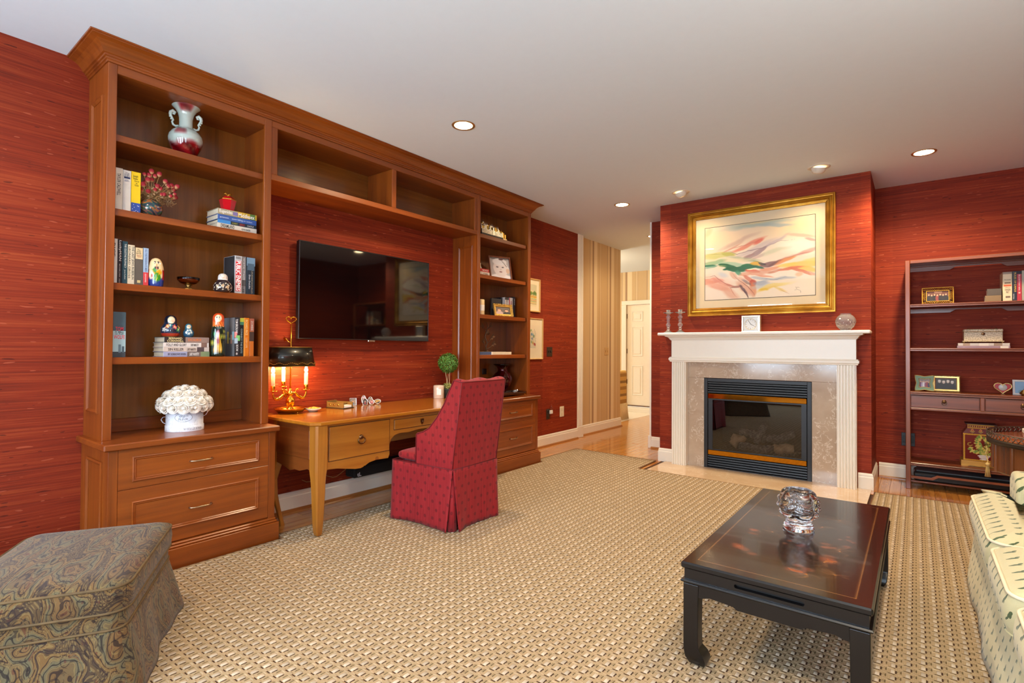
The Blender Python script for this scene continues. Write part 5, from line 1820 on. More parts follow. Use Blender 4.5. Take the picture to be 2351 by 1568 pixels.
def blue_small(T, Z):
    p = DP(T, Z, '27506a')
    for a, b in ((-0.5, 0.03), (0.0, 0.022), (0.5, 0.03), (-0.25, 0.042), (0.3, 0.044)):
        p.flower(a, b, 0.009, 'b8ccd0', 'e8e0c0', 0.03)
    p.m((Z > 0.05).astype(float), '2a6478')
    face(p, 0.066, 0.62, 0.012, 'f0caa6')
    return p.c


doll('nesting_doll', 'tiny teal doll, the smaller of two on the pile of books', (-3.63, 1.376, 1.336),
     [(0, 0), (0.022, 0), (0.029, 0.012), (0.031, 0.028), (0.027, 0.042), (0.020, 0.05), (0.020, 0.06), (0.020, 0.07), (0.014, 0.082), (0, 0.087)], blue_small, -0.3)


def tall_doll(T, Z):
    p = DP(T, Z, '16261c')
    for k in range(26):
        a, b = -2.9 + (k * 1.37) % 5.8, 0.02 + (k * 0.0371) % 0.15
        p.flower(a, b, 0.010, '2f6a34' if k % 3 else '7a9a3a', 'c8b040', 0.042)
    q = np.abs(T) < 0.16 + np.clip(0.175 - Z, 0, 1) * 3.4
    p.m((q & (Z < 0.17) & (Z > 0.022)).astype(float), 'c89a34')
    p.m((q & (Z < 0.17) & (np.sin(Z * 240) > 0.35) & (np.abs(T) < 0.2)).astype(float), '8a2432')
    for k in range(7):
        p.e(-0.6 + 0.2 * k, 0.035 + 0.008 * (k % 2), 0.05, 0.008, ('8a2430', '2f6a34', 'e8d8a0')[k % 3])
    p.e(0.0, 0.145, 0.2, 0.02, 'd8b8c8')
    p.e(-0.5, 0.145, 0.13, 0.012, '2f8a4a')
    p.m((Z > 0.195).astype(float), 'c8481e')
    p.m(((Z > 0.19) & (Z < 0.222) & (np.sin(T * 14 + Z * 200) > 0.2)).astype(float), 'e08a3a')
    face(p, 0.248, 0.62, 0.022, 'ecd6a8')
    p.m((0.010 - Z) / 0.002, '0e1a10')
    return p.c


doll('nesting_doll', 'tall cylindrical doll in orange headscarf standing beside the grey swatch book', (-3.60, 1.541, S1),
     [(0, 0), (0.043, 0), (0.043, 0.02), (0.044, 0.09), (0.042, 0.15), (0.037, 0.19), (0.033, 0.205), (0.034, 0.23), (0.034, 0.25), (0.030, 0.268), (0.018, 0.28), (0, 0.284)], tall_doll, -0.45, 96)

d = thing('amber_bowl', 'amber glass footed bowl standing alone on the third shelf', 'bowl', (-3.62, 1.367, S2))
MB().lathe([(0.0, 0.03), (0.018, 0.031), (0.045, 0.042), (0.060, 0.060), (0.063, 0.077), (0.061, 0.078), (0.056, 0.062), (0.040, 0.046), (0.0, 0.04)], -3.62, 1.367, S2, 32).build('bowl', glass('amber_glass', (0.80, 0.42, 0.12), 1.45), d)
MB().lathe([(0.0, 0), (0.030, 0.0), (0.032, 0.006), (0.014, 0.014), (0.010, 0.024), (0.02, 0.032), (0, 0.033)], -3.62, 1.367, S2, 16, mod=lambda th, r, z: r * (1 + 0.12 * math.cos(6 * th))).build('filigree_foot', plain('old_brass', '8a6a3a', 0.4, 1.0), d)

# white roses in a round marble-print box
FX, FY = -3.63, 1.362
d = thing('flower_box', 'dome of white roses in a round marble-patterned box on the countertop', 'flowers', (FX, FY, CTZ))
BXM = marble('box_marble', 'c8ccd8', 'f0f2f8', '8a8e9c', 0.35, 9.0)
MB().lathe([(0, 0), (0.104, 0), (0.105, 0.002), (0.105, 0.034), (0.102, 0.035), (0.101, 0.036), (0.101, 0.142), (0.097, 0.142), (0.097, 0.11), (0, 0.11)], FX, FY, CTZ, 48, smooth=True).build('box', BXM, d)
RIBW = plain('white_ribbon', 'e8e2ea', 0.4)
# frame of the label, turned to the room
lv = Vector((0.80, -0.60, 0))
lr = Vector((0.60, 0.80, 0))


def on_box(ang, z, rad=0.1016):
    """point of the box wall, ang measured round from the label centre"""
    q = lv * math.cos(ang) + lr * math.sin(ang)
    return Vector((FX, FY, CTZ + z)) + q * rad


a0 = 0.22
ov = MB()
ov.tube([on_box(a0 + 0.46 * math.sin(q), 0.088 + 0.026 * math.cos(q), 0.1014) for q in np.linspace(0, 2 * PI, 36, endpoint=False)], 0.0011, 5, closed=True)
ov.build('label_oval', ink('8a8e98'), d)


def wrapped(txt, ang, z, wid, h, up=1):
    q = lv * math.cos(ang) + lr * math.sin(ang)
    tn = -lv * math.sin(ang) + lr * math.cos(ang)
    o = lettering(txt, Vector((FX, FY, CTZ + z)), tn * up, (0, 0, up), wid, h, ink('7a7e88'), d)
    C0 = Vector((0, 0, 0))
    rad = 0.1062 if z < 0.036 else 0.1022
    for v in o.data.vertices:
        s = v.co.dot(tn) / rad
        w = q * math.cos(s) + tn * math.sin(s)
        v.co = Vector((w.x * rad, w.y * rad, v.co.z))
    return o


wrapped('VENUS', a0, 0.097, 0.050, 0.011)
wrapped('ET', a0, 0.0885, 0.010, 0.004)
wrapped('FLEUR', a0, 0.078, 0.050, 0.011)
wrapped('VENUS ET FLEUR', a0 + 0.55, 0.018, 0.115, 0.013, -1)
for sg in (-1, 1):
    q = lr * sg
    c0 = Vector((FX, FY, CTZ)) + q * 0.101
    m = MB()
    zz0 = 0.085 if sg < 0 else 0.128
    pts = [c0 + Vector((0, 0, zz0)), c0 + q * 0.018 + Vector((0, 0, zz0 - 0.002)), c0 + q * 0.028 + Vector((0, 0, zz0 - 0.018)), c0 + q * 0.018 + Vector((0, 0, zz0 - 0.036)), c0 + Vector((0, 0, zz0 - 0.046))]
    vs, fs = [], []
    for p in pts:
        vs += [p - lv * 0.009, p + lv * 0.009]
    for k in range(4):
        fs.append((2 * k, 2 * k + 1, 2 * k + 3, 2 * k + 2))
    m.add(vs, fs, True)
    o = m.build('ribbon_loop', RIBW, d)
    o.modifiers.new('thick', 'SOLIDIFY').thickness = 0.0012


def rose_mesh():
    m = MB()
    r = random.Random(1)
    m.lathe([(0, 0.012), (0.006, 0.013), (0.008, 0.006), (0.009, -0.004), (0, -0.006)], 0, 0, 0, 10)
    for ring, (R, h, n, tilt) in enumerate(((0.0085, 0.014, 3, 0.15), (0.0135, 0.0125, 4, 0.4), (0.0185, 0.009, 5, 0.75), (0.0225, 0.004, 6, 1.1))):
        for k in range(n):
            a = 2 * PI * k / n + ring * 0.7
            w = 2 * PI / n * 0.68
            vs, fs = [], []
            for j in range(4):
                q = j / 3
                for i in range(5):
                    t = -1 + i / 2
                    rad = R * (0.55 + 0.45 * q) + 0.003 * q * q * tilt
                    ang = a + t * w * (0.6 + 0.4 * q)
                    z = -0.010 + (h + 0.010) * q - 0.0025 * t * t * q - (0.003 * tilt if j == 3 else 0)
                    vs.append((rad * math.cos(ang) * (1 + 0.1 * (j == 3) * tilt), rad * math.sin(ang) * (1 + 0.1 * (j == 3) * tilt), z))
            for j in range(3):
                for i in range(4):
                    fs.append((j * 5 + i, j * 5 + i + 1, j * 5 + 6 + i, j * 5 + 5 + i))
            m.add(vs, fs, True)
    return m.mesh('rose', recalc=False)


RM = rose_mesh()
RM.materials.append(plain('white_petals', 'f2ece2', 0.55, vary=0.02))
r = random.Random(12)
MB().lathe([(0.10, 0.14), (0.145, 0.145), (0.13, 0.19), (0.09, 0.235), (0.04, 0.26), (0, 0.262)], FX, FY, CTZ, 24).build('rose_bed', plain('petal_shade', 'efe8dc', 0.7), d)
rings = [(0.0, 0.266, 1), (0.052, 0.257, 6), (0.098, 0.230, 11), (0.130, 0.190, 14), (0.138, 0.150, 15)]
for R, z, n in rings:
    for k in range(n):
        a = 2 * PI * (k + 0.5 * r.random() * 0.4) / n + R * 9
        o = link('rose', RM, None, d)
        o.location = (R * math.cos(a) * 0.98, R * math.sin(a), z)
        nv = Vector((math.cos(a) * R * 8, math.sin(a) * R * 8, 1.1 if z > 0.15 else -0.15))
        o.rotation_euler = Vector((0, 0, 1)).rotation_difference(nv.normalized()).to_euler()
        o.rotation_euler.rotate_axis('Z', r.random() * 6)
        sc = r.uniform(1.2, 1.4)
        o.scale = (sc, sc, sc)
# ================================================================== right bookcase contents
d = thing('city_sculpture', 'silver and gold model of a domed hillside city on a black base', 'sculpture', (-3.66, 4.36, S4))
MB().box(-3.76, -3.585, 4.13, 4.60, S4, S4 + 0.010, 0.002).build('gold_plinth', plain('pale_gold', 'd9c294', 0.35, 0.8), d)
MB().box(-3.755, -3.59, 4.135, 4.50, S4 + 0.010, S4 + 0.034, 0.003).build('black_base', BLACK, d)
MB().box(-3.75, -3.595, 4.50, 4.57, S4 + 0.010, S4 + 0.030, 0.003).build('gold_step', plain('pale_gold', 'd9c294', 0.35, 0.8), d)
r = random.Random(6)
ms, mg = MB(), MB()
for k in range(120):
    y = 4.14 + 0.42 * r.random()
    f = 1 - ((y - 4.31) / 0.27) ** 2
    x = -3.745 + 0.145 * r.random()
    top = S4 + 0.034 + (0.13 * f * (0.45 + 0.55 * (-3.60 - x) / 0.15)) * r.uniform(0.75, 1.05) + 0.03
    w = r.uniform(0.010, 0.022)
    m = mg if r.random() < 0.30 or y > 4.46 else ms
    m.box(x - w / 2, x + w / 2, y - w / 2, y + w / 2, S4 + 0.032, top)
    q = r.random()
    if q < 0.3:
        m.lathe([(w * 0.5, 0), (w * 0.45, w * 0.4), (w * 0.2, w * 0.6), (0, w * 0.75)], x, y, top, 8)
    elif q < 0.62:
        m.lathe([(w * 0.55, 0), (0.001, 0.022), (0, 0.03)], x, y, top, 4, smooth=False)
for k in range(16):
    y = 4.142 + 0.022 * k
    ms.box(-3.598, -3.590, y, y + 0.014, S4 + 0.030, S4 + 0.075 + 0.008 * (k % 2))
ms.build('silver_houses', SILVER, d, kind='stuff')
mg.build('gilded_houses', plain('gilding', 'd4ac54', 0.28, 1.0), d, kind='stuff')

baby = Canvas(54, 66, 'b3aaa6', 0.02)
baby.rect(0, 0, 1, 0.08, '5a5250', 0.8)
baby.ell(0.5, 1.0, 0.6, 0.22, 'efe9e6', 1, 0.2)
baby.ell(0.52, 0.52, 0.37, 0.40, 'e6d8d0', 1, 0.12)
baby.ell(0.5, 0.20, 0.36, 0.17, 'ece6e2', 1, 0.2)
baby.line([(0.55, 0.06), (0.75, 0.24), (0.9, 0.5)], 0.05, 'e4dcd8')
baby.ell(0.58, 0.06, 0.12, 0.05, '5a3434', 1, 0.3)
baby.line([(0.62, 0.15), (0.84, 0.42)], 0.014, '5a4a44')
baby.ell(0.88, 0.62, 0.10, 0.12, 'd8b49a', 1, 0.3)
for u in (0.36, 0.63):
    baby.ell(u, 0.46, 0.06, 0.028, '54484a', 1, 0.5)
baby.ell(0.52, 0.57, 0.04, 0.03, 'c8b4aa', 0.7, 0.6)
baby.ell(0.51, 0.69, 0.075, 0.028, '8a5a58', 1, 0.4)
easel_frame('photo_frame', 'dark wood frame with large pale baby portrait on right bookcase shelf', (-3.645, 4.545, S3), math.radians(-20), 0.285, 0.275, baby, wood('frame_wood', '5a2414', '8a4a26', 'z', 0.3), 0.016, tilt=13)

d = book('red book lying on the white book beside the baby portrait', -3.61, 4.05, 4.287, S3 + 0.041, S3 + 0.074, 'b8242c', lying=True, words=(('TIMES MUSIC', 0.5, 0.92, 0.25, 0.75, 'f0e4dc'),), group='two books lying beside the baby portrait')
book('white book lying under the red book beside the baby portrait', -3.606, 4.05, 4.29, S3, S3 + 0.0405, 'ded2c2', lying=True, words=(('VITAMINS', 0.55, 0.88, 0.3, 0.75, '8a7a68'),), group='two books lying beside the baby portrait')
d = thing('figurine', 'tiny pale figurine standing on the red book, half behind the stile', 'figurine', (-3.66, 4.19, S3 + 0.074))
MB().lathe([(0, 0), (0.02, 0), (0.022, 0.01), (0.012, 0.028), (0.008, 0.045), (0.011, 0.055), (0.007, 0.066), (0, 0.068)], -3.66, 4.19, S3 + 0.074, 12).build('figure', plain('pale_stone', 'd8ccb0', 0.5), d)
MB().box(-3.682, -3.638, 4.168, 4.212, S3 + 0.074, S3 + 0.080, 0.001).build('base', plain('pale_stone', 'd8ccb0', 0.5), d)

d = thing('pillar_candle', 'cream pillar candle with white label at the left of right bookcase', 'candle', (-3.64, 4.175, S2))
MB().lathe([(0, 0), (0.046, 0), (0.047, 0.002), (0.047, 0.158), (0.043, 0.164), (0, 0.160)], -3.64, 4.175, S2, 28).build('wax', plain('cream_wax', 'e8cf9c', 0.5), d)
MB().lathe([(0.0474, 0.045), (0.0476, 0.046), (0.0476, 0.105), (0.0474, 0.106)], -3.64, 4.175, S2, 28).build('paper_label', plain('label_white', 'f1ede6', 0.6), d)
MB().tube([(-3.64, 4.175, S2 + 0.16), (-3.638, 4.176, S2 + 0.17)], 0.001, 5).build('wick', ink('2a2420'), d)

d = easel_frame('photo_frame', 'ornate gilt baroque photo frame leaning on the right bookcase shelf', (-3.60, 4.535, S2), math.radians(-12), 0.265, 0.142, portrait(8, '6a5a52', n=2, cloth='c8a8a0', w=48, h=28), plain('gilt_frame', 'd6aa55', 0.35, 0.7), 0.030, tilt=14)
m = MB()
r = random.Random(3)
Rm = Matrix.Rotation(-math.radians(14), 4, 'Y')
for k in range(44):
    q = k / 44 * 4
    sd, f = int(q), q - int(q)
    y, z = ((-0.13 + 0.26 * f, 0.008), (0.125, 0.008 + 0.128 * f), (0.13 - 0.26 * f, 0.136), (-0.125, 0.136 - 0.128 * f))[sd]
    p = Rm @ Vector((0.004, y, z))
    s = r.uniform(0.008, 0.013)
    m.lathe([(0, -s), (s * 0.8, -s * 0.3), (s, s * 0.2), (s * 0.5, s * 0.8), (0, s)], p.x, p.y, max(p.z, 0.010), 7, mod=lambda th, rr, zz_: rr * (1 + 0.25 * math.cos(3 * th)))
m.build('scrollwork', plain('gilt_frame', 'd6aa55', 0.35, 0.7), d, local=True, kind='stuff')
g = 'books standing behind the gilt frame'
b_ = book('black book with its back board to the room behind the gilt frame', -3.70, 4.60, 4.628, S2, S2 + 0.225, '1e1c22', group=g)
MB().box(-3.71, -3.695, 4.43, 4.60, S2 + 0.004, S2 + 0.205).build('board_face', ink('232228'), b_)
book('white and black book right of the gilt frame', -3.665, 4.630, 4.70, S2, S2 + 0.228, 'b9b2b2', words=(('RED STORM', 0.1, 0.6, 0.3, 0.7, '3a3236'),), group=g, bands=((0.0, 0.12, '2a282e'),))
book('thin white book with red marks between two dark spines by the gilt frame', -3.662, 4.705, 4.775, S2, S2 + 0.230, 'a8a4a8', words=(('WINTER', 0.15, 0.5, 0.3, 0.7, '8a2a30'), ('GUNNS', 0.6, 0.85, 0.35, 0.65, '55505a')), bands=((0.0, 1.0, 'a82a34', 0.0, 0.16),), group=g)
book('narrow black book at the right end beside the gilt frame', -3.66, 4.778, 4.815, S2, S2 + 0.245, '18161c', words=(('NIGHT', 0.1, 0.4, 0.3, 0.7, 'c8c8cc'),), group=g)

d = thing('branch_sculpture', 'dark bronze twig sculpture with leaves standing on the white book', 'sculpture', (-3.66, 4.31, S1 + 0.031))
BR = plain('bronze_twig', '5d4636', 0.4, 0.8)
ox, oy, oz = -3.66, 4.31, S1 + 0.031
main = [(0, 0, 0), (0, -0.012, 0.05), (0.004, 0.006, 0.10), (0, -0.030, 0.16), (0, -0.005, 0.22), (0.005, 0.012, 0.27), (0, -0.006, 0.32)]
MB().tube([(ox + a, oy + b_, oz + c_) for a, b_, c_ in main], [0.009, 0.008, 0.008, 0.007, 0.006, 0.004, 0.002], 8).lathe([(0, 0), (0.03, 0), (0.032, 0.006), (0.012, 0.010), (0.008, 0.02), (0, 0.02)], ox, oy, oz, 14).build('trunk', BR, d)
for a, b_ in (((0, -0.012, 0.05), (0.02, -0.075, 0.11)), ((0.004, 0.0, 0.09), (0.02, 0.07, 0.16)), ((0, -0.03, 0.16), (-0.01, 0.03, 0.20)), ((0, 0, 0.22), (0.01, -0.08, 0.27)), ((0, 0.004, 0.03), (0.02, 0.09, 0.085)), ((0, 0.01, 0.25), (0.01, 0.045, 0.28))):
    q = [(ox + a[i] + 0, 0, 0) for i in range(1)]
    A, B_ = Vector((ox + a[0], oy + a[1], oz + a[2])), Vector((ox + b_[0], oy + b_[1], oz + b_[2]))
    m = MB().tube([A, (A + B_) / 2 + Vector((0.006, 0, -0.006)), B_], [0.005, 0.004, 0.0025], 6)
    dr = (B_ - A).normalized()
    sd = dr.cross(Vector((1, 0, 0))).normalized()
    for s, L in ((0.75, 0.04), (1.0, 0.045)):
        c_ = A + (B_ - A) * s
        for sg in (-1, 1):
            t_ = (dr + sd * sg * 0.7).normalized() * L
            n_ = t_.cross(Vector((1, 0, 0))).normalized() * L * 0.28
            m.add([c_, c_ + t_ * 0.45 + n_ + Vector((0.004, 0, 0)), c_ + t_, c_ + t_ * 0.45 - n_ - Vector((0.004, 0, 0))], [(0, 1, 2, 3)])
    m.build('branch', BR, d, recalc=False)
book('flat white book with dark blue end under the bronze twig sculpture', -3.60, 4.06, 4.672, S1, S1 + 0.0305, 'e2d4b8', lying=True, depth=0.22, bands=((0.0, 0.44, '4a5a80'), (0.42, 0.45, 'f0ece4')), group='large flat book under the twig')

d = thing('red_glass_vase', 'ruby red cut-glass vase with flared lip behind the black tray', 'vase', (-3.72, 4.66, CTZ))
MB().lathe([(0, 0.004), (0.055, 0.0), (0.06, 0.012), (0.04, 0.03), (0.05, 0.06), (0.085, 0.11), (0.105, 0.165), (0.105, 0.20), (0.085, 0.24), (0.055, 0.265), (0.050, 0.29), (0.062, 0.315), (0.09, 0.335), (0.105, 0.345), (0.103, 0.35), (0.085, 0.342), (0.055, 0.318), (0.043, 0.29), (0.045, 0.265), (0.08, 0.22), (0.09, 0.18), (0.07, 0.1), (0, 0.05)], -3.72, 4.66, CTZ, 40,
            mod=lambda th, r, z: r * (1 + 0.045 * math.cos(10 * th) * (0.05 < z < 0.33))).build('vase', glass('ruby_glass', (0.55, 0.02, 0.06), 1.5), d)
d = thing('footed_tray', 'black lacquer tray edged in gold on brass feet on the right countertop', 'tray', (-3.565, 4.58, CTZ))
TB = plain('black_lacquer', '100c0e', 0.12, 0, 0.6)
m = MB().box(-3.68, -3.50, 4.36, 4.80, CTZ + 0.022, CTZ + 0.03, 0.003)
m.frame((-3.69, 4.35, CTZ + 0.022), (1, 0, 0), (0, 1, 0), (0, 0, 1), 0.20, 0.46, [(0.012, 0), (0.0, 0.022), (0.004, 0.024), (0.016, 0.004)])
m.build('tray', TB, d)
MB().frame((-3.6905, 4.3495, CTZ + 0.043), (1, 0, 0), (0, 1, 0), (0, 0, 1), 0.201, 0.461, [(0, 0), (0.0, 0.003), (0.004, 0.003), (0.004, 0)]).frame((-3.68, 4.36, CTZ + 0.020), (1, 0, 0), (0, 1, 0), (0, 0, 1), 0.18, 0.44, [(-0.001, 0), (-0.001, 0.002), (0.003, 0.002), (0.003, 0)]).build('gold_edge', GOLD, d)
for x, y in ((-3.51, 4.37), (-3.51, 4.79), (-3.67, 4.37), (-3.67, 4.79)):
    s = 1 if y > 4.5 else -1
    MB().tube([(x, y, CTZ + 0.022), (x + 0.004, y + s * 0.010, CTZ + 0.012), (x + 0.006, y + s * 0.022, CTZ + 0.004), (x + 0.006, y + s * 0.03, CTZ + 0.006)], 0.004, 6).build('foot', GOLD, d)
d = thing('crystal_trinket', 'small clear crystal animal sitting on the black tray', 'figurine', (-3.56, 4.69, CTZ + 0.03))
m = MB().lathe([(0, 0), (0.022, 0.0), (0.028, 0.012), (0.022, 0.026), (0, 0.034)], -3.56, 4.69, CTZ + 0.0305, 8, smooth=False)
m.lathe([(0, 0), (0.013, 0.004), (0.014, 0.014), (0.006, 0.022), (0, 0.023)], -3.555, 4.72, CTZ + 0.045, 7, smooth=False)
m.build('body', CRYST, d)
d = thing('beaded_trinket', 'small amber and red beaded trinket on the tray behind the chair', 'figurine', (-3.56, 4.46, CTZ + 0.03))
r = random.Random(8)
for k in range(9):
    MB().lathe([(0, -0.010), (0.009, -0.004), (0.009, 0.004), (0, 0.010)], -3.57 + r.uniform(-0.03, 0.03), 4.46 + r.uniform(-0.05, 0.05), CTZ + 0.041 + 0.008 * (k % 2), 8).build('bead', plain(('amber_bead', 'red_bead', 'gold_bead')[k % 3], ('c88a2a', 'a8202a', 'd8a84a')[k % 3], 0.15), d)
for y, nm in ((4.30, 'left'), (4.50, 'right')):
    o = tag(MB().box(XW + 0.0145, XW + 0.022, y - 0.035, y + 0.035, 0.99, 1.055, 0.002).frame((XW + 0.022, y - 0.025, 1.0), (0, 1, 0), (0, 0, 1), (1, 0, 0), 0.05, 0.045, [(0, 0), (0, 0.002), (0.004, 0.002), (0.004, 0)]).build('back_outlet', BLACK), 'dark outlet plate on the back of the right bookcase, the %s one of two' % nm, 'outlet', 'two dark outlet plates inside the bookcase')

# ================================================================== wall beyond the bookcase
land = Canvas(60, 72, 'e8dcb8', 0.04, 3)
land.rect(0, 0, 1, 0.3, 'c8c8ac', 0.8)
for k in range(14):
    land.ell(random.Random(k).random(), 0.38 + 0.03 * (k % 4), 0.10, 0.07, '7a9a4a' if k % 2 else '4a7a3a', 0.8, 0.6)
land.rect(0, 0.52, 1, 0.62, 'c8a04a', 0.8)
for k in range(6):
    land.line([(0, 0.62 + 0.05 * k), (1, 0.60 + 0.06 * k)], 0.02, ('d8a83a', '8aa84a', 'c8783a', '7a9a4a', 'd8b85a', '9a8a4a')[k], 0.8, 0.6)
land.ell(0.35, 0.68, 0.16, 0.04, '54586a', 0.8, 0.5)
flo = Canvas(60, 84, 'ece0c6', 0.03, 4)
for u, v, cc in ((0.4, 0.2, '6a9a5a'), (0.45, 0.34, '4a7ab0'), (0.55, 0.36, '7ab0c8'), (0.62, 0.42, '5a8a6a'), (0.5, 0.5, '4a6aa0'), (0.72, 0.72, 'c0202a'), (0.66, 0.70, 'b83a3a'), (0.55, 0.66, 'd8a83a'), (0.45, 0.62, '7a9a6a')):
    flo.ell(u, v, 0.05, 0.05, cc, 0.85, 0.6)
for k in range(9):
    flo.line([(0.3 + 0.06 * k, 0.15 + 0.07 * (k % 3)), (0.35 + 0.05 * k, 0.85)], 0.008, ('5a6a8a', '4a7a5a')[k % 2], 0.7)


def wall_picture(label, y0, y1, z0, z1, cv, fw_, mw, cols, cat='picture', mat_=None):
    t = thing('wall_picture', label, cat, (XW, (y0 + y1) / 2, z0))
    MB().frame((XW + 0.001, y0, z0), (0, 1, 0), (0, 0, 1), (1, 0, 0), y1 - y0, z1 - z0, [(0, 0), (0, 0.018), (fw_ * 0.4, 0.022), (fw_, 0.014), (fw_, 0)]).build('frame', plain('pale_gilt_wood', cols, 0.35), t)
    MB().box(XW + 0.002, XW + 0.008, y0 + fw_ * 0.8, y1 - fw_ * 0.8, z0 + fw_ * 0.8, z1 - fw_ * 0.8).build('mat_board', plain('cream_mat', 'efe3c6', 0.7, vary=0.01), t)
    i = fw_ + mw
    cv.mesh('print', (XW + 0.0086, y0 + i, z1 - i), (0, y1 - y0 - 2 * i, 0), (0, 0, -(z1 - z0 - 2 * i)), t, PRINT)
    MB().box(XW + 0.0102, XW + 0.0112, y0 + fw_ * 0.9, y1 - fw_ * 0.9, z0 + fw_ * 0.9, z1 - fw_ * 0.9).build('picture_glass', PANE, t)


wall_picture('framed landscape print on the red wall, the upper of two beside bookcase', 5.16, 5.605, 1.752, 2.175, land, 0.018, 0.055, 'd8b070')
wall_picture('framed floral print on the red wall, the lower of two beside bookcase', 5.21, 5.675, 1.146, 1.672, flo, 0.015, 0.075, 'dcc088')
PLB = plain('brown_plate', '2c1a14', 0.35)
d = thing('wall_switch', 'dark brown double switch plate on the red wall right of floral print', 'switch', (XW, 5.85, 1.18))
MB().box(XW, XW + 0.006, 5.785, 5.915, 1.18, 1.307, 0.003).build('plate', PLB, d)
for y in (5.827, 5.873):
    MB().box(XW + 0.006, XW + 0.014, y - 0.006, y + 0.006, 1.232, 1.262, 0.002).build('toggle', BLACK, d)
d = thing('wall_outlet', 'dark brown outlet plate low on the red wall with night light', 'outlet', (XW, 5.83, 0.35))
MB().box(XW, XW + 0.006, 5.78, 5.862, 0.35, 0.484, 0.003).build('plate', PLB, d)
for z in (0.385, 0.447):
    MB().lathe([(0, 0.003), (0.016, 0.002), (0.017, 0)], XW + 0.005, 5.815, z, 12, axis=(1, 0, 0)).build('socket', BLACK, d)
d = thing('night_light', 'white plug-in night light with clear dome in the dark outlet', 'night light', (XW + 0.008, 5.865, 0.43))
MB().box(XW + 0.008, XW + 0.036, 5.836, 5.892, 0.418, 0.466, 0.006).build('plug_body', plain('white_plastic', 'e8e4de', 0.3), d)
MB().lathe([(0.022, 0.466), (0.025, 0.49), (0.021, 0.515), (0.010, 0.53), (0, 0.532)], XW + 0.024, 5.866, 0, 16).build('clear_dome', pane('night_dome', (0.96, 0.93, 0.9), 0.1), d)
d = thing('wall_outlet', 'ivory outlet plate low on the red wall near the hall opening', 'outlet', (XW, 6.16, 0.35))
MB().box(XW, XW + 0.006, 6.11, 6.215, 0.35, 0.492, 0.003).build('plate', plain('ivory_plate', 'e6d9bd', 0.35), d)
for z in (0.388, 0.452):
    MB().box(XW + 0.006, XW + 0.009, 6.14, 6.185, z - 0.018, z + 0.018, 0.003).build('socket', plain('ivory_plate2', 'dccdae', 0.35), d)
d = thing('hall_switch', 'beige switch plate on the striped hall wallpaper', 'switch', (-3.93, 7.58, 1.19))
MB().box(-3.93, -3.924, 7.515, 7.65, 1.19, 1.312, 0.003).build('plate', plain('beige_plate', 'c6a06a', 0.45), d)
for y in (7.55, 7.615):
    MB().box(-3.924, -3.916, y - 0.006, y + 0.006, 1.236, 1.266, 0.002).build('toggle', plain('beige_toggle', 'b8905a', 0.4), d)
# fringed stool far down the hall
d = thing('hall_stool', 'striped gold upholstered seat with long fringe in the far hall', 'stool', (-4.36, 8.85, 0.002))
SB_ = NT('gold_bands')
q = SB_.xyz()
SB_.base(SB_.ramp(SB_.math('FRACT', SB_.math('MULTIPLY', q[2], 4.2)), [(0, lin('d8b060')), (0.3, lin('b08a4a')), (0.55, lin('e0bc70')), (0.8, lin('9a7a48'))], 'CONSTANT'))
SB_.set(Roughness=0.7)
MB().box(-4.50, -4.235, 8.70, 9.0, 0.29, 0.90, 0.02).build('padded_body', SB_.m, d)
m = MB()
for k in range(44):
    q = k / 44 * 4
    sd, f = int(q), q - int(q)
    x, y = ((-4.5 + 0.265 * f, 8.70), (-4.235, 8.70 + 0.3 * f), (-4.235 - 0.265 * f, 9.0), (-4.5, 9.0 - 0.3 * f))[sd]
    cx_, cy_ = -4.3675, 8.85
    m.tube([(x, y, 0.30), (x + (x - cx_) * 0.06, y + (y - cy_) * 0.06, 0.15), (x + (x - cx_) * 0.16, y + (y - cy_) * 0.16, 0.006)], [0.009, 0.009, 0.007], 5)
m.build('fringe', plain('cream_fringe', 'e8cf9c', 0.8), d, kind='stuff')
MB().lathe([(0, 0.0), (0.09, 0.0), (0.09, 0.29), (0, 0.29)], -4.3675, 8.85, 0.002, 12).build('inner_base', plain('stool_base', '6a4a2a', 0.7), d)
# ================================================================== fireplace
YI = 5.83
mt = thing('mantelpiece', 'white painted fireplace mantel with fluted pilasters and long moulded shelf', 'mantel', (-1.303, 5.86, 0))
YW = YBR - 0.001
for a, c_ in ((-2.17, -2.012), (-0.588, -0.434)):
    m = MB().box(a, c_, 5.765, YW, 0, 1.146)
    n = 6
    w = (c_ - a - 0.008) / n
    for k in range(n):
        x0 = a + 0.004 + k * w
        m.prism([(x0 + 0.002, 5.766), (x0 + 0.004, 5.755), (x0 + w * 0.3, 5.750), (x0 + w * 0.7, 5.750), (x0 + w - 0.004, 5.755), (x0 + w - 0.002, 5.766)], 'z', 0.0, 1.146)
    m.build('fluted_pilaster', TRIM, mt)
MB().box(-2.17, -0.434, 5.755, YW, 1.146, 1.40).build('frieze', TRIM, mt)
MOL = [(0, 1.146), (0.014, 1.148), (0.016, 1.160), (0.024, 1.166), (0.025, 1.186), (0.018, 1.192), (0.016, 1.200), (0, 1.202)]
MB().sweep([(-2.17, YW), (-2.17, 5.755), (-0.434, 5.755), (-0.434, YW)], MOL, out=1).build('necking_moulding', TRIM, mt)
BED = [(0, 1.385), (0.006, 1.386), (0.008, 1.393), (0.014, 1.395), (0.018, 1.404), (0.030, 1.418), (0.048, 1.426), (0.056, 1.428), (0.057, 1.438), (0, 1.438)]
MB().sweep([(-2.17, YW), (-2.17, 5.755), (-0.434, 5.755), (-0.434, YW)], BED, out=1).build('bed_moulding', TRIM, mt)
MB().box(-2.288, -0.318, 5.635, YW, 1.438, 1.468, 0.007).build('shelf', TRIM, mt)
fs_ = thing('marble_surround', 'taupe veined marble slabs framing the black fireplace insert', 'fireplace surround', (-1.303, 5.85, 0))
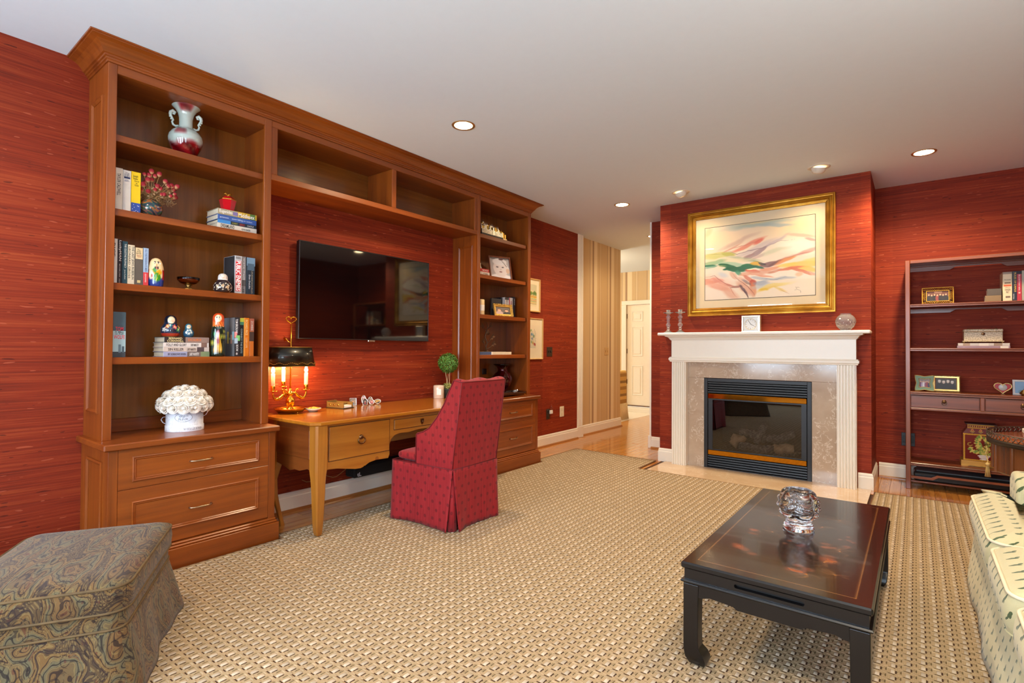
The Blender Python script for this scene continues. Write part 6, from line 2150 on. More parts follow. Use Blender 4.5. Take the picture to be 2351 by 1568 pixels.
MB().box(-2.012, -0.588, 5.838, YW, 0.978, 1.146, 0.0008).build('marble_slab', MAR, fs_)
MB().box(-2.012, -1.836, 5.838, YW, 0, 0.9765, 0.0008).build('marble_slab', MAR, fs_)
MB().box(-0.803, -0.588, 5.838, YW, 0, 0.9765, 0.0008).build('marble_slab', MAR, fs_)
tag(MB().box(-2.27, -0.325, 5.18, 5.838, 0.0002, 0.0075, 0.001).build('hearth_slab', HEA), 'polished cream marble hearth slab lying flush before the fireplace', 'hearth')
ins = thing('fireplace_insert', 'black metal gas fireplace with glass front, brass strips and louvred vents', 'fireplace', (-1.32, YI, 0))
BK = plain('insert_black', '0f0e10', 0.42, 0.0)
DARK = plain('firebox_dark', '221c18', 0.8, vary=0.1)
m = MB().box(-1.834, -1.796, YI, 5.87, 0, 0.974, 0.002).box(-0.842, -0.804, YI, 5.87, 0, 0.974, 0.002).box(-1.796, -0.842, YI, 5.87, 0.938, 0.974, 0.002).box(-1.796, -0.842, YI, 5.87, 0, 0.018, 0.002)
m.build('outer_frame', BK, ins)
for z0, z1 in ((0.812, 0.936), (0.020, 0.146)):
    n = 5
    for k in range(n):
        z = z0 + (z1 - z0) * k / n
        h = (z1 - z0) / n
        MB().prism([(YI + 0.004, z + h * 0.30), (YI + 0.006, z + h * 0.78), (YI + 0.012, z + h * 0.92), (YI + 0.034, z + h * 0.55), (YI + 0.034, z + h * 0.35), (YI + 0.010, z + h * 0.2)], 'x', -1.794, -0.844).build('louver', BK, ins)
    MB().box(-1.796, -0.842, YI + 0.036, YI + 0.04, z0, z1).build('vent_back', plain('vent_black', '070607', 0.8), ins)
BRS = plain('polished_brass', 'd8962c', 0.08, 1.0)
for z0, z1 in ((0.757, 0.808), (0.150, 0.200)):
    MB().box(-1.790, -0.848, YI - 0.006, YI + 0.008, z0, z1, 0.003).build('brass_strip', BRS, ins)
m = MB().box(-1.79, -1.745, YI + 0.004, YI + 0.02, 0.202, 0.755).box(-0.893, -0.848, YI + 0.004, YI + 0.02, 0.202, 0.755).box(-1.745, -0.893, YI + 0.004, YI + 0.02, 0.742, 0.755).box(-1.745, -0.893, YI + 0.004, YI + 0.02, 0.202, 0.212)
m.build('glass_frame', BK, ins)
MB().box(-1.745, -0.893, YI + 0.010, YI + 0.014, 0.212, 0.742).build('glass_front', pane('fire_glass', (0.62, 0.62, 0.64), 0.10), ins)
m = MB().box(-1.80, -1.79, 5.872, 6.38, 0.0, 0.95).box(-0.848, -0.838, 5.872, 6.38, 0, 0.95).box(-1.79, -0.848, 6.37, 6.38, 0, 0.95).box(-1.79, -0.848, 5.872, 6.37, 0.90, 0.91).box(-1.79, -0.848, 5.872, 6.37, 0.195, 0.205)
m.build('firebox', DARK, ins)
BARK = NT('ceramic_bark')
n_ = BARK.noise(BARK.obj((1, 1, 1)), 42, 5, 0.65)[0]
BARK.base(BARK.ramp(n_, [(0.35, lin('2a2623')), (0.55, lin('6d665f')), (0.72, lin('a59c92'))]))
BARK.set(Roughness=0.9)
BARK.bump(n_, 0.8, 0.01)
EMB = NT('ceramic_ember')
n_ = EMB.noise(EMB.obj(), 16, 4)[0]
EMB.base(EMB.ramp(n_, [(0.3, lin('a07850')), (0.7, lin('d8b48a'))]))
EMB.set(Roughness=0.9)


def log_(pts, rad, mat, seed):
    r = random.Random(seed)
    P, R = [], []
    for i in range(len(pts) - 1):
        for q in range(4):
            f = q / 4
            P.append(Vector(pts[i]).lerp(Vector(pts[i + 1]), f) + Vector((r.uniform(-1, 1), r.uniform(-1, 1), r.uniform(-1, 1))) * rad * 0.12)
            R.append(rad * r.uniform(0.82, 1.12))
    P.append(Vector(pts[-1]))
    R.append(rad * 0.9)
    return MB().tube(P, R, 12)


LOGS = (('gas log lying at the back left of the firebox', [(-1.53, 6.10, 0.385), (-1.40, 6.10, 0.37), (-1.26, 6.08, 0.33)], 0.05, BARK.m), ('gas log standing crosswise over the others', [(-1.285, 6.16, 0.475), (-1.31, 6.04, 0.40), (-1.335, 5.98, 0.30)], 0.038, BARK.m),
        ('long gas log rising to the right of the firebox', [(-1.30, 6.12, 0.345), (-1.15, 6.08, 0.345), (-0.99, 6.06, 0.425)], 0.045, BARK.m), ('low charred gas log across the front of the firebox', [(-1.50, 5.97, 0.265), (-1.32, 5.95, 0.245), (-1.16, 5.96, 0.255)], 0.042, BARK.m),
        ('pale split gas log at the front right of the firebox', [(-1.17, 5.99, 0.25), (-1.08, 6.0, 0.27), (-0.985, 6.0, 0.275)], 0.05, EMB.m), ('pale wedge shaped gas log at the left of the firebox', [(-1.58, 5.98, 0.25), (-1.545, 6.0, 0.33), (-1.46, 6.01, 0.30)], 0.05, EMB.m))
for k, (lb, pts, rad, mm) in enumerate(LOGS):
    tag(log_(pts, rad, mm, k).build('ceramic_log', mm), lb, 'log', 'ceramic logs in the fireplace')
m = MB()
r = random.Random(5)
for k in range(70):
    x, y = r.uniform(-1.7, -0.95), r.uniform(5.92, 6.2)
    s = r.uniform(0.006, 0.014)
    m.lathe([(0, -s), (s, -s * 0.3), (s * 0.8, s * 0.5), (0, s)], x, y, 0.205 + s, 5, smooth=False)
m.build('ember_chips', BARK.m, ins, kind='stuff')

# ------------------------------------------------------------------ painting over the mantel
pt = thing('framed_painting', 'large framed abstract watercolour landscape above the mantel, in a gold frame', 'painting', (-1.31, YBR, 1.652))
GF = NT('gold_leaf')
n_ = GF.noise(GF.obj(), 5, 4)[0]
GF.base(GF.ramp(n_, [(0.3, lin('875412')), (0.55, lin('b07a22')), (0.75, lin('c8943a'))]))
GF.set(Metallic=0.75, Roughness=0.34)
YP = YBR - 0.001
MB().frame((-2.015, YP, 1.652), (1, 0, 0), (0, 0, 1), (0, -1, 0), 1.413, 1.148,
           [(0, 0), (0, 0.030), (0.004, 0.034), (0.012, 0.034), (0.018, 0.028), (0.026, 0.027), (0.034, 0.036), (0.046, 0.039), (0.054, 0.034), (0.058, 0.026), (0.064, 0.026), (0.068, 0.030), (0.073, 0.029), (0.077, 0.022), (0.082, 0.021), (0.086, 0.014), (0.086, 0)]).build('gilt_frame', GF.m, pt)
MB().box(-1.945, -0.66, YP - 0.008, YP - 0.003, 1.70, 2.73).build('mat_board', plain('cream_mount', 'e9d3ac', 0.7, vary=0.006), pt)
MB().frame((-1.835, YP - 0.0082, 1.820), (1, 0, 0), (0, 0, 1), (0, -1, 0), 1.066, 0.798, [(0, 0), (0, 0.0012), (0.005, 0.0012), (0.005, 0)]).build('mat_bevel', ink('4a4436'), pt)
cv = Canvas(420, 312, 'f0dcc0', 0.035, 11, 5)


def UV(x, y):
    u = (x - 135) / 1985
    top, bot = 180 - 250 * u, 1478 - 90 * u
    return u, (y - top) / (bot - top)


def bl(x, y, rx, ry, c, al=0.7, ang=0, soft=0.5, edge=0.0):
    u, v = UV(x, y)
    cv.ell(u, v, rx / 1985, ry / 1380, c, al, soft, ang, edge)


def stk(pts, w, c, al=0.7, soft=0.6, taper=True):
    cv.line([UV(*p) for p in pts], w / 1985, c, al, soft, taper)


for a in ((600, 330, 900, 160, 'ecc8a0', 0.6, 4, 1.4), (1800, 120, 500, 160, 'f4d49a', 0.6, 0, 1.5), (1850, 480, 330, 130, 'fbf0da', 0.95, 8, 1.0), (400, 1300, 420, 200, 'f2e0d0', 0.7, 0, 1.2), (1700, 1250, 600, 180, 'f3e3cc', 0.7, 0, 1.2), (300, 400, 350, 110, 'f5dcae', 0.5, 0, 1.4)):
    bl(*a)
for a in ((1150, 105, 560, 45, 'a9b6a8', 0.8, -3, 0.9), (850, 130, 330, 35, 'b4bca8', 0.6, 4, 0.9), (1450, 120, 280, 28, '9fb0b0', 0.7, 5, 0.7), (1300, 30, 400, 36, 'e8c884', 0.7, -4, 1.0), (180, 260, 60, 110, 'ecac80', 0.5, 30, 1.0)):
    bl(*a)
for a in ((780, 420, 330, 38, 'c8a08c', 0.6, -18, 0.9), (950, 480, 320, 32, 'e0785a', 0.75, -20, 0.6), (1160, 420, 90, 30, 'dc5a44', 0.75, -25, 0.7), (640, 540, 200, 16, 'd08a70', 0.6, -24, 0.6), (1100, 540, 400, 45, 'c4b0b0', 0.6, -20, 0.9), (1400, 460, 300, 28, 'b8a4aa', 0.6, -28, 0.8), (1900, 310, 250, 24, 'dcae94', 0.7, 10, 0.7), (2060, 370, 90, 20, 'c09088', 0.7, 15, 0.6)):
    bl(*a)
for a in ((1110, 625, 225, 46, '8a6a70', 0.85, -24, 0.3, 0.3), (1000, 655, 110, 30, 'a8827c', 0.7, -18, 0.4), (1150, 690, 130, 30, 'c8a098', 0.6, -20, 0.6), (1450, 590, 240, 36, 'c8c8a0', 0.6, -14, 0.8), (1700, 700, 420, 26, 'd8a48a', 0.6, -16, 0.8), (2000, 570, 200, 30, 'd89a88', 0.7, -22, 0.7)):
    bl(*a)
for a in ((420, 650, 310, 56, 'c4c060', 0.8, 2, 0.4, 0.2), (600, 640, 120, 34, 'b4b048', 0.7, 10, 0.4), (260, 690, 200, 50, 'ccc878', 0.7, 0, 0.6), (900, 730, 300, 40, 'a8b080', 0.6, 14, 0.6), (560, 760, 420, 50, 'f0dcb0', 0.8, 4, 0.6), (300, 800, 260, 46, '8ab07a', 0.75, -8, 0.5), (640, 830, 320, 40, '9ac098', 0.7, 12, 0.6)):
    bl(*a)
for a in ((200, 868, 130, 24, '1f6a48', 0.9, -4, 0.3), (240, 890, 140, 26, '5a9a78', 0.7, -10, 0.5), (500, 840, 110, 22, '1a6434', 0.95, 6, 0.3), (620, 885, 160, 40, '176030', 0.95, 20, 0.3), (740, 930, 190, 46, '12602c', 0.95, 6, 0.3), (900, 895, 220, 40, '146230', 0.95, -6, 0.3), (950, 850, 110, 26, '1a6a30', 0.9, -4, 0.3), (1120, 870, 120, 22, '1a5c34', 0.9, 14, 0.3), (590, 930, 90, 22, '0f5a2c', 0.9, -8, 0.3), (780, 985, 70, 34, '3a8a5a', 0.8, 30, 0.4), (480, 870, 80, 20, '8aa060', 0.7, 10, 0.5)):
    bl(*a)
for a in ((1120, 815, 100, 34, 'e2a820', 0.85, 4, 0.4), (1330, 815, 160, 40, '6a3a34', 0.9, -8, 0.35, 0.2), (1210, 810, 60, 20, '4a2a30', 0.9, 10, 0.4), (1440, 800, 160, 26, '7a4a3c', 0.85, -16, 0.4), (1620, 760, 200, 34, 'e0843c', 0.8, -18, 0.5), (1900, 850, 330, 62, 'eec04e', 0.8, -4, 0.5), (1950, 920, 240, 46, 'eeb93e', 0.8, 12, 0.5), (2050, 760, 130, 50, 'f0c860', 0.7, -10, 0.6), (1640, 850, 200, 26, 'f2c84a', 0.75, -2, 0.5)):
    bl(*a)
for a in ((1040, 950, 140, 34, 'd8542e', 0.9, 8, 0.3, 0.2), (1340, 900, 170, 34, 'dc7a4a', 0.8, -2, 0.4, 0.2), (1250, 960, 180, 30, 'd88a60', 0.8, 6, 0.4, 0.2), (1440, 950, 120, 26, 'c87a54', 0.8, -12, 0.4, 0.2), (1700, 915, 220, 22, 'd86a3a', 0.85, -4, 0.4), (1880, 960, 200, 22, 'd4703e', 0.85, 22, 0.4), (2050, 1000, 110, 24, 'd8926a', 0.7, 12, 0.5), (1110, 1000, 150, 34, 'e0946a', 0.75, 10, 0.4), (920, 1000, 120, 34, 'e09a70', 0.75, -8, 0.5), (1260, 1050, 140, 20, 'e08a5c', 0.75, 10, 0.5), (1840, 1010, 70, 34, 'eaa468', 0.6, 0, 0.7)):
    bl(*a)
for a in ((700, 1040, 90, 40, 'dc9a74', 0.75, 40, 0.5, 0.2), (860, 1130, 110, 46, 'e0a078', 0.75, 40, 0.5, 0.2), (970, 1100, 130, 36, 'cc5a34', 0.85, 42, 0.35, 0.2), (1040, 1170, 60, 60, 'b83a22', 0.8, 50, 0.4), (1050, 1270, 60, 120, 'dc8a60', 0.75, -8, 0.5), (900, 1260, 200, 60, 'dc9c80', 0.7, 40, 0.6), (930, 1160, 100, 22, '8a7270', 0.7, 38, 0.5)):
    bl(*a)
for a in ((1160, 1090, 150, 26, '8a94a0', 0.7, 14, 0.5, 0.3), (1400, 1110, 240, 24, '98a0a4', 0.7, -8, 0.6, 0.3), (1180, 1180, 130, 40, '94a0b4', 0.65, 4, 0.6), (1650, 1060, 130, 20, 'a8acac', 0.6, 4, 0.6), (1250, 1230, 200, 34, 'b4bcc4', 0.6, -2, 0.8), (330, 1000, 230, 70, 'dcd8c8', 0.6, 20, 0.9), (500, 1030, 90, 34, 'bcc0cc', 0.5, 14, 0.9)):
    bl(*a)
for a in ((300, 1110, 190, 34, 'd4583e', 0.8, 4, 0.4, 0.3), (230, 1150, 160, 24, 'dc7c60', 0.7, -6, 0.5), (500, 1160, 200, 26, 'c8604a', 0.75, 24, 0.5, 0.2), (420, 1220, 200, 60, 'e09078', 0.7, 24, 0.6), (600, 1320, 220, 70, 'e2a488', 0.7, 40, 0.7), (300, 1130, 330, 90, 'ecb49c', 0.45, 10, 0.8), (730, 1230, 120, 18, 'a06a60', 0.75, 4, 0.5), (870, 1280, 110, 20, '6a545a', 0.8, 48, 0.4), (920, 1350, 80, 12, '5a4448', 0.8, 55, 0.5), (1380, 1240, 240, 38, 'e8c050', 0.75, -14, 0.6), (1250, 1290, 80, 22, 'e0b838', 0.75, 8, 0.5), (1520, 1290, 120, 22, 'e4c468', 0.6, 24, 0.6), (1480, 1200, 260, 30, 'f0dc9a', 0.6, -10, 0.7)):
    bl(*a)
for pts, w, c_ in (([(470, 605), (640, 590), (760, 640), (960, 560), (1280, 530), (1560, 400), (1800, 360)], 7, '8a7478'), ([(1380, 790), (1700, 700), (1950, 610), (2110, 560)], 7, 'b06a5c'), ([(560, 560), (900, 470), (1160, 410)], 6, 'c87460'), ([(140, 1060), (330, 1050), (560, 1180), (800, 1240)], 5, '9a5044'), ([(650, 980), (830, 1150), (1020, 1290), (1100, 1400)], 6, '8a5248'), ([(150, 650), (330, 620), (480, 640)], 5, '9a9840'), ([(1180, 1090), (1400, 1125), (1640, 1045)], 6, '6a7480'), ([(1500, 1280), (1700, 1390)], 4, 'c0906a'), ([(560, 1170), (760, 1440)], 5, 'c88068'), ([(960, 740), (1180, 800), (1300, 850)], 7, '5a7a4a')):
    stk(pts, w, c_)
stk([(1770, 1230), (1780, 1270), (1800, 1240), (1830, 1250)], 3, '9a8a78', 0.8, 0.5, False)
stk([(1760, 1300), (1800, 1280), (1850, 1300), (1850, 1350)], 3, '9a8a78', 0.8, 0.5, False)
cv.mesh('watercolour', (-1.8305, YP - 0.0092, 2.6145), (1.0575, 0, 0), (0, 0, -0.79), pt, vcol('watercolour_paper', 0.6))
MB().box(-1.932, -0.672, YP - 0.0125, YP - 0.0112, 1.735, 2.716).build('picture_glass', pane('frame_glass', (1, 1, 1), 0.05), pt)

# ------------------------------------------------------------------ things on the mantel shelf
MZ = 1.468


def candlestick(x, label):
    d = thing('candlestick', label, 'candlestick', (x, 5.70, MZ))
    MB().lathe([(0, 0), (0.050, 0.0), (0.050, 0.004), (0.030, 0.016), (0.017, 0.03), (0.016, 0.042)], x, 5.70, MZ, 24).lathe([(0, 0.042), (0.016, 0.042), (0.020, 0.05), (0.015, 0.06), (0.018, 0.07), (0.027, 0.082), (0.027, 0.094), (0.017, 0.106), (0.015, 0.118), (0.020, 0.13), (0.015, 0.142), (0.017, 0.155), (0.026, 0.166), (0.026, 0.178), (0.015, 0.19), (0.016, 0.2), (0, 0.2)], x, 5.70, MZ, 10, smooth=False).build('stem', CRYST, d)
    MB().lathe([(0, 0.2), (0.018, 0.2), (0.026, 0.214), (0.056, 0.222), (0.055, 0.226), (0.026, 0.222), (0.020, 0.236), (0.025, 0.254), (0.018, 0.254), (0.014, 0.226), (0, 0.224)], x, 5.70, MZ, 32, mod=lambda th, r, z: r * (1 + 0.10 * math.cos(6 * th) * (r > 0.04))).build('drip_cup', CRYST, d)
    return d


candlestick(-2.186, 'left one of the two crystal candlesticks on the mantel, nearer the shelf end')
candlestick(-2.052, 'right one of the two crystal candlesticks on the mantel, nearer the painting')
d = thing('mantel_clock', 'small square silver desk clock in the middle of the mantel', 'clock', (-1.333, 5.74, MZ))
m = MB().box(-1.422, -1.244, 5.722, 5.775, MZ, MZ + 0.012, 0.002).box(-1.422, -1.244, 5.722, 5.775, MZ + 0.153, MZ + 0.167, 0.003)
for a, c_ in ((-1.422, -1.404), (-1.268, -1.244)):
    m.box(a, c_, 5.722, 5.775, MZ + 0.012, MZ + 0.153, 0.003)
m.build('case', plain('champagne_metal', 'd8ccb0', 0.25, 0.8), d)
MB().box(-1.404, -1.268, 5.735, 5.77, MZ + 0.012, MZ + 0.153).build('dial_plate', plain('satin_silver', 'cfc9c0', 0.4, 0.2), d)
MB().tube([(-1.336 + 0.055 * math.cos(q), 5.733, MZ + 0.078 + 0.055 * math.sin(q)) for q in np.linspace(0, 2 * PI, 40, endpoint=False)], 0.0022, 6, closed=True).build('dial_ring', plain('pale_gold', 'd9c294', 0.35, 0.8), d)
for k in range(12):
    a = k * PI / 6
    dx, dz = math.sin(a), math.cos(a)
    m = MB().tube([(-1.336 + 0.040 * dx, 5.7345, MZ + 0.078 + 0.040 * dz), (-1.336 + 0.050 * dx, 5.7345, MZ + 0.078 + 0.050 * dz)], 0.0012, 4)
    m.build('hour_mark', ink('57514c'), d)
for a, L in ((-30, 0.045), (118, 0.036)):
    q = math.radians(a)
    MB().tube([(-1.336, 5.7335, MZ + 0.078), (-1.336 + L * math.sin(q), 5.7335, MZ + 0.078 + L * math.cos(q))], 0.0016, 4).build('hand', ink('241f1d'), d)
d = thing('crystal_bowl', 'round cut-crystal rose bowl at the right end of the mantel', 'bowl', (-0.513, 5.725, MZ))
prof = [(0, 0.004), (0.040, 0.0), (0.042, 0.006)] + [(0.083 * math.sin(q), 0.079 - 0.079 * math.cos(q)) for q in np.linspace(0.60, 2.62, 26)] + [(0.044, 0.157), (0.040, 0.156)] + [(0.075 * math.sin(q), 0.079 - 0.071 * math.cos(q)) for q in np.linspace(2.5, 0.5, 14)] + [(0, 0.016)]


def cut(th, r, z):
    if r < 0.03 or z > 0.152:
        return r
    if z < 0.075:
        return r * (1 - 0.035 * abs(math.sin(8 * th + z * 110)) - 0.035 * abs(math.sin(8 * th - z * 110)))
    return r * (1 - 0.03 * abs(math.sin(8 * th)))


MB().lathe(prof, -0.513, 5.725, MZ, 64, mod=cut, smooth=False).build('bowl', CRYST, d)
# ================================================================== open etagere on the right
MHX, MHY, MHZ = (wood('mahogany_' + a, '55260f', '8c4a26', a, 0.36, 0.2, 10) for a in 'xyz')
EX0, EX1, EY0, EY1 = -0.077, 1.0, 6.15, 6.50
et = thing('etagere', 'open mahogany etagere with thin shelves and two drawers against the right wall', 'shelf', (0.46, 6.33, 0))
LW = 0.037
for x in (EX0, EX1 - LW):
    for y in (EY0, EY1 - LW):
        MB().box(x, x + LW, y, y + LW, 0, 2.131, 0.004).build('leg', MHZ, et)
m = MB().box(EX0 + LW, EX1 - LW, EY0, EY0 + LW, 2.098, 2.131, 0.004).box(EX0 + LW, EX1 - LW, EY1 - LW, EY1, 2.098, 2.131, 0.004)
m.build('top_rail', MHX, et)
m = MB().box(EX0, EX0 + LW, EY0 + LW, EY1 - LW, 2.098, 2.131, 0.004).box(EX1 - LW, EX1, EY0 + LW, EY1 - LW, 2.098, 2.131, 0.004)
m.build('side_rail', MHY, et)
MB().box(EX0 + LW, EX1 - LW, EY0 + LW, EY1 - LW, 2.108, 2.122).build('top_panel', MHX, et)


def bead_shelf(z, th=0.029, name='shelf'):
    m = MB().box(EX0 + LW * 0.6, EX1 - LW * 0.6, EY0 + 0.010, EY1 - 0.006, z - th * 0.55, z, 0.002)
    m.prism([(EY0 + 0.004, z), (EY0 + 0.0, z - 0.004), (EY0 + 0.0, z - 0.010), (EY0 + 0.005, z - 0.014), (EY0 + 0.001, z - 0.018), (EY0 + 0.001, z - th + 0.002), (EY0 + 0.006, z - th), (EY0 + 0.03, z - th), (EY0 + 0.03, z)], 'x', EX0 + LW, EX1 - LW)
    return m.build(name, MHX, et)


for z in (1.718, 1.311, 0.905, 0.248):
    bead_shelf(z)


def stepped(z, name, y):
    c_, w = 0.462, EX1 - EX0 - 2 * LW
    x0, x1 = EX0 + LW, EX1 - LW
    MB().prism([(x0, z), (x0, z - 0.020), (x0 + 0.16, z - 0.020), (x0 + 0.20, z - 0.012 + 0.020), (x1 - 0.20, z - 0.012 + 0.020), (x1 - 0.16, z - 0.020), (x1, z - 0.020), (x1, z), (x1 - 0.15, z), (x1 - 0.19, z + 0.026), (x0 + 0.19, z + 0.026), (x0 + 0.15, z)], 'y', y, y + 0.02).build(name, MHX, et)


stepped(0.122, 'foot_stretcher', EY0 + 0.008)
for z in (2.098, 1.692):
    MB().prism([(EX0 + LW, z), (EX0 + LW, z - 0.04), (0.26, z - 0.04), (0.30, z - 0.014), (0.62, z - 0.014), (0.66, z - 0.04), (EX1 - LW, z - 0.04), (EX1 - LW, z)], 'y', EY1 - 0.02, EY1 - 0.005).build('back_apron', MHX, et)
m = MB().box(EX0 + LW, EX1 - LW, EY0 + 0.02, EY1 - 0.02, 0.742, 0.872)
m.build('drawer_case', MHX, et)
MB().box(EX0 + LW, EX1 - LW, EY0, EY1 - 0.01, 0.735, 0.757, 0.005).build('bottom_rail', MHX, et)
MB().box(0.447, 0.477, EY0 + 0.002, EY0 + 0.03, 0.757, 0.876, 0.004).build('drawer_divider', MHZ, et)
for a, c_ in ((EX0 + LW + 0.003, 0.443), (0.481, EX1 - LW - 0.003)):
    dr = MB().box(a, c_, EY0 + 0.008, EY0 + 0.021, 0.762, 0.871, 0.003).build('drawer', MHX, et)
    xc = (a + c_) / 2
    m = MB().lathe([(0, 0.006), (0.008, 0.005), (0.016, 0.002), (0.017, 0)], xc, EY0 + 0.008, 0.824, 14, axis=(0, -1, 0))
    m.tube([(xc + 0.017 * math.sin(q), EY0 + 0.000, 0.812 + 0.017 * math.cos(q)) for q in np.linspace(0, 2 * PI, 18, endpoint=False)], 0.0028, 6, closed=True)
    m.build('ring_pull', BRONZE, dr)
for y in (EY0 + 0.06, EY1 - 0.06):
    MB().box(EX0 + LW * 0.5, EX1 - LW * 0.5, y - 0.012, y + 0.012, 0.060, 0.075, 0.002).build('low_stretcher', MHX, et)
d = thing('black_case', 'long flat black case lying on the stretchers under the lowest etagere shelf', 'case', (0.42, 6.33, 0.075))
MB().box(-0.02, 0.90, 6.21, 6.46, 0.0752, 0.158, 0.012).build('case_body', plain('case_black', '1b1c1e', 0.25), d)
MB().box(0.0, 0.88, 6.23, 6.44, 0.158, 0.168, 0.006).build('case_lid', plain('case_grey', '6a6f70', 0.3), d)

# things on the etagere
Z1, Z2, Z3, Z4 = 1.7185, 1.3115, 0.9055, 0.2485
fam = Canvas(60, 34, '6a4038')
fam.rect(0, 0.55, 1, 1, '22222c')
for k in range(7):
    u = 0.1 + 0.13 * k
    fam.ell(u, 0.72, 0.085, 0.34, ('1c1c26', '2a2630', '1c1c26', '8a3a3a', '1c1c26', '23202a', '1c1c26')[k], 1, 0.2)
    fam.ell(u, 0.36 + 0.05 * (k % 2), 0.034, 0.09, 'd8a88a', 1, 0.3)
fam.rect(0.35, 0, 0.7, 0.2, 'c8a080', 0.6)
OR_Y = math.radians(-90)
d = easel_frame('photo_frame', 'gold lattice photo frame of a family group at top left of the etagere', (0.165, 6.31, Z1), OR_Y, 0.232, 0.166, fam, plain('gilt_edge', 'd8a040', 0.35, 0.8), 0.038, tilt=10)
# the frame is open lattice work: replace the solid moulding by strips and a woven net
old = next(c for c in d.children if c.name.startswith('frame'))
me = MB()
Rm = Matrix.Rotation(-math.radians(10), 4, 'Y')
w, h, bdr = 0.232, 0.166, 0.036
for a, c_, e_, f_2 in ((-w / 2, w / 2, 0, 0.006), (-w / 2, w / 2, h - 0.006, h), (-w / 2, -w / 2 + 0.006, 0, h), (w / 2 - 0.006, w / 2, 0, h), (-w / 2 + bdr - 0.005, w / 2 - bdr + 0.005, bdr - 0.005, bdr), (-w / 2 + bdr - 0.005, w / 2 - bdr + 0.005, h - bdr, h - bdr + 0.005), (-w / 2 + bdr - 0.005, -w / 2 + bdr, bdr, h - bdr), (w / 2 - bdr, w / 2 - bdr + 0.005, bdr, h - bdr)):
    me.box(-0.006, 0.002, a, c_, e_, f_2)
me.v = [tuple(Rm @ Vector(p)) for p in me.v]
nm_, mt_ = 'frame', old.data.materials[0]
bpy.data.objects.remove(old)
me.build('frame', mt_, d, local=True)
nt_ = MB()
st = 0.016


def strip(a, b_):
    nt_.tube([Rm @ Vector((-0.003, *a)), Rm @ Vector((-0.003, *b_))], 0.0016, 4)


for (y0, y1, z0, z1) in ((-w / 2, w / 2, 0.004, bdr - 0.003), (-w / 2, w / 2, h - bdr + 0.003, h - 0.004), (-w / 2 + 0.004, -w / 2 + bdr - 0.003, bdr, h - bdr), (w / 2 - bdr + 0.003, w / 2 - 0.004, bdr, h - bdr)):
    if y1 - y0 > z1 - z0:
        H = z1 - z0
        n = int((y1 - y0) / st)
        for k in range(n):
            y = y0 + k * st
            strip((y, z0), (min(y + H, y1), z1))
            strip((y, z1), (min(y + H, y1), z0))
    else:
        H = y1 - y0
        n = int((z1 - z0) / st)
        for k in range(n):
            z = z0 + k * st
            strip((y0, z), (y1, min(z + H, z1 + 0.01)))
            strip((y1, z), (y0, min(z + H, z1 + 0.01)))
nt_.build('lattice', mt_, d, local=True, kind='stuff')

g = 'books on the top etagere shelf'
book('old brown book lying at the bottom of the small pile by tall cream book', (0.495, 0.603), 6.30, 0, Z1, Z1 + 0.062, '8a7456', depth=0.14, lying=True, group=g, face='-y', words=(), rough=0.7)
book('old dark grey book lying on top of the small brown book', (0.508, 0.604), 6.305, 0, Z1 + 0.0625, Z1 + 0.122, '5c544e', depth=0.13, lying=True, group=g, face='-y', rough=0.7)
book('thick cream illustrated book standing beside the small pile on the etagere', (0.612, 0.672), 6.31, 0, Z1, Z1 + 0.265, 'e2cfa6', depth=0.2, group=g, face='-y', words=(('TYCOON', 0.24, 0.29, 0.15, 0.85, '6a5a4a', 'h'), ('VANDER\nBILT', 0.56, 0.70, 0.2, 0.85, '7a6a58', 'h'), ('CORNELIUS', 0.50, 0.535, 0.2, 0.8, '8a7a60', 'h')), bands=((0.0, 0.07, '9a8a78'), (0.42, 0.48, 'd0643e', 0.1, 0.92), (0.34, 0.39, '8a7a62', 0.2, 0.85), (0.80, 0.86, '7a6a5a', 0.3, 0.8)))
book('black book with gold lettering between cream and red books on the etagere', (0.674, 0.703), 6.31, 0, Z1, Z1 + 0.268, '18161a', depth=0.17, group=g, face='-y', words=(('RULES OF CAMUS', 0.05, 0.68, 0.4, 0.85, 'd8b04a'), ('MONTREAL', 0.74, 0.92, 0.15, 0.4, 'd8d4cc')))
book('red book with white script title beside the black book on the etagere', (0.7035, 0.733), 6.31, 0, Z1, Z1 + 0.267, 'b81c2c', depth=0.17, group=g, face='-y', words=(('Bryson from tales', 0.12, 0.64, 0.25, 0.7, 'f0d0d0'),), bands=((0.0, 0.10, '22202a'), (0.68, 0.74, 'd8a89a', 0.3, 0.7)))
book('grey green book beside the red book at the edge of the picture', (0.7345, 0.795), 6.31, 0, Z1, Z1 + 0.27, 'a9a48e', depth=0.17, group=g, face='-y', bands=((0.16, 0.5, 'd6cca8', 0.35, 0.9),))

d = thing('jewellery_box', 'mottled cream bone box with hinged lid and keyhole on two magazines', 'box', (0.478, 6.33, Z2 + 0.045))
BONE = NT('bone_inlay')
n_ = BONE.noise(BONE.obj(), 110, 4, 0.7)[0]
BONE.base(BONE.ramp(n_, [(0.35, lin('8e7a5e')), (0.6, lin('dccaa4'))]))
BONE.set(Roughness=0.4)
zb = Z2 + 0.0452
MB().box(0.338, 0.618, 6.275, 6.44, zb + 0.012, zb + 0.020, 0.003).box(0.348, 0.608, 6.285, 6.43, zb + 0.02, zb + 0.100, 0.003).build('box_body', BONE.m, d)
MB().box(0.345, 0.611, 6.282, 6.433, zb + 0.101, zb + 0.126, 0.006).build('lid', BONE.m, d)
for x in (0.35, 0.605):
    for y in (6.285, 6.43):
        MB().lathe([(0, 0), (0.008, 0.002), (0.009, 0.008), (0.006, 0.012), (0, 0.012)], x, y, zb, 8).build('foot', plain('old_brass', '8a6a3a', 0.4, 1.0), d)
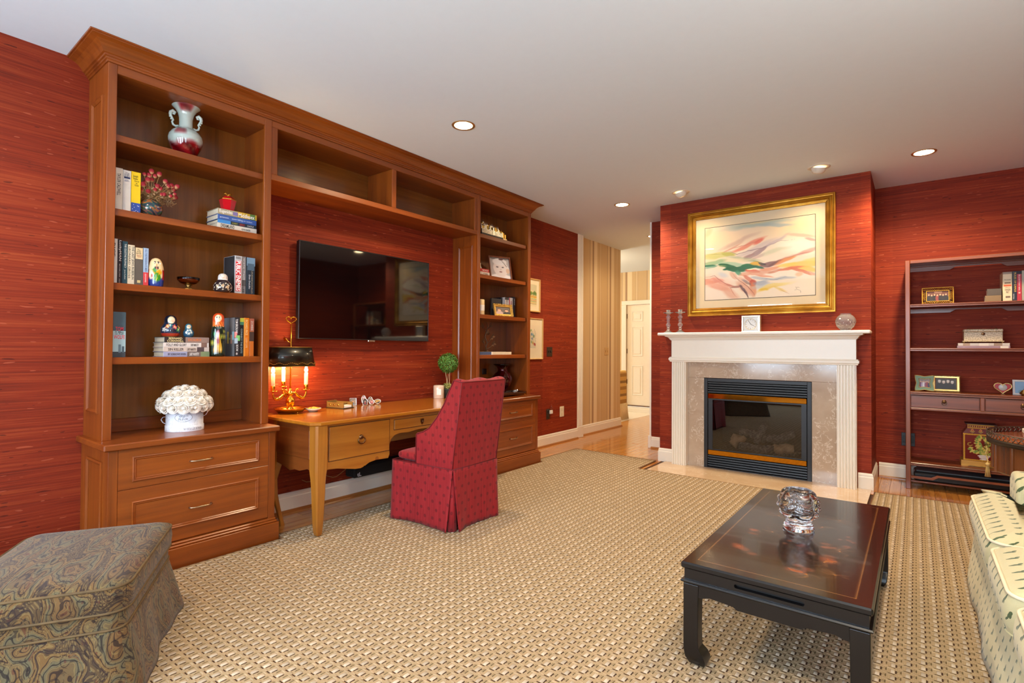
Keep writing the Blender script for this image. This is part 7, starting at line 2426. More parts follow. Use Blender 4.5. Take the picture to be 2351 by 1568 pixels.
MB().lathe([(0, 0.002), (0.010, 0.002), (0.014, 0)], 0.478, 6.284, zb + 0.083, 12, axis=(0, -1, 0)).build('keyhole_plate', BRONZE, d)
for x in (0.385, 0.57):
    MB().lathe([(0, 0), (0.012, 0), (0.006, 0.010), (0, 0.011)], x, 6.36, zb + 0.125, 10).build('lid_stud', plain('old_brass', '8a6a3a', 0.4, 1.0), d)
g = 'two large magazines under the bone box'
book('pale purple magazine at the bottom under the bone box', (0.300, 0.654), 6.27, 0, Z2, Z2 + 0.0205, '9a7a80', depth=0.2, lying=True, group=g, face='-y', bands=((0.82, 0.97, 'ddd6c8'),))
book('pale mottled magazine lying directly under the bone box feet', (0.306, 0.652), 6.272, 0, Z2 + 0.021, Z2 + 0.045, 'c3b8ac', depth=0.2, lying=True, group=g, face='-y', bands=((0.1, 0.24, 'a8907c'), (0.42, 0.6, 'd8cfc4'), (0.7, 0.86, '98826e')))
gp = Canvas(34, 30, '8a7a78')
for k in range(6):
    gp.ell(0.18 + 0.13 * k, 0.62 + 0.05 * (k % 2), 0.08, 0.30, ('7a3a6a', 'b0a8b8', 'e0dcdc', '8a4a6a', '9a3a3a', '3a3a5a')[k], 1, 0.3)
    gp.ell(0.18 + 0.13 * k, 0.30 + 0.05 * (k % 2), 0.045, 0.08, 'd8a88a', 1, 0.3)
gr = plain('green_enamel', '5d7a4e', 0.3)
d = thing('photo_frame', 'small wavy green enamel photo frame in front of the gold one', 'photo frame', (0.065, 6.27, Z3), OR_Y)
Rm = Matrix.Rotation(-math.radians(10), 4, 'Y')
w, h = 0.142, 0.146
ol = []
for q in np.linspace(0, 2 * PI, 48, endpoint=False):
    c_, s = math.cos(q), math.sin(q)
    k = 1 / max(abs(c_), abs(s)) * (0.86 + 0.14 * abs(math.sin(2 * q)) ** 1.5)
    ol.append((c_ * k * w / 2, h / 2 + s * k * h / 2 * 0.98))
mb = MB()
n = len(ol)
inn = [(a * 0.58, h / 2 + (b_ - h / 2) * 0.58) for a, b_ in ol]
vs = [(0.0, a, b_) for a, b_ in ol] + [(0.007, a * 0.97, h / 2 + (b_ - h / 2) * 0.97) for a, b_ in ol] + [(0.007, a * 1.08, h / 2 + (b_ - h / 2) * 1.08) for a, b_ in inn] + [(0.001, a, b_) for a, b_ in inn]
fs2 = []
for r_ in range(3):
    fs2 += [(r_ * n + k, r_ * n + (k + 1) % n, (r_ + 1) * n + (k + 1) % n, (r_ + 1) * n + k) for k in range(n)]
fs2 += [(3 * n + k, 3 * n + (k + 1) % n, (k + 1) % n, k) for k in range(n)]
mb.add([tuple(Rm @ Vector((a, b_, c_ + 0.004))) for a, b_, c_ in vs], fs2)
mb.build('frame', gr, d, local=True)
mb = MB().tube([tuple(Rm @ Vector((0.004, a, b_ + 0.004))) for a, b_ in ol], 0.003, 5, closed=True).tube([tuple(Rm @ Vector((0.006, a, b_ + 0.004))) for a, b_ in inn], 0.002, 5, closed=True)
mb.build('gilt_edge', GL_, d, local=True)
M3 = WM[d.name]
gp.mesh('photo', M3 @ (Rm @ Vector((0.002, -0.047, h / 2 + 0.048))), M3.to_3x3() @ (Rm @ Vector((0, 0.094, 0))), M3.to_3x3() @ (Rm @ Vector((0, 0, -0.094))), d, PRINT)
MB().tube([tuple(Rm @ Vector((-0.001, 0, h * 0.6))), (-0.05, 0, 0.002)], 0.003, 6).build('easel_strut', BRONZE, d, local=True)
bw = Canvas(54, 36, '4a4038')
for k in range(4):
    bw.ell(0.2 + 0.2 * k, 0.78, 0.14, 0.42, '26221f', 1, 0.2)
    bw.ell(0.2 + 0.2 * k, 0.30 + 0.06 * (k % 2), 0.07, 0.14, 'd8c8b4', 1, 0.2)
    bw.ell(0.2 + 0.2 * k, 0.22 + 0.06 * (k % 2), 0.07, 0.07, 'e4dccc', 1, 0.3)
d = easel_frame('photo_frame', 'gold rope-edged photo frame with black and white group on the etagere', (0.222, 6.33, Z3), OR_Y, 0.203, 0.152, bw, plain('pale_gold2', 'd8bc78', 0.35, 0.8), 0.026, tilt=10)
m = MB()
for k in range(74):
    q = k / 74 * 4
    sd, f = int(q), q - int(q)
    y, z = ((-0.1 + 0.2 * f, 0.006), (0.098, 0.006 + 0.14 * f), (0.1 - 0.2 * f, 0.146), (-0.098, 0.146 - 0.14 * f))[sd]
    p = Rm @ Vector((0.003, y, z))
    m.lathe([(0, -0.006), (0.006, 0), (0, 0.006)], p.x, p.y, max(0.0065, p.z), 6, smooth=False)
m.build('rope_edge', plain('pale_gold2', 'd8bc78', 0.35, 0.8), d, local=True, kind='stuff')
d = thing('heart_frame', 'heart-shaped red and gold rope frame with round photo on the etagere', 'photo frame', (0.607, 6.30, Z3), OR_Y)
hp = [(0.0021 * 1.72 * 16 * math.sin(q) ** 3, 0.055 + 0.0035 * (13 * math.cos(q) - 5 * math.cos(2 * q) - 2 * math.cos(3 * q) - math.cos(4 * q)) * 0.92) for q in np.linspace(0, 2 * PI, 44, endpoint=False)]
lo_z = min(p[1] for p in hp)
hp = [(a, b_ - lo_z + 0.005) for a, b_ in hp]
MB().prism(hp, 'x', -0.006, 0.0).build('heart_plate', plain('red_enamel', 'b0141c', 0.25), d, local=True)
MB().tube([(0.0, a, b_) for a, b_ in hp], [0.0052 if k % 2 else 0.004 for k in range(44)], 6, closed=True).build('rope_border', plain('pale_gold2', 'd8bc78', 0.35, 0.8), d, local=True)
ph = Canvas(24, 24, 'a8b0a8')
ph.ell(0.4, 0.5, 0.22, 0.3, 'd8d0c8', 1, 0.4).ell(0.65, 0.6, 0.2, 0.3, '7a8a78', 1, 0.4)
m = MB().lathe([(0, 0.003), (0.026, 0.003), (0.029, 0.001), (0.029, -0.001)], 0.0, 0, 0.062, 20, axis=(1, 0, 0))
m.build('round_photo', plain('photo_grey', 'bcbcb4', 0.3), d, local=True)
MB().box(-0.03, 0.004, -0.012, 0.012, 0.0, 0.006, 0.001).build('stand', BRONZE, d, local=True)
blu = Canvas(40, 50, '7aa0c0', 0.05)
blu.ell(0.6, 0.3, 0.16, 0.14, 'f0f0f0', 1, 0.3).ell(0.62, 0.5, 0.10, 0.16, 'e8ecf0', 1, 0.3).ell(0.6, 0.85, 0.4, 0.16, '5a7a6a', 1, 0.5)
easel_frame('photo_frame', 'white beaded frame with a blue and white picture at the picture edge', (0.755, 6.32, Z3), OR_Y, 0.165, 0.132, blu, plain('white_bead', 'd8d4cc', 0.35), 0.016, tilt=8)
d = thing('brass_pot', 'tiny dark brass lidded pot in front of the blue picture', 'ornament', (0.735, 6.22, Z3))
MB().lathe([(0, 0), (0.022, 0), (0.016, 0.006), (0.030, 0.014), (0.032, 0.026), (0.022, 0.036), (0.024, 0.039), (0.012, 0.048), (0.004, 0.052), (0.006, 0.058), (0, 0.062)], 0.735, 6.22, Z3, 16).build('pot', plain('old_brass', '8a6a3a', 0.4, 1.0), d)

# red lacquer chest
cx0 = 0.455
d = thing('lacquer_chest', 'red lacquer tea-caddy chest painted with a plant on lowest etagere shelf', 'chest', (cx0, 6.36, Z4))
LAC = plain('red_lacquer', '5e1418', 0.25, 0, 0.4)
OCH = wood('ochre_wood', '9a6a22', 'c8953a', 'x', 0.4, 0.1, 10)
fy0, fy1 = 6.275, 6.445
xb0, xb1 = 0.337, 0.580
m = MB().box(xb0, xb1, fy0, fy1, Z4 + 0.052, Z4 + 0.296)
m.add([(xb0, fy0, Z4 + 0.296), (xb1, fy0, Z4 + 0.296), (xb1, fy1, Z4 + 0.296), (xb0, fy1, Z4 + 0.296), (xb0 + 0.030, fy0 + 0.02, Z4 + 0.340), (xb1 - 0.030, fy0 + 0.02, Z4 + 0.340), (xb1 - 0.030, fy1 - 0.02, Z4 + 0.340), (xb0 + 0.030, fy1 - 0.02, Z4 + 0.340)], [(0, 1, 5, 4), (1, 2, 6, 5), (2, 3, 7, 6), (3, 0, 4, 7), (4, 5, 6, 7), (0, 3, 2, 1)])
m.build('body', LAC, d)
MB().box(xb0 + 0.03, xb1 - 0.03, fy0 + 0.02, fy1 - 0.02, Z4 + 0.340, Z4 + 0.376, 0.002).build('neck', LAC, d)
MB().box(xb0 + 0.018, xb1 - 0.012, fy0 + 0.008, fy1 - 0.008, Z4 + 0.376, Z4 + 0.384, 0.002).build('lid', plain('dark_lid', '3a2018', 0.4), d)
nz = xb1 - xb0 + 0.03
bp2 = [(xb0 - 0.014, Z4 + 0.052), (xb0 - 0.014, Z4), (xb0 + 0.03, Z4), (xb0 + 0.05, Z4 + 0.014), (xb0 + 0.11, Z4 + 0.006), (xb0 + 0.125, Z4 + 0.014), (xb0 + 0.14, Z4 + 0.006), (xb1 - 0.05, Z4 + 0.014), (xb1 - 0.03, Z4), (xb1 + 0.014, Z4), (xb1 + 0.014, Z4 + 0.052)]
MB().prism(bp2, 'y', fy0 - 0.012, fy0 + 0.006).build('ochre_base', OCH, d)
MB().box(xb0 - 0.014, xb1 + 0.014, fy0 + 0.006, fy1 + 0.008, Z4, Z4 + 0.052).build('ochre_plinth', OCH, d)
cvs = Canvas(120, 122, '6a1418', 0.0)
cvs.rect(0, 0, 1, 0.30, '7a2a30', 0.5)
for k in range(26):
    f = k / 26
    for (a, b_, a2, b2) in ((f, 0.012, f + 0.02, 0.045), (f, 0.988, f + 0.02, 0.955)):
        cvs.line([(a, b_), (a2, b2)], 0.012, 'd8a83a')
    for (a, b_, a2, b2) in ((0.012, f, 0.045, f + 0.02), (0.988, f, 0.955, f + 0.02)):
        cvs.line([(a, b_), (a2, b2)], 0.012, 'd8a83a')
r = random.Random(21)


def sprig(pts, n, s):
    for i in range(n):
        f = i / n * (len(pts) - 1)
        k = min(int(f), len(pts) - 2)
        f -= k
        u, v = pts[k][0] + (pts[k + 1][0] - pts[k][0]) * f, pts[k][1] + (pts[k + 1][1] - pts[k][1]) * f
        a = r.uniform(0, 180)
        cvs.ell(u + r.uniform(-s, s) * 0.6, v + r.uniform(-s, s) * 0.6, s * 0.9, s * 0.38, 'c8b45a', 1, 0.3, a)
        cvs.ell(u + r.uniform(-s, s) * 0.6, v + r.uniform(-s, s) * 0.6, s * 0.7, s * 0.34, '6f8a3e' if i % 2 else '86994a', 1, 0.3, a + 30)


sprig([(0.55, 0.70), (0.48, 0.52), (0.42, 0.36), (0.40, 0.18), (0.52, 0.10)], 22, 0.085)
sprig([(0.60, 0.68), (0.68, 0.5), (0.72, 0.30), (0.60, 0.14)], 18, 0.08)
sprig([(0.5, 0.72), (0.34, 0.66), (0.22, 0.60), (0.2, 0.54)], 12, 0.075)
sprig([(0.66, 0.74), (0.78, 0.70), (0.84, 0.74)], 7, 0.06)
cvs.line([(0.22, 0.33), (0.14, 0.36), (0.13, 0.42), (0.2, 0.46), (0.26, 0.42)], 0.010, 'b8a04a')
cvs.ell(0.58, 0.80, 0.18, 0.035, 'e0d4c8', 1, 0.1).ell(0.58, 0.845, 0.14, 0.06, 'd8c8bc', 1, 0.1).ell(0.58, 0.90, 0.05, 0.03, 'd0bcae', 1, 0.1).ell(0.58, 0.925, 0.12, 0.02, 'e0d4c8', 1, 0.1)
cvs.mesh('painted_front', (xb0 + 0.001, fy0 - 0.0012, Z4 + 0.295), (xb1 - xb0 - 0.002, 0, 0), (0, 0, -0.242), d, PRINTG)
c2 = Canvas(60, 16, '6a1418')
for u in (0.18, 0.5, 0.82):
    c2.ell(u, 0.4, 0.05, 0.3, 'd09040', 1, 0.2).ell(u, 0.4, 0.025, 0.15, '8a2018', 1, 0.2).line([(u - 0.09, 0.6), (u, 0.9), (u + 0.09, 0.6)], 0.012, 'a89a4a')
c2.mesh('painted_shoulder', (xb0 + 0.034, fy0 + 0.0185, Z4 + 0.3395), (xb1 - xb0 - 0.068, 0, 0), (0, -0.0175, -0.040), d, PRINTG)
c3 = Canvas(70, 12, '8a5a40')
c3.rect(0, 0, 1, 0.14, 'd8a83a').rect(0, 0.86, 1, 1, 'd8a83a')
for k in range(24):
    c3.ell(0.03 + k * 0.0405, 0.5, 0.014, 0.22, '5a2018' if k % 2 else 'c89a5a', 1, 0.3)
c3.mesh('painted_neck', (xb0 + 0.031, fy0 + 0.0188, Z4 + 0.375), (xb1 - xb0 - 0.062, 0, 0), (0, 0, -0.034), d, PRINTG)
# key and tassel hanging from the chest's lock
d = thing('key_tassel', 'pale gold silk tassel hanging from a key in the red chest', 'tassel', (0.487, 6.25, 0.41))
TS = plain('gold_silk', 'c9ac6a', 0.6, vary=0.12)
tx, ty = 0.487, 6.245
MB().tube([(tx + 0.0, 6.273, 0.462), (tx, 6.235, 0.462)], 0.0035, 6).tube([(tx + 0.012 * math.cos(q), 6.228, 0.462 + 0.012 * math.sin(q)) for q in np.linspace(0, 2 * PI, 14, endpoint=False)], 0.0025, 5, closed=True).build('key', BRONZE, d)
pts = [(tx, 6.228, 0.452), (tx + 0.012, ty - 0.02, 0.425), (tx - 0.004, ty - 0.02, 0.39), (tx + 0.008, 6.22, 0.36), (tx + 0.004, 6.143, 0.335), (tx + 0.004, 6.135, 0.318)]
MB().tube(pts, 0.003, 6).tube([(p[0] + 0.006 * (-1) ** i, p[1] - 0.002, p[2]) for i, p in enumerate(pts)], 0.002, 6).build('cord', TS, d)
MB().lathe([(0, 0), (0.010, -0.003), (0.017, -0.014), (0.015, -0.026), (0.010, -0.032), (0, -0.033)], tx + 0.004, 6.132, 0.322, 14, mod=lambda th, r, z: r * (1 + 0.08 * math.cos(8 * th))).build('tassel_head', TS, d)
m = MB()
for k in range(44):
    a = k * 2.4
    q = 0.010 * math.sqrt((k + 1) / 44)
    m.tube([(tx + 0.004 + q * math.cos(a), 6.132 + q * math.sin(a) * 0.9, 0.292), (tx + 0.004 + q * 1.5 * math.cos(a), 6.131 + q * 1.3 * math.sin(a), 0.245), (tx + 0.004 + q * 2.1 * math.cos(a), 6.130 + q * 1.5 * math.sin(a), 0.198)], 0.0016, 4)
m.build('silk_threads', TS, d, kind='stuff')
for x, y0 in ((-0.094, 0), (-0.030, 1)):
    o = thing('wall_outlet', ('black outlet plate on the red wall left of the etagere leg', 'black outlet plate on the red wall just right of etagere leg')[y0], 'outlet', (x, YF, 0.34))
    MB().box(x - 0.022, x + 0.022, YF - 0.006, YF, 0.34, 0.47, 0.002).build('plate', BLACK, o)
    MB().box(x - 0.012, x + 0.012, YF - 0.009, YF - 0.006, 0.37, 0.44, 0.002).build('socket', plain('socket_black', '0b0b0c', 0.3), o)
# ================================================================== gallery table
GX, GY, GR, GZ = 0.84, 4.85, 0.455, 0.705
gt = thing('gallery_table', 'round dark wood drum table with pierced metal gallery rim behind the sofa', 'table', (GX, GY, 0))
TW = wood('drum_top', '7a3a1c', 'b0622e', 'y', 0.14, 0.5, 8)
MB().lathe([(0, GZ - 0.03), (GR - 0.012, GZ - 0.03), (GR - 0.004, GZ - 0.02), (GR - 0.004, GZ - 0.004), (GR - 0.012, GZ), (0, GZ)], GX, GY, 0, 64).build('tabletop', TW, gt)
PEW = plain('pewter_metal', '6e675c', 0.4, 0.85)
MB().lathe([(GR - 0.006, GZ - 0.036), (GR, GZ - 0.038), (GR + 0.003, GZ - 0.02), (GR, GZ - 0.003), (GR - 0.003, GZ - 0.003), (GR - 0.003, GZ - 0.03)], GX, GY, 0, 72).build('apron_band', plain('dark_band', '3a3026', 0.4, 0.5), gt)
MB().tube([(GX + GR * math.cos(q), GY + GR * math.sin(q), GZ + 0.036) for q in np.linspace(0, 2 * PI, 72, endpoint=False)], 0.0035, 6, closed=True).build('gallery_rail', PEW, gt)
m = MB()
n = 84
for k in range(n):
    for s in (-1, 1):
        a0, a1 = 2 * PI * k / n, 2 * PI * (k + s * 1.0) / n
        m.tube([(GX + GR * math.cos(a0), GY + GR * math.sin(a0), GZ), (GX + GR * math.cos((a0 + a1) / 2), GY + GR * math.sin((a0 + a1) / 2), GZ + 0.018), (GX + GR * math.cos(a1), GY + GR * math.sin(a1), GZ + 0.035)], 0.0028, 4)
m.build('pierced_gallery', PEW, gt, kind='stuff')
DW = wood('drum_side', '3a1d0e', '7a4420', 'z', 0.25, 0.4, 9)
MB().lathe([(0, 0.475), (0.415, 0.475), (0.425, 0.485), (0.425, 0.668), (0, 0.668)], GX, GY, 0, 16, smooth=False, a0=PI / 16).build('drum', DW, gt)
for k in range(16):
    a = 2 * PI * k / 16 + PI / 16
    MB().lathe([(0.012, 0.48), (0.012, 0.668)], GX + 0.425 * math.cos(a), GY + 0.425 * math.sin(a), 0, 8).build('reeded_post', DW, gt)
MB().lathe([(0, 0.12), (0.05, 0.12), (0.07, 0.16), (0.045, 0.24), (0.06, 0.32), (0.08, 0.38), (0.06, 0.42), (0.10, 0.475), (0, 0.475)], GX, GY, 0, 20).build('pedestal', DW, gt)
for k in range(4):
    a = k * PI / 2 + 0.78
    dx, dy = math.cos(a), math.sin(a)
    MB().tube([(GX + dx * q, GY + dy * q, z) for q, z in ((0.03, 0.26), (0.12, 0.24), (0.22, 0.16), (0.31, 0.07), (0.37, 0.042), (0.41, 0.05))], [0.03, 0.03, 0.026, 0.022, 0.022, 0.012], 8).build('leg', DW, gt)
o = tag(MB().box(0.60, 0.86, 4.86, 5.20, GZ, GZ + 0.03, 0.003).build('white_booklet', plain('booklet_white', 'e6e2da', 0.5)), 'white booklet lying on the round gallery table', 'booklet')

# ================================================================== soft furniture helpers
def roundpoly(poly, rad, n=5):
    out = []
    N = len(poly)
    for i in range(N):
        p, a, b_ = Vector(poly[i]), Vector(poly[i - 1]), Vector(poly[(i + 1) % N])
        u, v = (a - p).normalized(), (b_ - p).normalized()
        ang = math.acos(max(-1, min(1, u.dot(v))))
        d = rad / math.tan(ang / 2)
        s, e = p + u * d, p + v * d
        c_ = p + (u + v).normalized() * rad / math.sin(ang / 2)
        a0, a1 = math.atan2(s.y - c_.y, s.x - c_.x), math.atan2(e.y - c_.y, e.x - c_.x)
        da = (a1 - a0 + PI) % (2 * PI) - PI
        for k in range(n + 1):
            t = a0 + da * k / n
            out.append((c_.x + rad * math.cos(t), c_.y + rad * math.sin(t)))
    return out


def inset(poly, d):
    N = len(poly)
    area = sum(poly[i - 1][0] * poly[i][1] - poly[i][0] * poly[i - 1][1] for i in range(N))
    s = 1 if area > 0 else -1
    out = []
    for i in range(N):
        p, a, b_ = Vector(poly[i]), Vector(poly[i - 1]), Vector(poly[(i + 1) % N])
        t1, t2 = (p - a).normalized(), (b_ - p).normalized()
        n1, n2 = Vector((-t1.y, t1.x)) * s, Vector((-t2.y, t2.x)) * s
        k = n1 + n2
        k = k / max(0.35, k.dot(n1))
        out.append((p.x + k.x * d, p.y + k.y * d))
    return out


def cushion(poly, z0, z1, crown=0.03, rr=0.045, puffy=False):
    base_ = roundpoly(poly, rr, 6)
    h_ = z1 - z0
    if puffy:
        rings = [(0.07, z0 - 0.004), (0.030, z0 + 0.002), (0.010, z0 + h_ * 0.12), (0.001, z0 + h_ * 0.32), (0.0, z0 + h_ * 0.55), (0.004, z0 + h_ * 0.78), (0.016, z1 - 0.006), (0.034, z1 + crown * 0.30), (0.058, z1 + crown * 0.58), (0.085, z1 + crown * 0.78), (0.13, z1 + crown * 0.95), (0.18, z1 + crown)]
    else:
        rings = [(0.06, z0 - crown * 0.1), (0.012, z0), (0.0, z0 + 0.010), (-0.004, (z0 + z1) / 2), (0.0, z1 - 0.010), (0.010, z1 + 0.001), (0.03, z1 + crown * 0.45), (0.06, z1 + crown * 0.75), (0.10, z1 + crown)]
    m = MB()
    vs, fs = [], []
    N = len(base_)
    cx_, cy_ = sum(p[0] for p in base_) / N, sum(p[1] for p in base_) / N
    for d, z in rings:
        if d > rr * 0.9:
            q = inset(base_, rr * 0.9)
            k = d - rr * 0.9
            q = [(p[0] + (cx_ - p[0]) / max(1e-6, math.hypot(cx_ - p[0], cy_ - p[1])) * k * 1.2, p[1] + (cy_ - p[1]) / max(1e-6, math.hypot(cx_ - p[0], cy_ - p[1])) * k * 1.2) for p in q]
        else:
            q = inset(base_, d) if d else base_
        vs += [(p[0], p[1], z) for p in q]
    for r_ in range(len(rings) - 1):
        fs += [(r_ * N + i, r_ * N + (i + 1) % N, (r_ + 1) * N + (i + 1) % N, (r_ + 1) * N + i) for i in range(N)]
    fs += [tuple(range(N)), tuple((len(rings) - 1) * N + i for i in range(N))]
    return m.add(vs, fs, True), base_


def skirt(poly, z1, flare, rr, waves, z0=0.0178, amp=0.006, pleats=()):
    """cloth skirt round a rounded outline; returns builder"""
    b_ = roundpoly(poly, rr, 5)
    # densify
    P = []
    for i in range(len(b_)):
        a, c_ = Vector(b_[i]), Vector(b_[(i + 1) % len(b_)])
        k = max(1, int((c_ - a).length / 0.02))
        P += [tuple(a.lerp(c_, j / k)) for j in range(k)]
    m = MB()
    N = len(P)
    vs, fs = [], []
    lv_ = 10
    off = inset(P, -1.0)
    nr = [((o[0] - p[0]), (o[1] - p[1])) for o, p in zip(off, P)]
    s = 0.0
    for lay_ in (0, 1):
        for j in range(lv_):
            q = j / (lv_ - 1)
            z = z1 + (z0 - z1) * q
            s = 0
            for i, p in enumerate(P):
                s += math.dist(P[i], P[i - 1])
                w = flare * q + amp * q * (math.sin(s * waves) + 0.5 * math.sin(s * waves * 2.3 + 1)) - 0.003 * lay_
                L = math.hypot(*nr[i])
                vs.append((p[0] + nr[i][0] / L * w, p[1] + nr[i][1] / L * w, z))
    for lay_ in (0, 1):
        o = lay_ * N * lv_
        for j in range(lv_ - 1):
            fs += [(o + j * N + i, o + j * N + (i + 1) % N, o + (j + 1) * N + (i + 1) % N, o + (j + 1) * N + i) for i in range(N)]
    o = N * lv_
    for j in (0, lv_ - 1):
        fs += [(j * N + i, j * N + (i + 1) % N, o + j * N + (i + 1) % N, o + j * N + i) for i in range(N)]
    return m.add(vs, fs, True)


# ================================================================== sofa
def sprig_cloth():
    t = NT('sprigged_cotton')
    x = t.xyz()
    u, v = x[1], t.math('SUBTRACT', x[0], x[2])
    PU, PV = 0.078, 0.046
    row = t.math('DIVIDE', v, PV)
    sh = t.math('MULTIPLY', t.math('MODULO', t.math('ABSOLUTE', t.math('FLOOR', row)), 2.0), 0.5)
    a = t.math('MULTIPLY', t.math('SUBTRACT', t.math('FRACT', t.math('ADD', t.math('DIVIDE', u, PU), sh)), 0.5), PU)
    b_ = t.math('MULTIPLY', t.math('SUBTRACT', t.math('FRACT', row), 0.5), PV)

    def leaf(cx_, cy_, rx, ry, ang):
        c_, s = math.cos(ang), math.sin(ang)
        p, q = t.math('SUBTRACT', b_, cx_), t.math('SUBTRACT', a, cy_)
        e = t.math('ADD', t.math('MULTIPLY', p, c_), t.math('MULTIPLY', q, s))
        f = t.math('SUBTRACT', t.math('MULTIPLY', q, c_), t.math('MULTIPLY', p, s))
        d = t.math('ADD', t.math('POWER', t.math('DIVIDE', e, rx), 2.0), t.math('POWER', t.math('DIVIDE', f, ry), 2.0))
        return t.math('LESS_THAN', d, 1.0)
    mk = leaf(0.0, 0.0, 0.0120, 0.0040, 0.35)
    for q in (leaf(-0.006, -0.006, 0.0075, 0.0042, -0.6), leaf(0.0085, 0.008, 0.0072, 0.0044, 1.0), leaf(0.004, -0.006, 0.0072, 0.0040, 0.1)):
        mk = t.math('MAXIMUM', mk, q)
    n = t.noise(t.obj(), 240, 3)[0]
    bar = t.math('GREATER_THAN', t.math('FRACT', t.math('DIVIDE', u, PU)), 0.5)
    col = t.mix(t.math('MULTIPLY', n, 0.5), lin('c0b98f'), lin('d0caa8'))
    col = t.mix(t.math('MULTIPLY', bar, 0.10), col, lin('bdb27c'))
    col = t.mix(t.math('MULTIPLY', mk, 0.92), col, lin('2f4a2c'))
    t.base(col)
    t.set(Roughness=0.85, Sheen_Weight=0.2, Specular_IOR_Level=0.2)
    t.bump(n, 0.3, 0.002)
    return t.m


SPR = sprig_cloth()
CORD = plain('cream_cord', 'e6d9ba', 0.7)
sf = thing('sofa', 'cream sofa with green leaf sprigs, white piping and skirt at the right', 'sofa', (0.75, 2.7, 0))
SX = 0.235
C1 = [(SX, 3.025), (SX, 4.03), (SX + 0.165, 4.03), (SX + 0.165, 3.735), (0.98, 3.735), (0.98, 3.025)]
C2 = [(SX - 0.004, 2.385), (SX - 0.004, 3.005), (0.98, 3.005), (0.98, 2.385)]
C3 = [(SX + 0.004, 1.39), (SX + 0.004, 2.365), (0.98, 2.365), (0.98, 1.68), (SX + 0.165, 1.68), (SX + 0.165, 1.39)]
for P_ in (C1, C2, C3):
    m, ol = cushion(P_, 0.31, 0.462, 0.040, 0.085, True)
    c_ = m.build('seat_cushion', SPR, sf)
    MB().tube([(p[0], p[1], 0.4585) for p in inset(ol, 0.015)], 0.0068, 6, closed=True).build('piping', CORD, c_)
    MB().tube([(p[0], p[1], 0.326) for p in inset(ol, 0.010)], 0.0040, 6, closed=True).build('piping', SPR, c_)
FP = [(SX + 0.03, 1.42), (SX + 0.03, 4.0), (1.28, 4.0), (1.28, 1.42)]
MB().prism(roundpoly(FP, 0.04), 'z', 0.05, 0.322).build('frame', SPR, sf)
skirt(FP, 0.30, 0.045, 0.04, 9, amp=0.006).build('skirt', SPR, sf)
for y0, y1 in ((3.745, 4.01), (1.41, 1.672)):
    pr_ = [(y0, 0.32), (y0, 0.56)] + [((y0 + y1) / 2 - (y1 - y0) / 2 * math.cos(q), 0.555 + 0.085 * math.sin(q)) for q in np.linspace(0.15, PI - 0.15, 10)] + [(y1, 0.56), (y1, 0.32)]
    o = bev(MB().prism(pr_, 'x', SX + 0.175, 1.25).build('arm', SPR, sf), 0.02, 3)
o = bev(MB().box(1.02, 1.30, 1.43, 3.99, 0.30, 0.84, 0.02).build('sofa_back', SPR, sf), 0.05, 4)
for y0, y1 in ((1.69, 2.375), (2.385, 3.0), (3.015, 3.73)):
    b2 = MB().box(0.82, 1.03, y0, y1, 0.505, 0.90, 0.06)
    o = smoothed(b2.build('back_cushion', SPR, sf), 2)
    for p in o.data.polygons:
        p.use_smooth = True

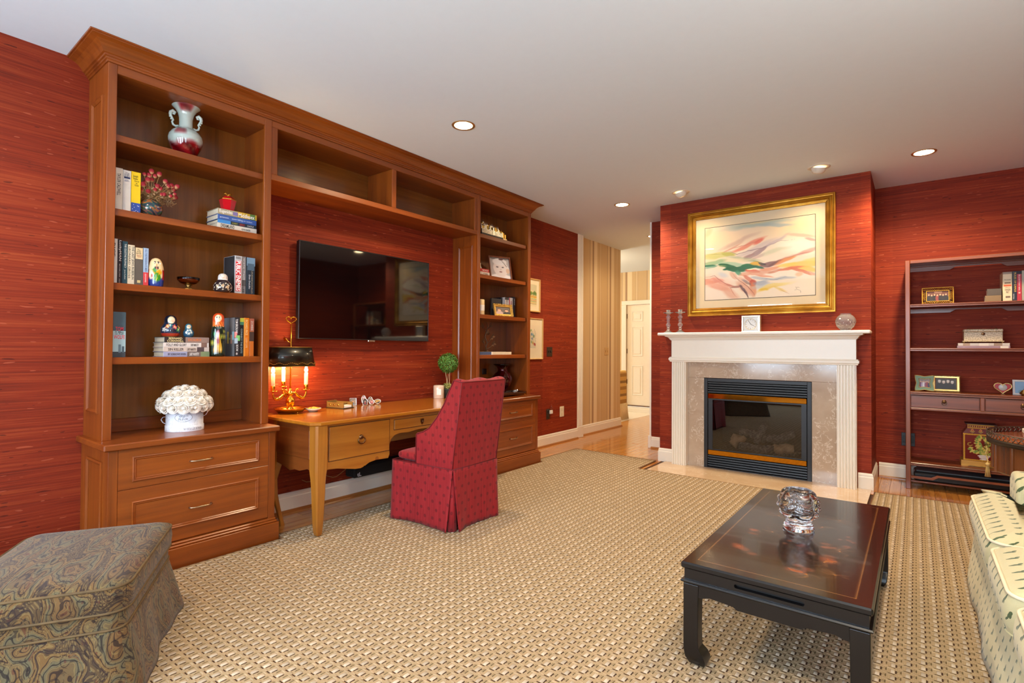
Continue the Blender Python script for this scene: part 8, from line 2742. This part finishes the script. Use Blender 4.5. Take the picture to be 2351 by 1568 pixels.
# ================================================================== paisley ottomans
def paisley():
    t = NT('paisley_cloth')
    tc = t.n('ShaderNodeTexCoord')
    q, nn = t.n('ShaderNodeSeparateXYZ'), t.n('ShaderNodeSeparateXYZ')
    t.l(tc.outputs['Object'], q.inputs[0])
    t.l(tc.outputs['Normal'], nn.inputs[0])
    ab = [t.math('ABSOLUTE', nn.outputs[i]) for i in range(3)]
    top = t.math('GREATER_THAN', ab[2], 0.6)
    alx = t.math('GREATER_THAN', ab[1], ab[0])
    X, Y, Z = q.outputs
    sel = lambda m, a, b: t.math('ADD', t.math('MULTIPLY', m, a), t.math('MULTIPLY', t.math('SUBTRACT', 1.0, m), b))
    M_ = lambda a, k: t.math('MULTIPLY', a, k)
    u0 = sel(top, M_(X, 3.0), sel(alx, M_(X, 7.0), M_(Y, 7.0)))
    v0 = sel(top, M_(Y, 9.0), M_(Z, 4.6))
    P = t.comb(u0, v0)

    def warp(src, ns, amt):
        w1 = t.noise(src, ns, 2, 0.5)
        sb = t.n('ShaderNodeVectorMath', operation='SUBTRACT')
        t.l(w1[1], sb.inputs[0])
        sb.inputs[1].default_value = (0.5, 0.5, 0.5)
        sc_ = t.n('ShaderNodeVectorMath', operation='SCALE')
        t.l(sb.outputs[0], sc_.inputs[0])
        sc_.inputs['Scale'].default_value = amt
        ad = t.n('ShaderNodeVectorMath', operation='ADD')
        t.l(src, ad.inputs[0])
        t.l(sc_.outputs[0], ad.inputs[1])
        return ad.outputs[0]

    def vor(src, sc_, rnd=0.75):
        vo = t.n('ShaderNodeTexVoronoi', voronoi_dimensions='2D')
        vo.inputs['Scale'].default_value = sc_
        vo.inputs['Randomness'].default_value = rnd
        t.l(src, vo.inputs['Vector'])
        return vo.outputs['Distance']
    A = warp(P, 1.1, 1.6)
    d = vor(A, 1.0)
    d2 = vor(warp(P, 2.2, 0.8), 2.6)
    fine = t.noise(A, 7.0, 4, 0.7, 0.8)[0]
    col = t.ramp(d, [(0.0, lin('62382c')), (0.10, lin('8a6c46')), (0.22, lin('7a5f3c')), (0.34, lin('73715a')), (0.46, lin('87683f')), (0.60, lin('6d5a3e')), (0.8, lin('533a30'))])
    col = t.mix(t.math('MULTIPLY', t.math('LESS_THAN', t.math('ABSOLUTE', t.math('SUBTRACT', d2, 0.30)), 0.035), 0.65), col, lin('332625'))
    col = t.mix(t.math('MULTIPLY', t.math('LESS_THAN', d2, 0.10), 0.55), col, lin('6a2e28'))
    ring = t.math('ABSOLUTE', t.math('SUBTRACT', t.math('FRACT', t.math('MULTIPLY', d, 9.0)), 0.5))
    col = t.mix(t.math('MULTIPLY', t.math('GREATER_THAN', ring, 0.40), 0.8), col, lin('2a2023'))
    col = t.mix(t.math('MULTIPLY', t.math('LESS_THAN', ring, 0.05), 0.6), col, lin('9a8656'))
    band = t.math('MULTIPLY', t.math('GREATER_THAN', d, 0.52), t.math('LESS_THAN', d, 0.62))
    col = t.mix(t.math('MULTIPLY', band, 0.6), col, lin('3c3032'))
    dots = vor(A, 13.0, 0.4)
    col = t.mix(t.math('MULTIPLY', t.math('MULTIPLY', t.math('LESS_THAN', dots, 0.25), t.math('GREATER_THAN', d, 0.40)), 0.55), col, lin('9a8458'))
    col = t.mix(t.math('MULTIPLY', t.math('GREATER_THAN', fine, 0.60), 0.5), col, lin('352826'))
    col = t.mix(t.math('MULTIPLY', t.math('LESS_THAN', fine, 0.37), 0.45), col, lin('84886e'))
    col = t.mix(1.0, col, (0.60, 0.56, 0.50), 'MULTIPLY')
    t.base(col)
    wvn = t.noise(t.obj(), 300, 2)[0]
    t.set(Roughness=0.85, Sheen_Weight=0.15, Specular_IOR_Level=0.2)
    t.bump(wvn, 0.35, 0.002)
    return t.m


PAI = paisley()
PWELT = plain('paisley_welt', '5e4a2c', 0.8, vary=0.2)
va_, vb_ = Vector((-0.862, 0.507, 0)), Vector((-0.507, -0.862, 0))


def ottoman(corner, label, L=0.755, B_=0.56):
    c_ = Vector((*corner, 0)) + va_ * L / 2 + vb_ * B_ / 2
    t = thing('ottoman', label, 'ottoman', (c_.x, c_.y, 0), math.atan2(0.507, -0.862))
    P_ = [(-L / 2, -B_ / 2), (L / 2, -B_ / 2), (L / 2, B_ / 2), (-L / 2, B_ / 2)]
    m, ol = cushion(P_, 0.318, 0.418, 0.022, 0.07)
    cu = m.build('cushion', PAI, t, local=True)
    for z in (0.413, 0.326):
        MB().tube([(p[0], p[1], z) for p in inset(ol, 0.001)], 0.005, 6, closed=True).build('welt', PWELT, cu, local=True)
    Q = inset(P_, 0.012)
    MB().prism(roundpoly(Q, 0.05), 'z', 0.05, 0.316).build('seat_box', PAI, t, local=True)
    skirt(Q, 0.262, 0.055, 0.05, 11, amp=0.010, z0=0.0178).build('skirt', PAI, t, local=True)
    MB().tube([(p[0], p[1], 0.262) for p in inset(roundpoly(Q, 0.05), -0.002)], 0.0045, 6, closed=True).build('skirt_welt', PWELT, t, local=True)
    return t


ottoman((-2.245, 0.665), 'paisley skirted ottoman nearest the camera in front of the cherry drawers')
ottoman((-2.245 + 0.862 * 0.10 + vb_.x * 0.68, 0.665 - 0.507 * 0.10 + vb_.y * 0.68), 'second paisley ottoman behind the first, only its corner in the picture')

# ================================================================== coffee table
CTX0, CTX1, CTY0, CTY1, CZ = -0.755, -0.113, 2.105, 3.54, 0.425
ct = thing('coffee_table', 'low black lacquer coffee table with hoof feet and faded gold painting on top', 'table', (-0.434, 2.82, 0))
LQ = plain('worn_black_lacquer', '0b090b', 0.3, 0, 0.15)
MB().box(CTX0, CTX1, CTY0, CTY1, CZ - 0.026, CZ, 0.006).build('tabletop', LQ, ct)
cvt = Canvas(150, 330, '241a17', 0.0, 5, 5)
nz = noise2(330, 150, 6, 3)
tint = np.clip(0.5 + nz, 0, 1)[..., None]
cvt.a = np.array([0.075, 0.066, 0.064]) * (1 - tint) + np.array([0.135, 0.075, 0.06]) * tint
gcol = 'a9743a'
e0, e1 = 0.075, 0.036
cvt.rect(e0, e1, 1 - e0, 1 - e1, '2a1a14', 0.3)
for a, b_ in (((e0, e1), (1 - e0, e1)), ((e0, 1 - e1), (1 - e0, 1 - e1)), ((e0, e1), (e0, 1 - e1)), ((1 - e0, e1), (1 - e0, 1 - e1))):
    cvt.line([a, b_], 0.0048, gcol, 0.6, 0.9)
r = random.Random(31)
for (u, v, n, s) in ((0.28, 0.62, 3, 0.045), (0.26, 0.80, 5, 0.05), (0.70, 0.72, 7, 0.05), (0.74, 0.60, 5, 0.04), (0.62, 0.86, 6, 0.045), (0.52, 0.66, 4, 0.03), (0.80, 0.50, 4, 0.03)):
    for k in range(n):
        cvt.ell(u + r.uniform(-0.07, 0.07), v + r.uniform(-0.03, 0.03), s * r.uniform(0.5, 0.9), s * r.uniform(0.20, 0.32), '8a4526', 0.6, 0.7)
for (u, v) in ((0.72, 0.76), (0.66, 0.88), (0.62, 0.42), (0.40, 0.50), (0.30, 0.38), (0.78, 0.64), (0.70, 0.30), (0.34, 0.58), (0.80, 0.84)):
    for k in range(7):
        a = r.uniform(0, 6.28)
        q = 0.11 * r.uniform(0.5, 1.2)
        cvt.line([(u, v), (u + q * 0.5 * math.cos(a) + r.uniform(-.02, .02), v + q * 0.22 * math.sin(a)), (u + q * math.cos(a + 0.4), v + q * 0.4 * math.sin(a + 0.4))], 0.0048, '96602e', 0.45, 0.9)
cvt.mesh('painted_top', (CTX0 + 0.006, CTY1 - 0.006, CZ + 0.0004), (CTX1 - CTX0 - 0.012, 0, 0), (0, -(CTY1 - CTY0 - 0.012), 0), ct, vcol('lacquer_painting', 0.16, 0.2, 0.5))
i_ = 0.012
W0, W1, V0, V1 = CTX0 + i_, CTX1 - i_, CTY0 + i_, CTY1 - i_
for a, c_, e_, f_2, nm in ((W0, W1, V0, V0 + 0.022, 'x'), (W0, W1, V1 - 0.022, V1, 'x'), (W0, W0 + 0.022, V0 + 0.022, V1 - 0.022, 'y'), (W1 - 0.022, W1, V0 + 0.022, V1 - 0.022, 'y')):
    # waist boards, each with a long rounded slot
    L0, L1 = (a, c_) if nm == 'x' else (e_, f_2)
    zc, hz = CZ - 0.048, 0.0075
    q0, q1 = L0 + (L1 - L0) * 0.32, L0 + (L1 - L0) * 0.68
    arc0 = [(q0 - hz * math.sin(q), zc + hz * math.cos(q)) for q in np.linspace(0, PI, 7)]
    arc1 = [(q1 + hz * math.sin(q), zc - hz * math.cos(q)) for q in np.linspace(0, PI, 7)]
    mid = [(L0, CZ - 0.026), (q0, CZ - 0.026)] + arc0 + [(q0, CZ - 0.072), (L0, CZ - 0.072)]
    m = MB()
    ax = 'y' if nm == 'x' else 'x'
    b0, b1 = (e_, f_2) if nm == 'x' else (a, c_)
    m.prism(mid, ax, b0, b1)
    m.prism([(q1, CZ - 0.026), (L1, CZ - 0.026), (L1, CZ - 0.072), (q1, CZ - 0.072)] + arc1, ax, b0, b1)
    m.prism([(q0, CZ - 0.026), (q1, CZ - 0.026), (q1, zc + hz), (q0, zc + hz)], ax, b0, b1)
    m.prism([(q0, zc - hz), (q1, zc - hz), (q1, CZ - 0.072), (q0, CZ - 0.072)], ax, b0, b1)
    m.build('waist_board', LQ, ct)
MB().box(W0 + 0.024, W1 - 0.024, V0 + 0.024, V1 - 0.024, CZ - 0.07, CZ - 0.028).build('inner_panel', plain('inner_black', '0a090a', 0.8), ct)
bead = [(W0 - 0.006, V0 - 0.006), (W1 + 0.006, V0 - 0.006), (W1 + 0.006, V1 + 0.006), (W0 - 0.006, V1 + 0.006)]
MB().sweep(bead, [(-0.02, CZ - 0.070), (0.003, CZ - 0.070), (0.007, CZ - 0.075), (0.003, CZ - 0.081), (-0.02, CZ - 0.081)], closed=True, out=1).build('bead_moulding', LQ, ct)
for a, c_, yy, nm in ((W0, W1, V0, 'f'), (W0, W1, V1 - 0.022, 'b')):
    q = c_ - a
    top, lo1, lo2 = CZ - 0.082, 0.285, 0.300
    pl = [(a, top), (c_, top), (c_, lo1), (c_ - 0.07, lo1 + 0.008), (c_ - 0.10, lo2 + 0.002), (c_ - q * 0.30, lo2 - 0.004), (c_ - q * 0.325, lo2 - 0.014), (a + q * 0.325, lo2 - 0.014), (a + q * 0.30, lo2 - 0.004), (a + 0.10, lo2 + 0.002), (a + 0.07, lo1 + 0.008), (a, lo1)]
    MB().prism(pl, 'y', yy, yy + 0.022).build('apron', LQ, ct)
for xx in (W0, W1 - 0.022):
    a, c_ = V0 + 0.022, V1 - 0.022
    top, lo1, lo2 = CZ - 0.082, 0.285, 0.300
    q = c_ - a
    pl = [(a, top), (c_, top), (c_, lo1), (c_ - 0.07, lo1 + 0.008), (c_ - 0.10, lo2 + 0.002), (c_ - q * 0.40, lo2 - 0.004), (c_ - q * 0.42, lo2 - 0.014), (a + q * 0.42, lo2 - 0.014), (a + q * 0.40, lo2 - 0.004), (a + 0.10, lo2 + 0.002), (a + 0.07, lo1 + 0.008), (a, lo1)]
    MB().prism(pl, 'x', xx, xx + 0.022).build('apron', LQ, ct)
for x, sx in ((W0 - 0.004, 1), (W1 + 0.004, -1)):
    for y, sy in ((V0 - 0.004, 1), (V1 + 0.004, -1)):
        st = [(CZ - 0.084, 0.062, 0), (0.30, 0.060, 0.0), (0.16, 0.058, 0.0), (0.09, 0.060, 0.0), (0.065, 0.074, 0.002), (0.045, 0.078, 0.005), (0.03, 0.072, 0.012), (0.0178, 0.060, 0.018)]
        vs, fs = [], []
        for z, w, off in st:
            x0, y0 = x + sx * off, y + sy * off
            vs += [(x0, y0, z), (x0 + sx * w, y0, z), (x0 + sx * w, y0 + sy * w, z), (x0, y0 + sy * w, z)]
        for k in range(len(st) - 1):
            fs += [(k * 4 + i, k * 4 + (i + 1) % 4, k * 4 + 4 + (i + 1) % 4, k * 4 + 4 + i) for i in range(4)]
        fs += [(0, 1, 2, 3), tuple((len(st) - 1) * 4 + i for i in range(4))]
        bev(MB().add(vs, fs).build('leg', LQ, ct), 0.004, 2, 25)

# crystal vase on the table
VX, VY = -0.446, 2.83
d = thing('crystal_vase', 'heavy clear crystal vase with scalloped melon-shaped bowl on the coffee table', 'vase', (VX, VY, CZ + 0.001))


def scal(th, r, z):
    if r < 0.042 or z < 0.030:
        return r
    k = abs(math.cos(3 * th)) ** 0.6
    return r * (0.86 + 0.11 * k + 0.045 * k * math.sin(2 * PI * (z + 0.010 * k) / 0.036))


pf = [(0, 0.003), (0.064, 0.0), (0.067, 0.004), (0.067, 0.012), (0.060, 0.017), (0.063, 0.021), (0.062, 0.028), (0.052, 0.034)]
pf += [(0.094 * math.sin(q) ** 0.8, 0.117 - 0.085 * math.cos(q)) for q in np.linspace(0.62, 2.46, 34)]
pf += [(0.060, 0.188), (0.054, 0.187), (0.050, 0.180)] + [(0.072 * math.sin(q) ** 0.8, 0.125 - 0.062 * math.cos(q)) for q in np.linspace(2.4, 0.6, 16)] + [(0, 0.068)]
MB().lathe(pf, VX, VY, CZ + 0.001, 112, mod=scal).build('vase', glass('clear_crystal', (1, 1, 1), 1.56), d)

# ================================================================== ceiling lights
CANRIM = plain('can_rim', 'b98a52', 0.3, 0.6)
GLOW = plain('lamp_glow', 'fff2da', 0.5, emit='ffe0a8', es=26)


def can(x, y, label, power=78, seen=True, ang=155):
    t = thing('recessed_light', label, 'ceiling light', (x, y, CE), 0, None)
    MB().lathe([(0.068, CE - 0.002), (0.075, CE - 0.005), (0.086, CE - 0.004), (0.088, CE - 0.0005), (0.070, CE - 0.0005)], x, y, 0, 36).build('trim_ring', CANRIM, t)
    MB().lathe([(0, CE - 0.0015), (0.070, CE - 0.0015), (0.070, CE - 0.0005), (0, CE - 0.0005)], x, y, 0, 32).build('lamp_face', GLOW, t)
    l = bpy.data.lights.new('recessed_lamp', 'SPOT')
    l.energy, l.color, l.spot_size, l.spot_blend, l.shadow_soft_size = power, WARM, math.radians(ang), 0.7, 0.06
    o = bpy.data.objects.new('recessed_lamp', l)
    o.location = (x, y, CE - 0.03)
    COL.objects.link(o)
    return t


can(-2.682, 2.871, 'glowing recessed ceiling light nearest above the desk chair')
can(-2.68, 5.547, 'glowing recessed ceiling light before the hall opening, the farthest one', 100)
can(0.061, 5.577, 'glowing recessed ceiling light above the etagere at the right', 120)
for x, y, lb in ((0.06, 2.87, 'recessed ceiling light above the sofa side, out of the picture'), (-2.68, 0.2, 'recessed ceiling light above the ottomans, out of the picture'), (0.06, 0.2, 'recessed ceiling light near the windows, out of the picture')):
    can(x, y, lb, 45 if x < -1 else 70)


# added uplighter, out of the picture, put in only to brighten the ceiling
fl = thing('added_uplighter', 'added brass uplighter near the sofa, out of the picture, to brighten the ceiling', 'lamp', (1.2, 1.0, 0))
MB().lathe([(0, 0.0178), (0.14, 0.0178), (0.14, 0.03), (0.03, 0.045), (0.012, 0.06), (0.012, 1.72), (0.03, 1.74), (0, 1.75)], 1.2, 1.0, 0, 24).build('stand', GOLD, fl)
MB().lathe([(0.02, 1.74), (0.12, 1.78), (0.18, 1.84), (0.178, 1.845), (0.118, 1.788), (0.02, 1.752)], 1.2, 1.0, 0, 32).build('bowl_shade', GOLD, fl)
MB().lathe([(0, 1.80), (0.035, 1.81), (0.04, 1.83), (0, 1.85)], 1.2, 1.0, 0, 12).build('bulb', GLOW, fl)
l = bpy.data.lights.new('added_uplight', 'SPOT')
l.energy, l.color, l.spot_size, l.spot_blend, l.shadow_soft_size = 150, (1.0, 0.95, 0.86), math.radians(165), 0.5, 0.08
o = bpy.data.objects.new('added_uplight', l)
o.location, o.rotation_euler = (1.2, 1.0, 1.87), (PI, 0, 0)
COL.objects.link(o)


def eyeball(x, y, label, aim, power=15):
    t = thing('eyeball_spotlight', label, 'ceiling light', (x, y, CE))
    WH = plain('eyeball_white', 'ddd3c2', 0.3)
    MB().lathe([(0.062, CE - 0.004), (0.078, CE - 0.006), (0.092, CE - 0.003), (0.093, CE - 0.0005), (0.062, CE - 0.0005)], x, y, 0, 36).build('trim_ring', WH, t)
    dirv = (Vector(aim) - Vector((x, y, CE))).normalized()
    c_ = Vector((x, y, CE - 0.004))
    prof = [(0.062 * math.sin(q), 0.062 * math.cos(q)) for q in np.linspace(PI * 0.52, 0.62, 10)] + [(0.034, 0.046), (0.033, 0.036)]
    MB().lathe(prof, c_.x, c_.y, c_.z, 32, axis=dirv).build('eyeball', WH, t)
    MB().lathe([(0, 0.040), (0.033, 0.040), (0.033, 0.037), (0, 0.037)], c_.x, c_.y, c_.z, 24, axis=dirv).build('lamp_face', plain('lamp_glow_soft', 'fff2da', 0.5, emit='ffe0a8', es=7), t)
    l = bpy.data.lights.new('eyeball_lamp', 'SPOT')
    l.energy, l.color, l.spot_size, l.spot_blend, l.shadow_soft_size = power, WARM, math.radians(105), 0.9, 0.03
    o = bpy.data.objects.new('eyeball_lamp', l)
    o.location = c_ + dirv * 0.075
    o.rotation_euler = dirv.to_track_quat('-Z', 'Y').to_euler()
    COL.objects.link(o)


eyeball(-1.965, 5.468, 'white eyeball spotlight in the ceiling, left one before the painting', (-1.65, 5.86, 1.7))
eyeball(-0.693, 5.467, 'white eyeball spotlight in the ceiling, right one before the painting', (-0.98, 5.86, 1.7))
# the hall's own ceiling lamp, round the corner of the striped wall
hl = thing('hall_ceiling_lamp', 'round glass ceiling lamp in the hall, hidden round the corner', 'ceiling light', (-4.9, 8.4, CE))
MB().lathe([(0, CE - 0.10), (0.10, CE - 0.085), (0.15, CE - 0.04), (0.155, CE - 0.012)], -4.9, 8.4, 0, 32).build('glass_bowl', plain('lamp_bowl', 'fff2da', 0.5, emit='ffe6b8', es=14), hl)
MB().lathe([(0.155, CE - 0.014), (0.165, CE - 0.008), (0.165, CE), (0, CE)], -4.9, 8.4, 0, 32).build('canopy', GOLD, hl)
l = bpy.data.lights.new('hall_lamp', 'POINT')
l.energy, l.color, l.shadow_soft_size = 38, (1.0, 0.80, 0.52), 0.15
o = bpy.data.objects.new('hall_lamp', l)
o.location = (-4.9, 8.4, CE - 0.2)
COL.objects.link(o)
can(-3.05, 7.35, 'recessed ceiling light in the hall beyond the opening, out of the picture', 26)
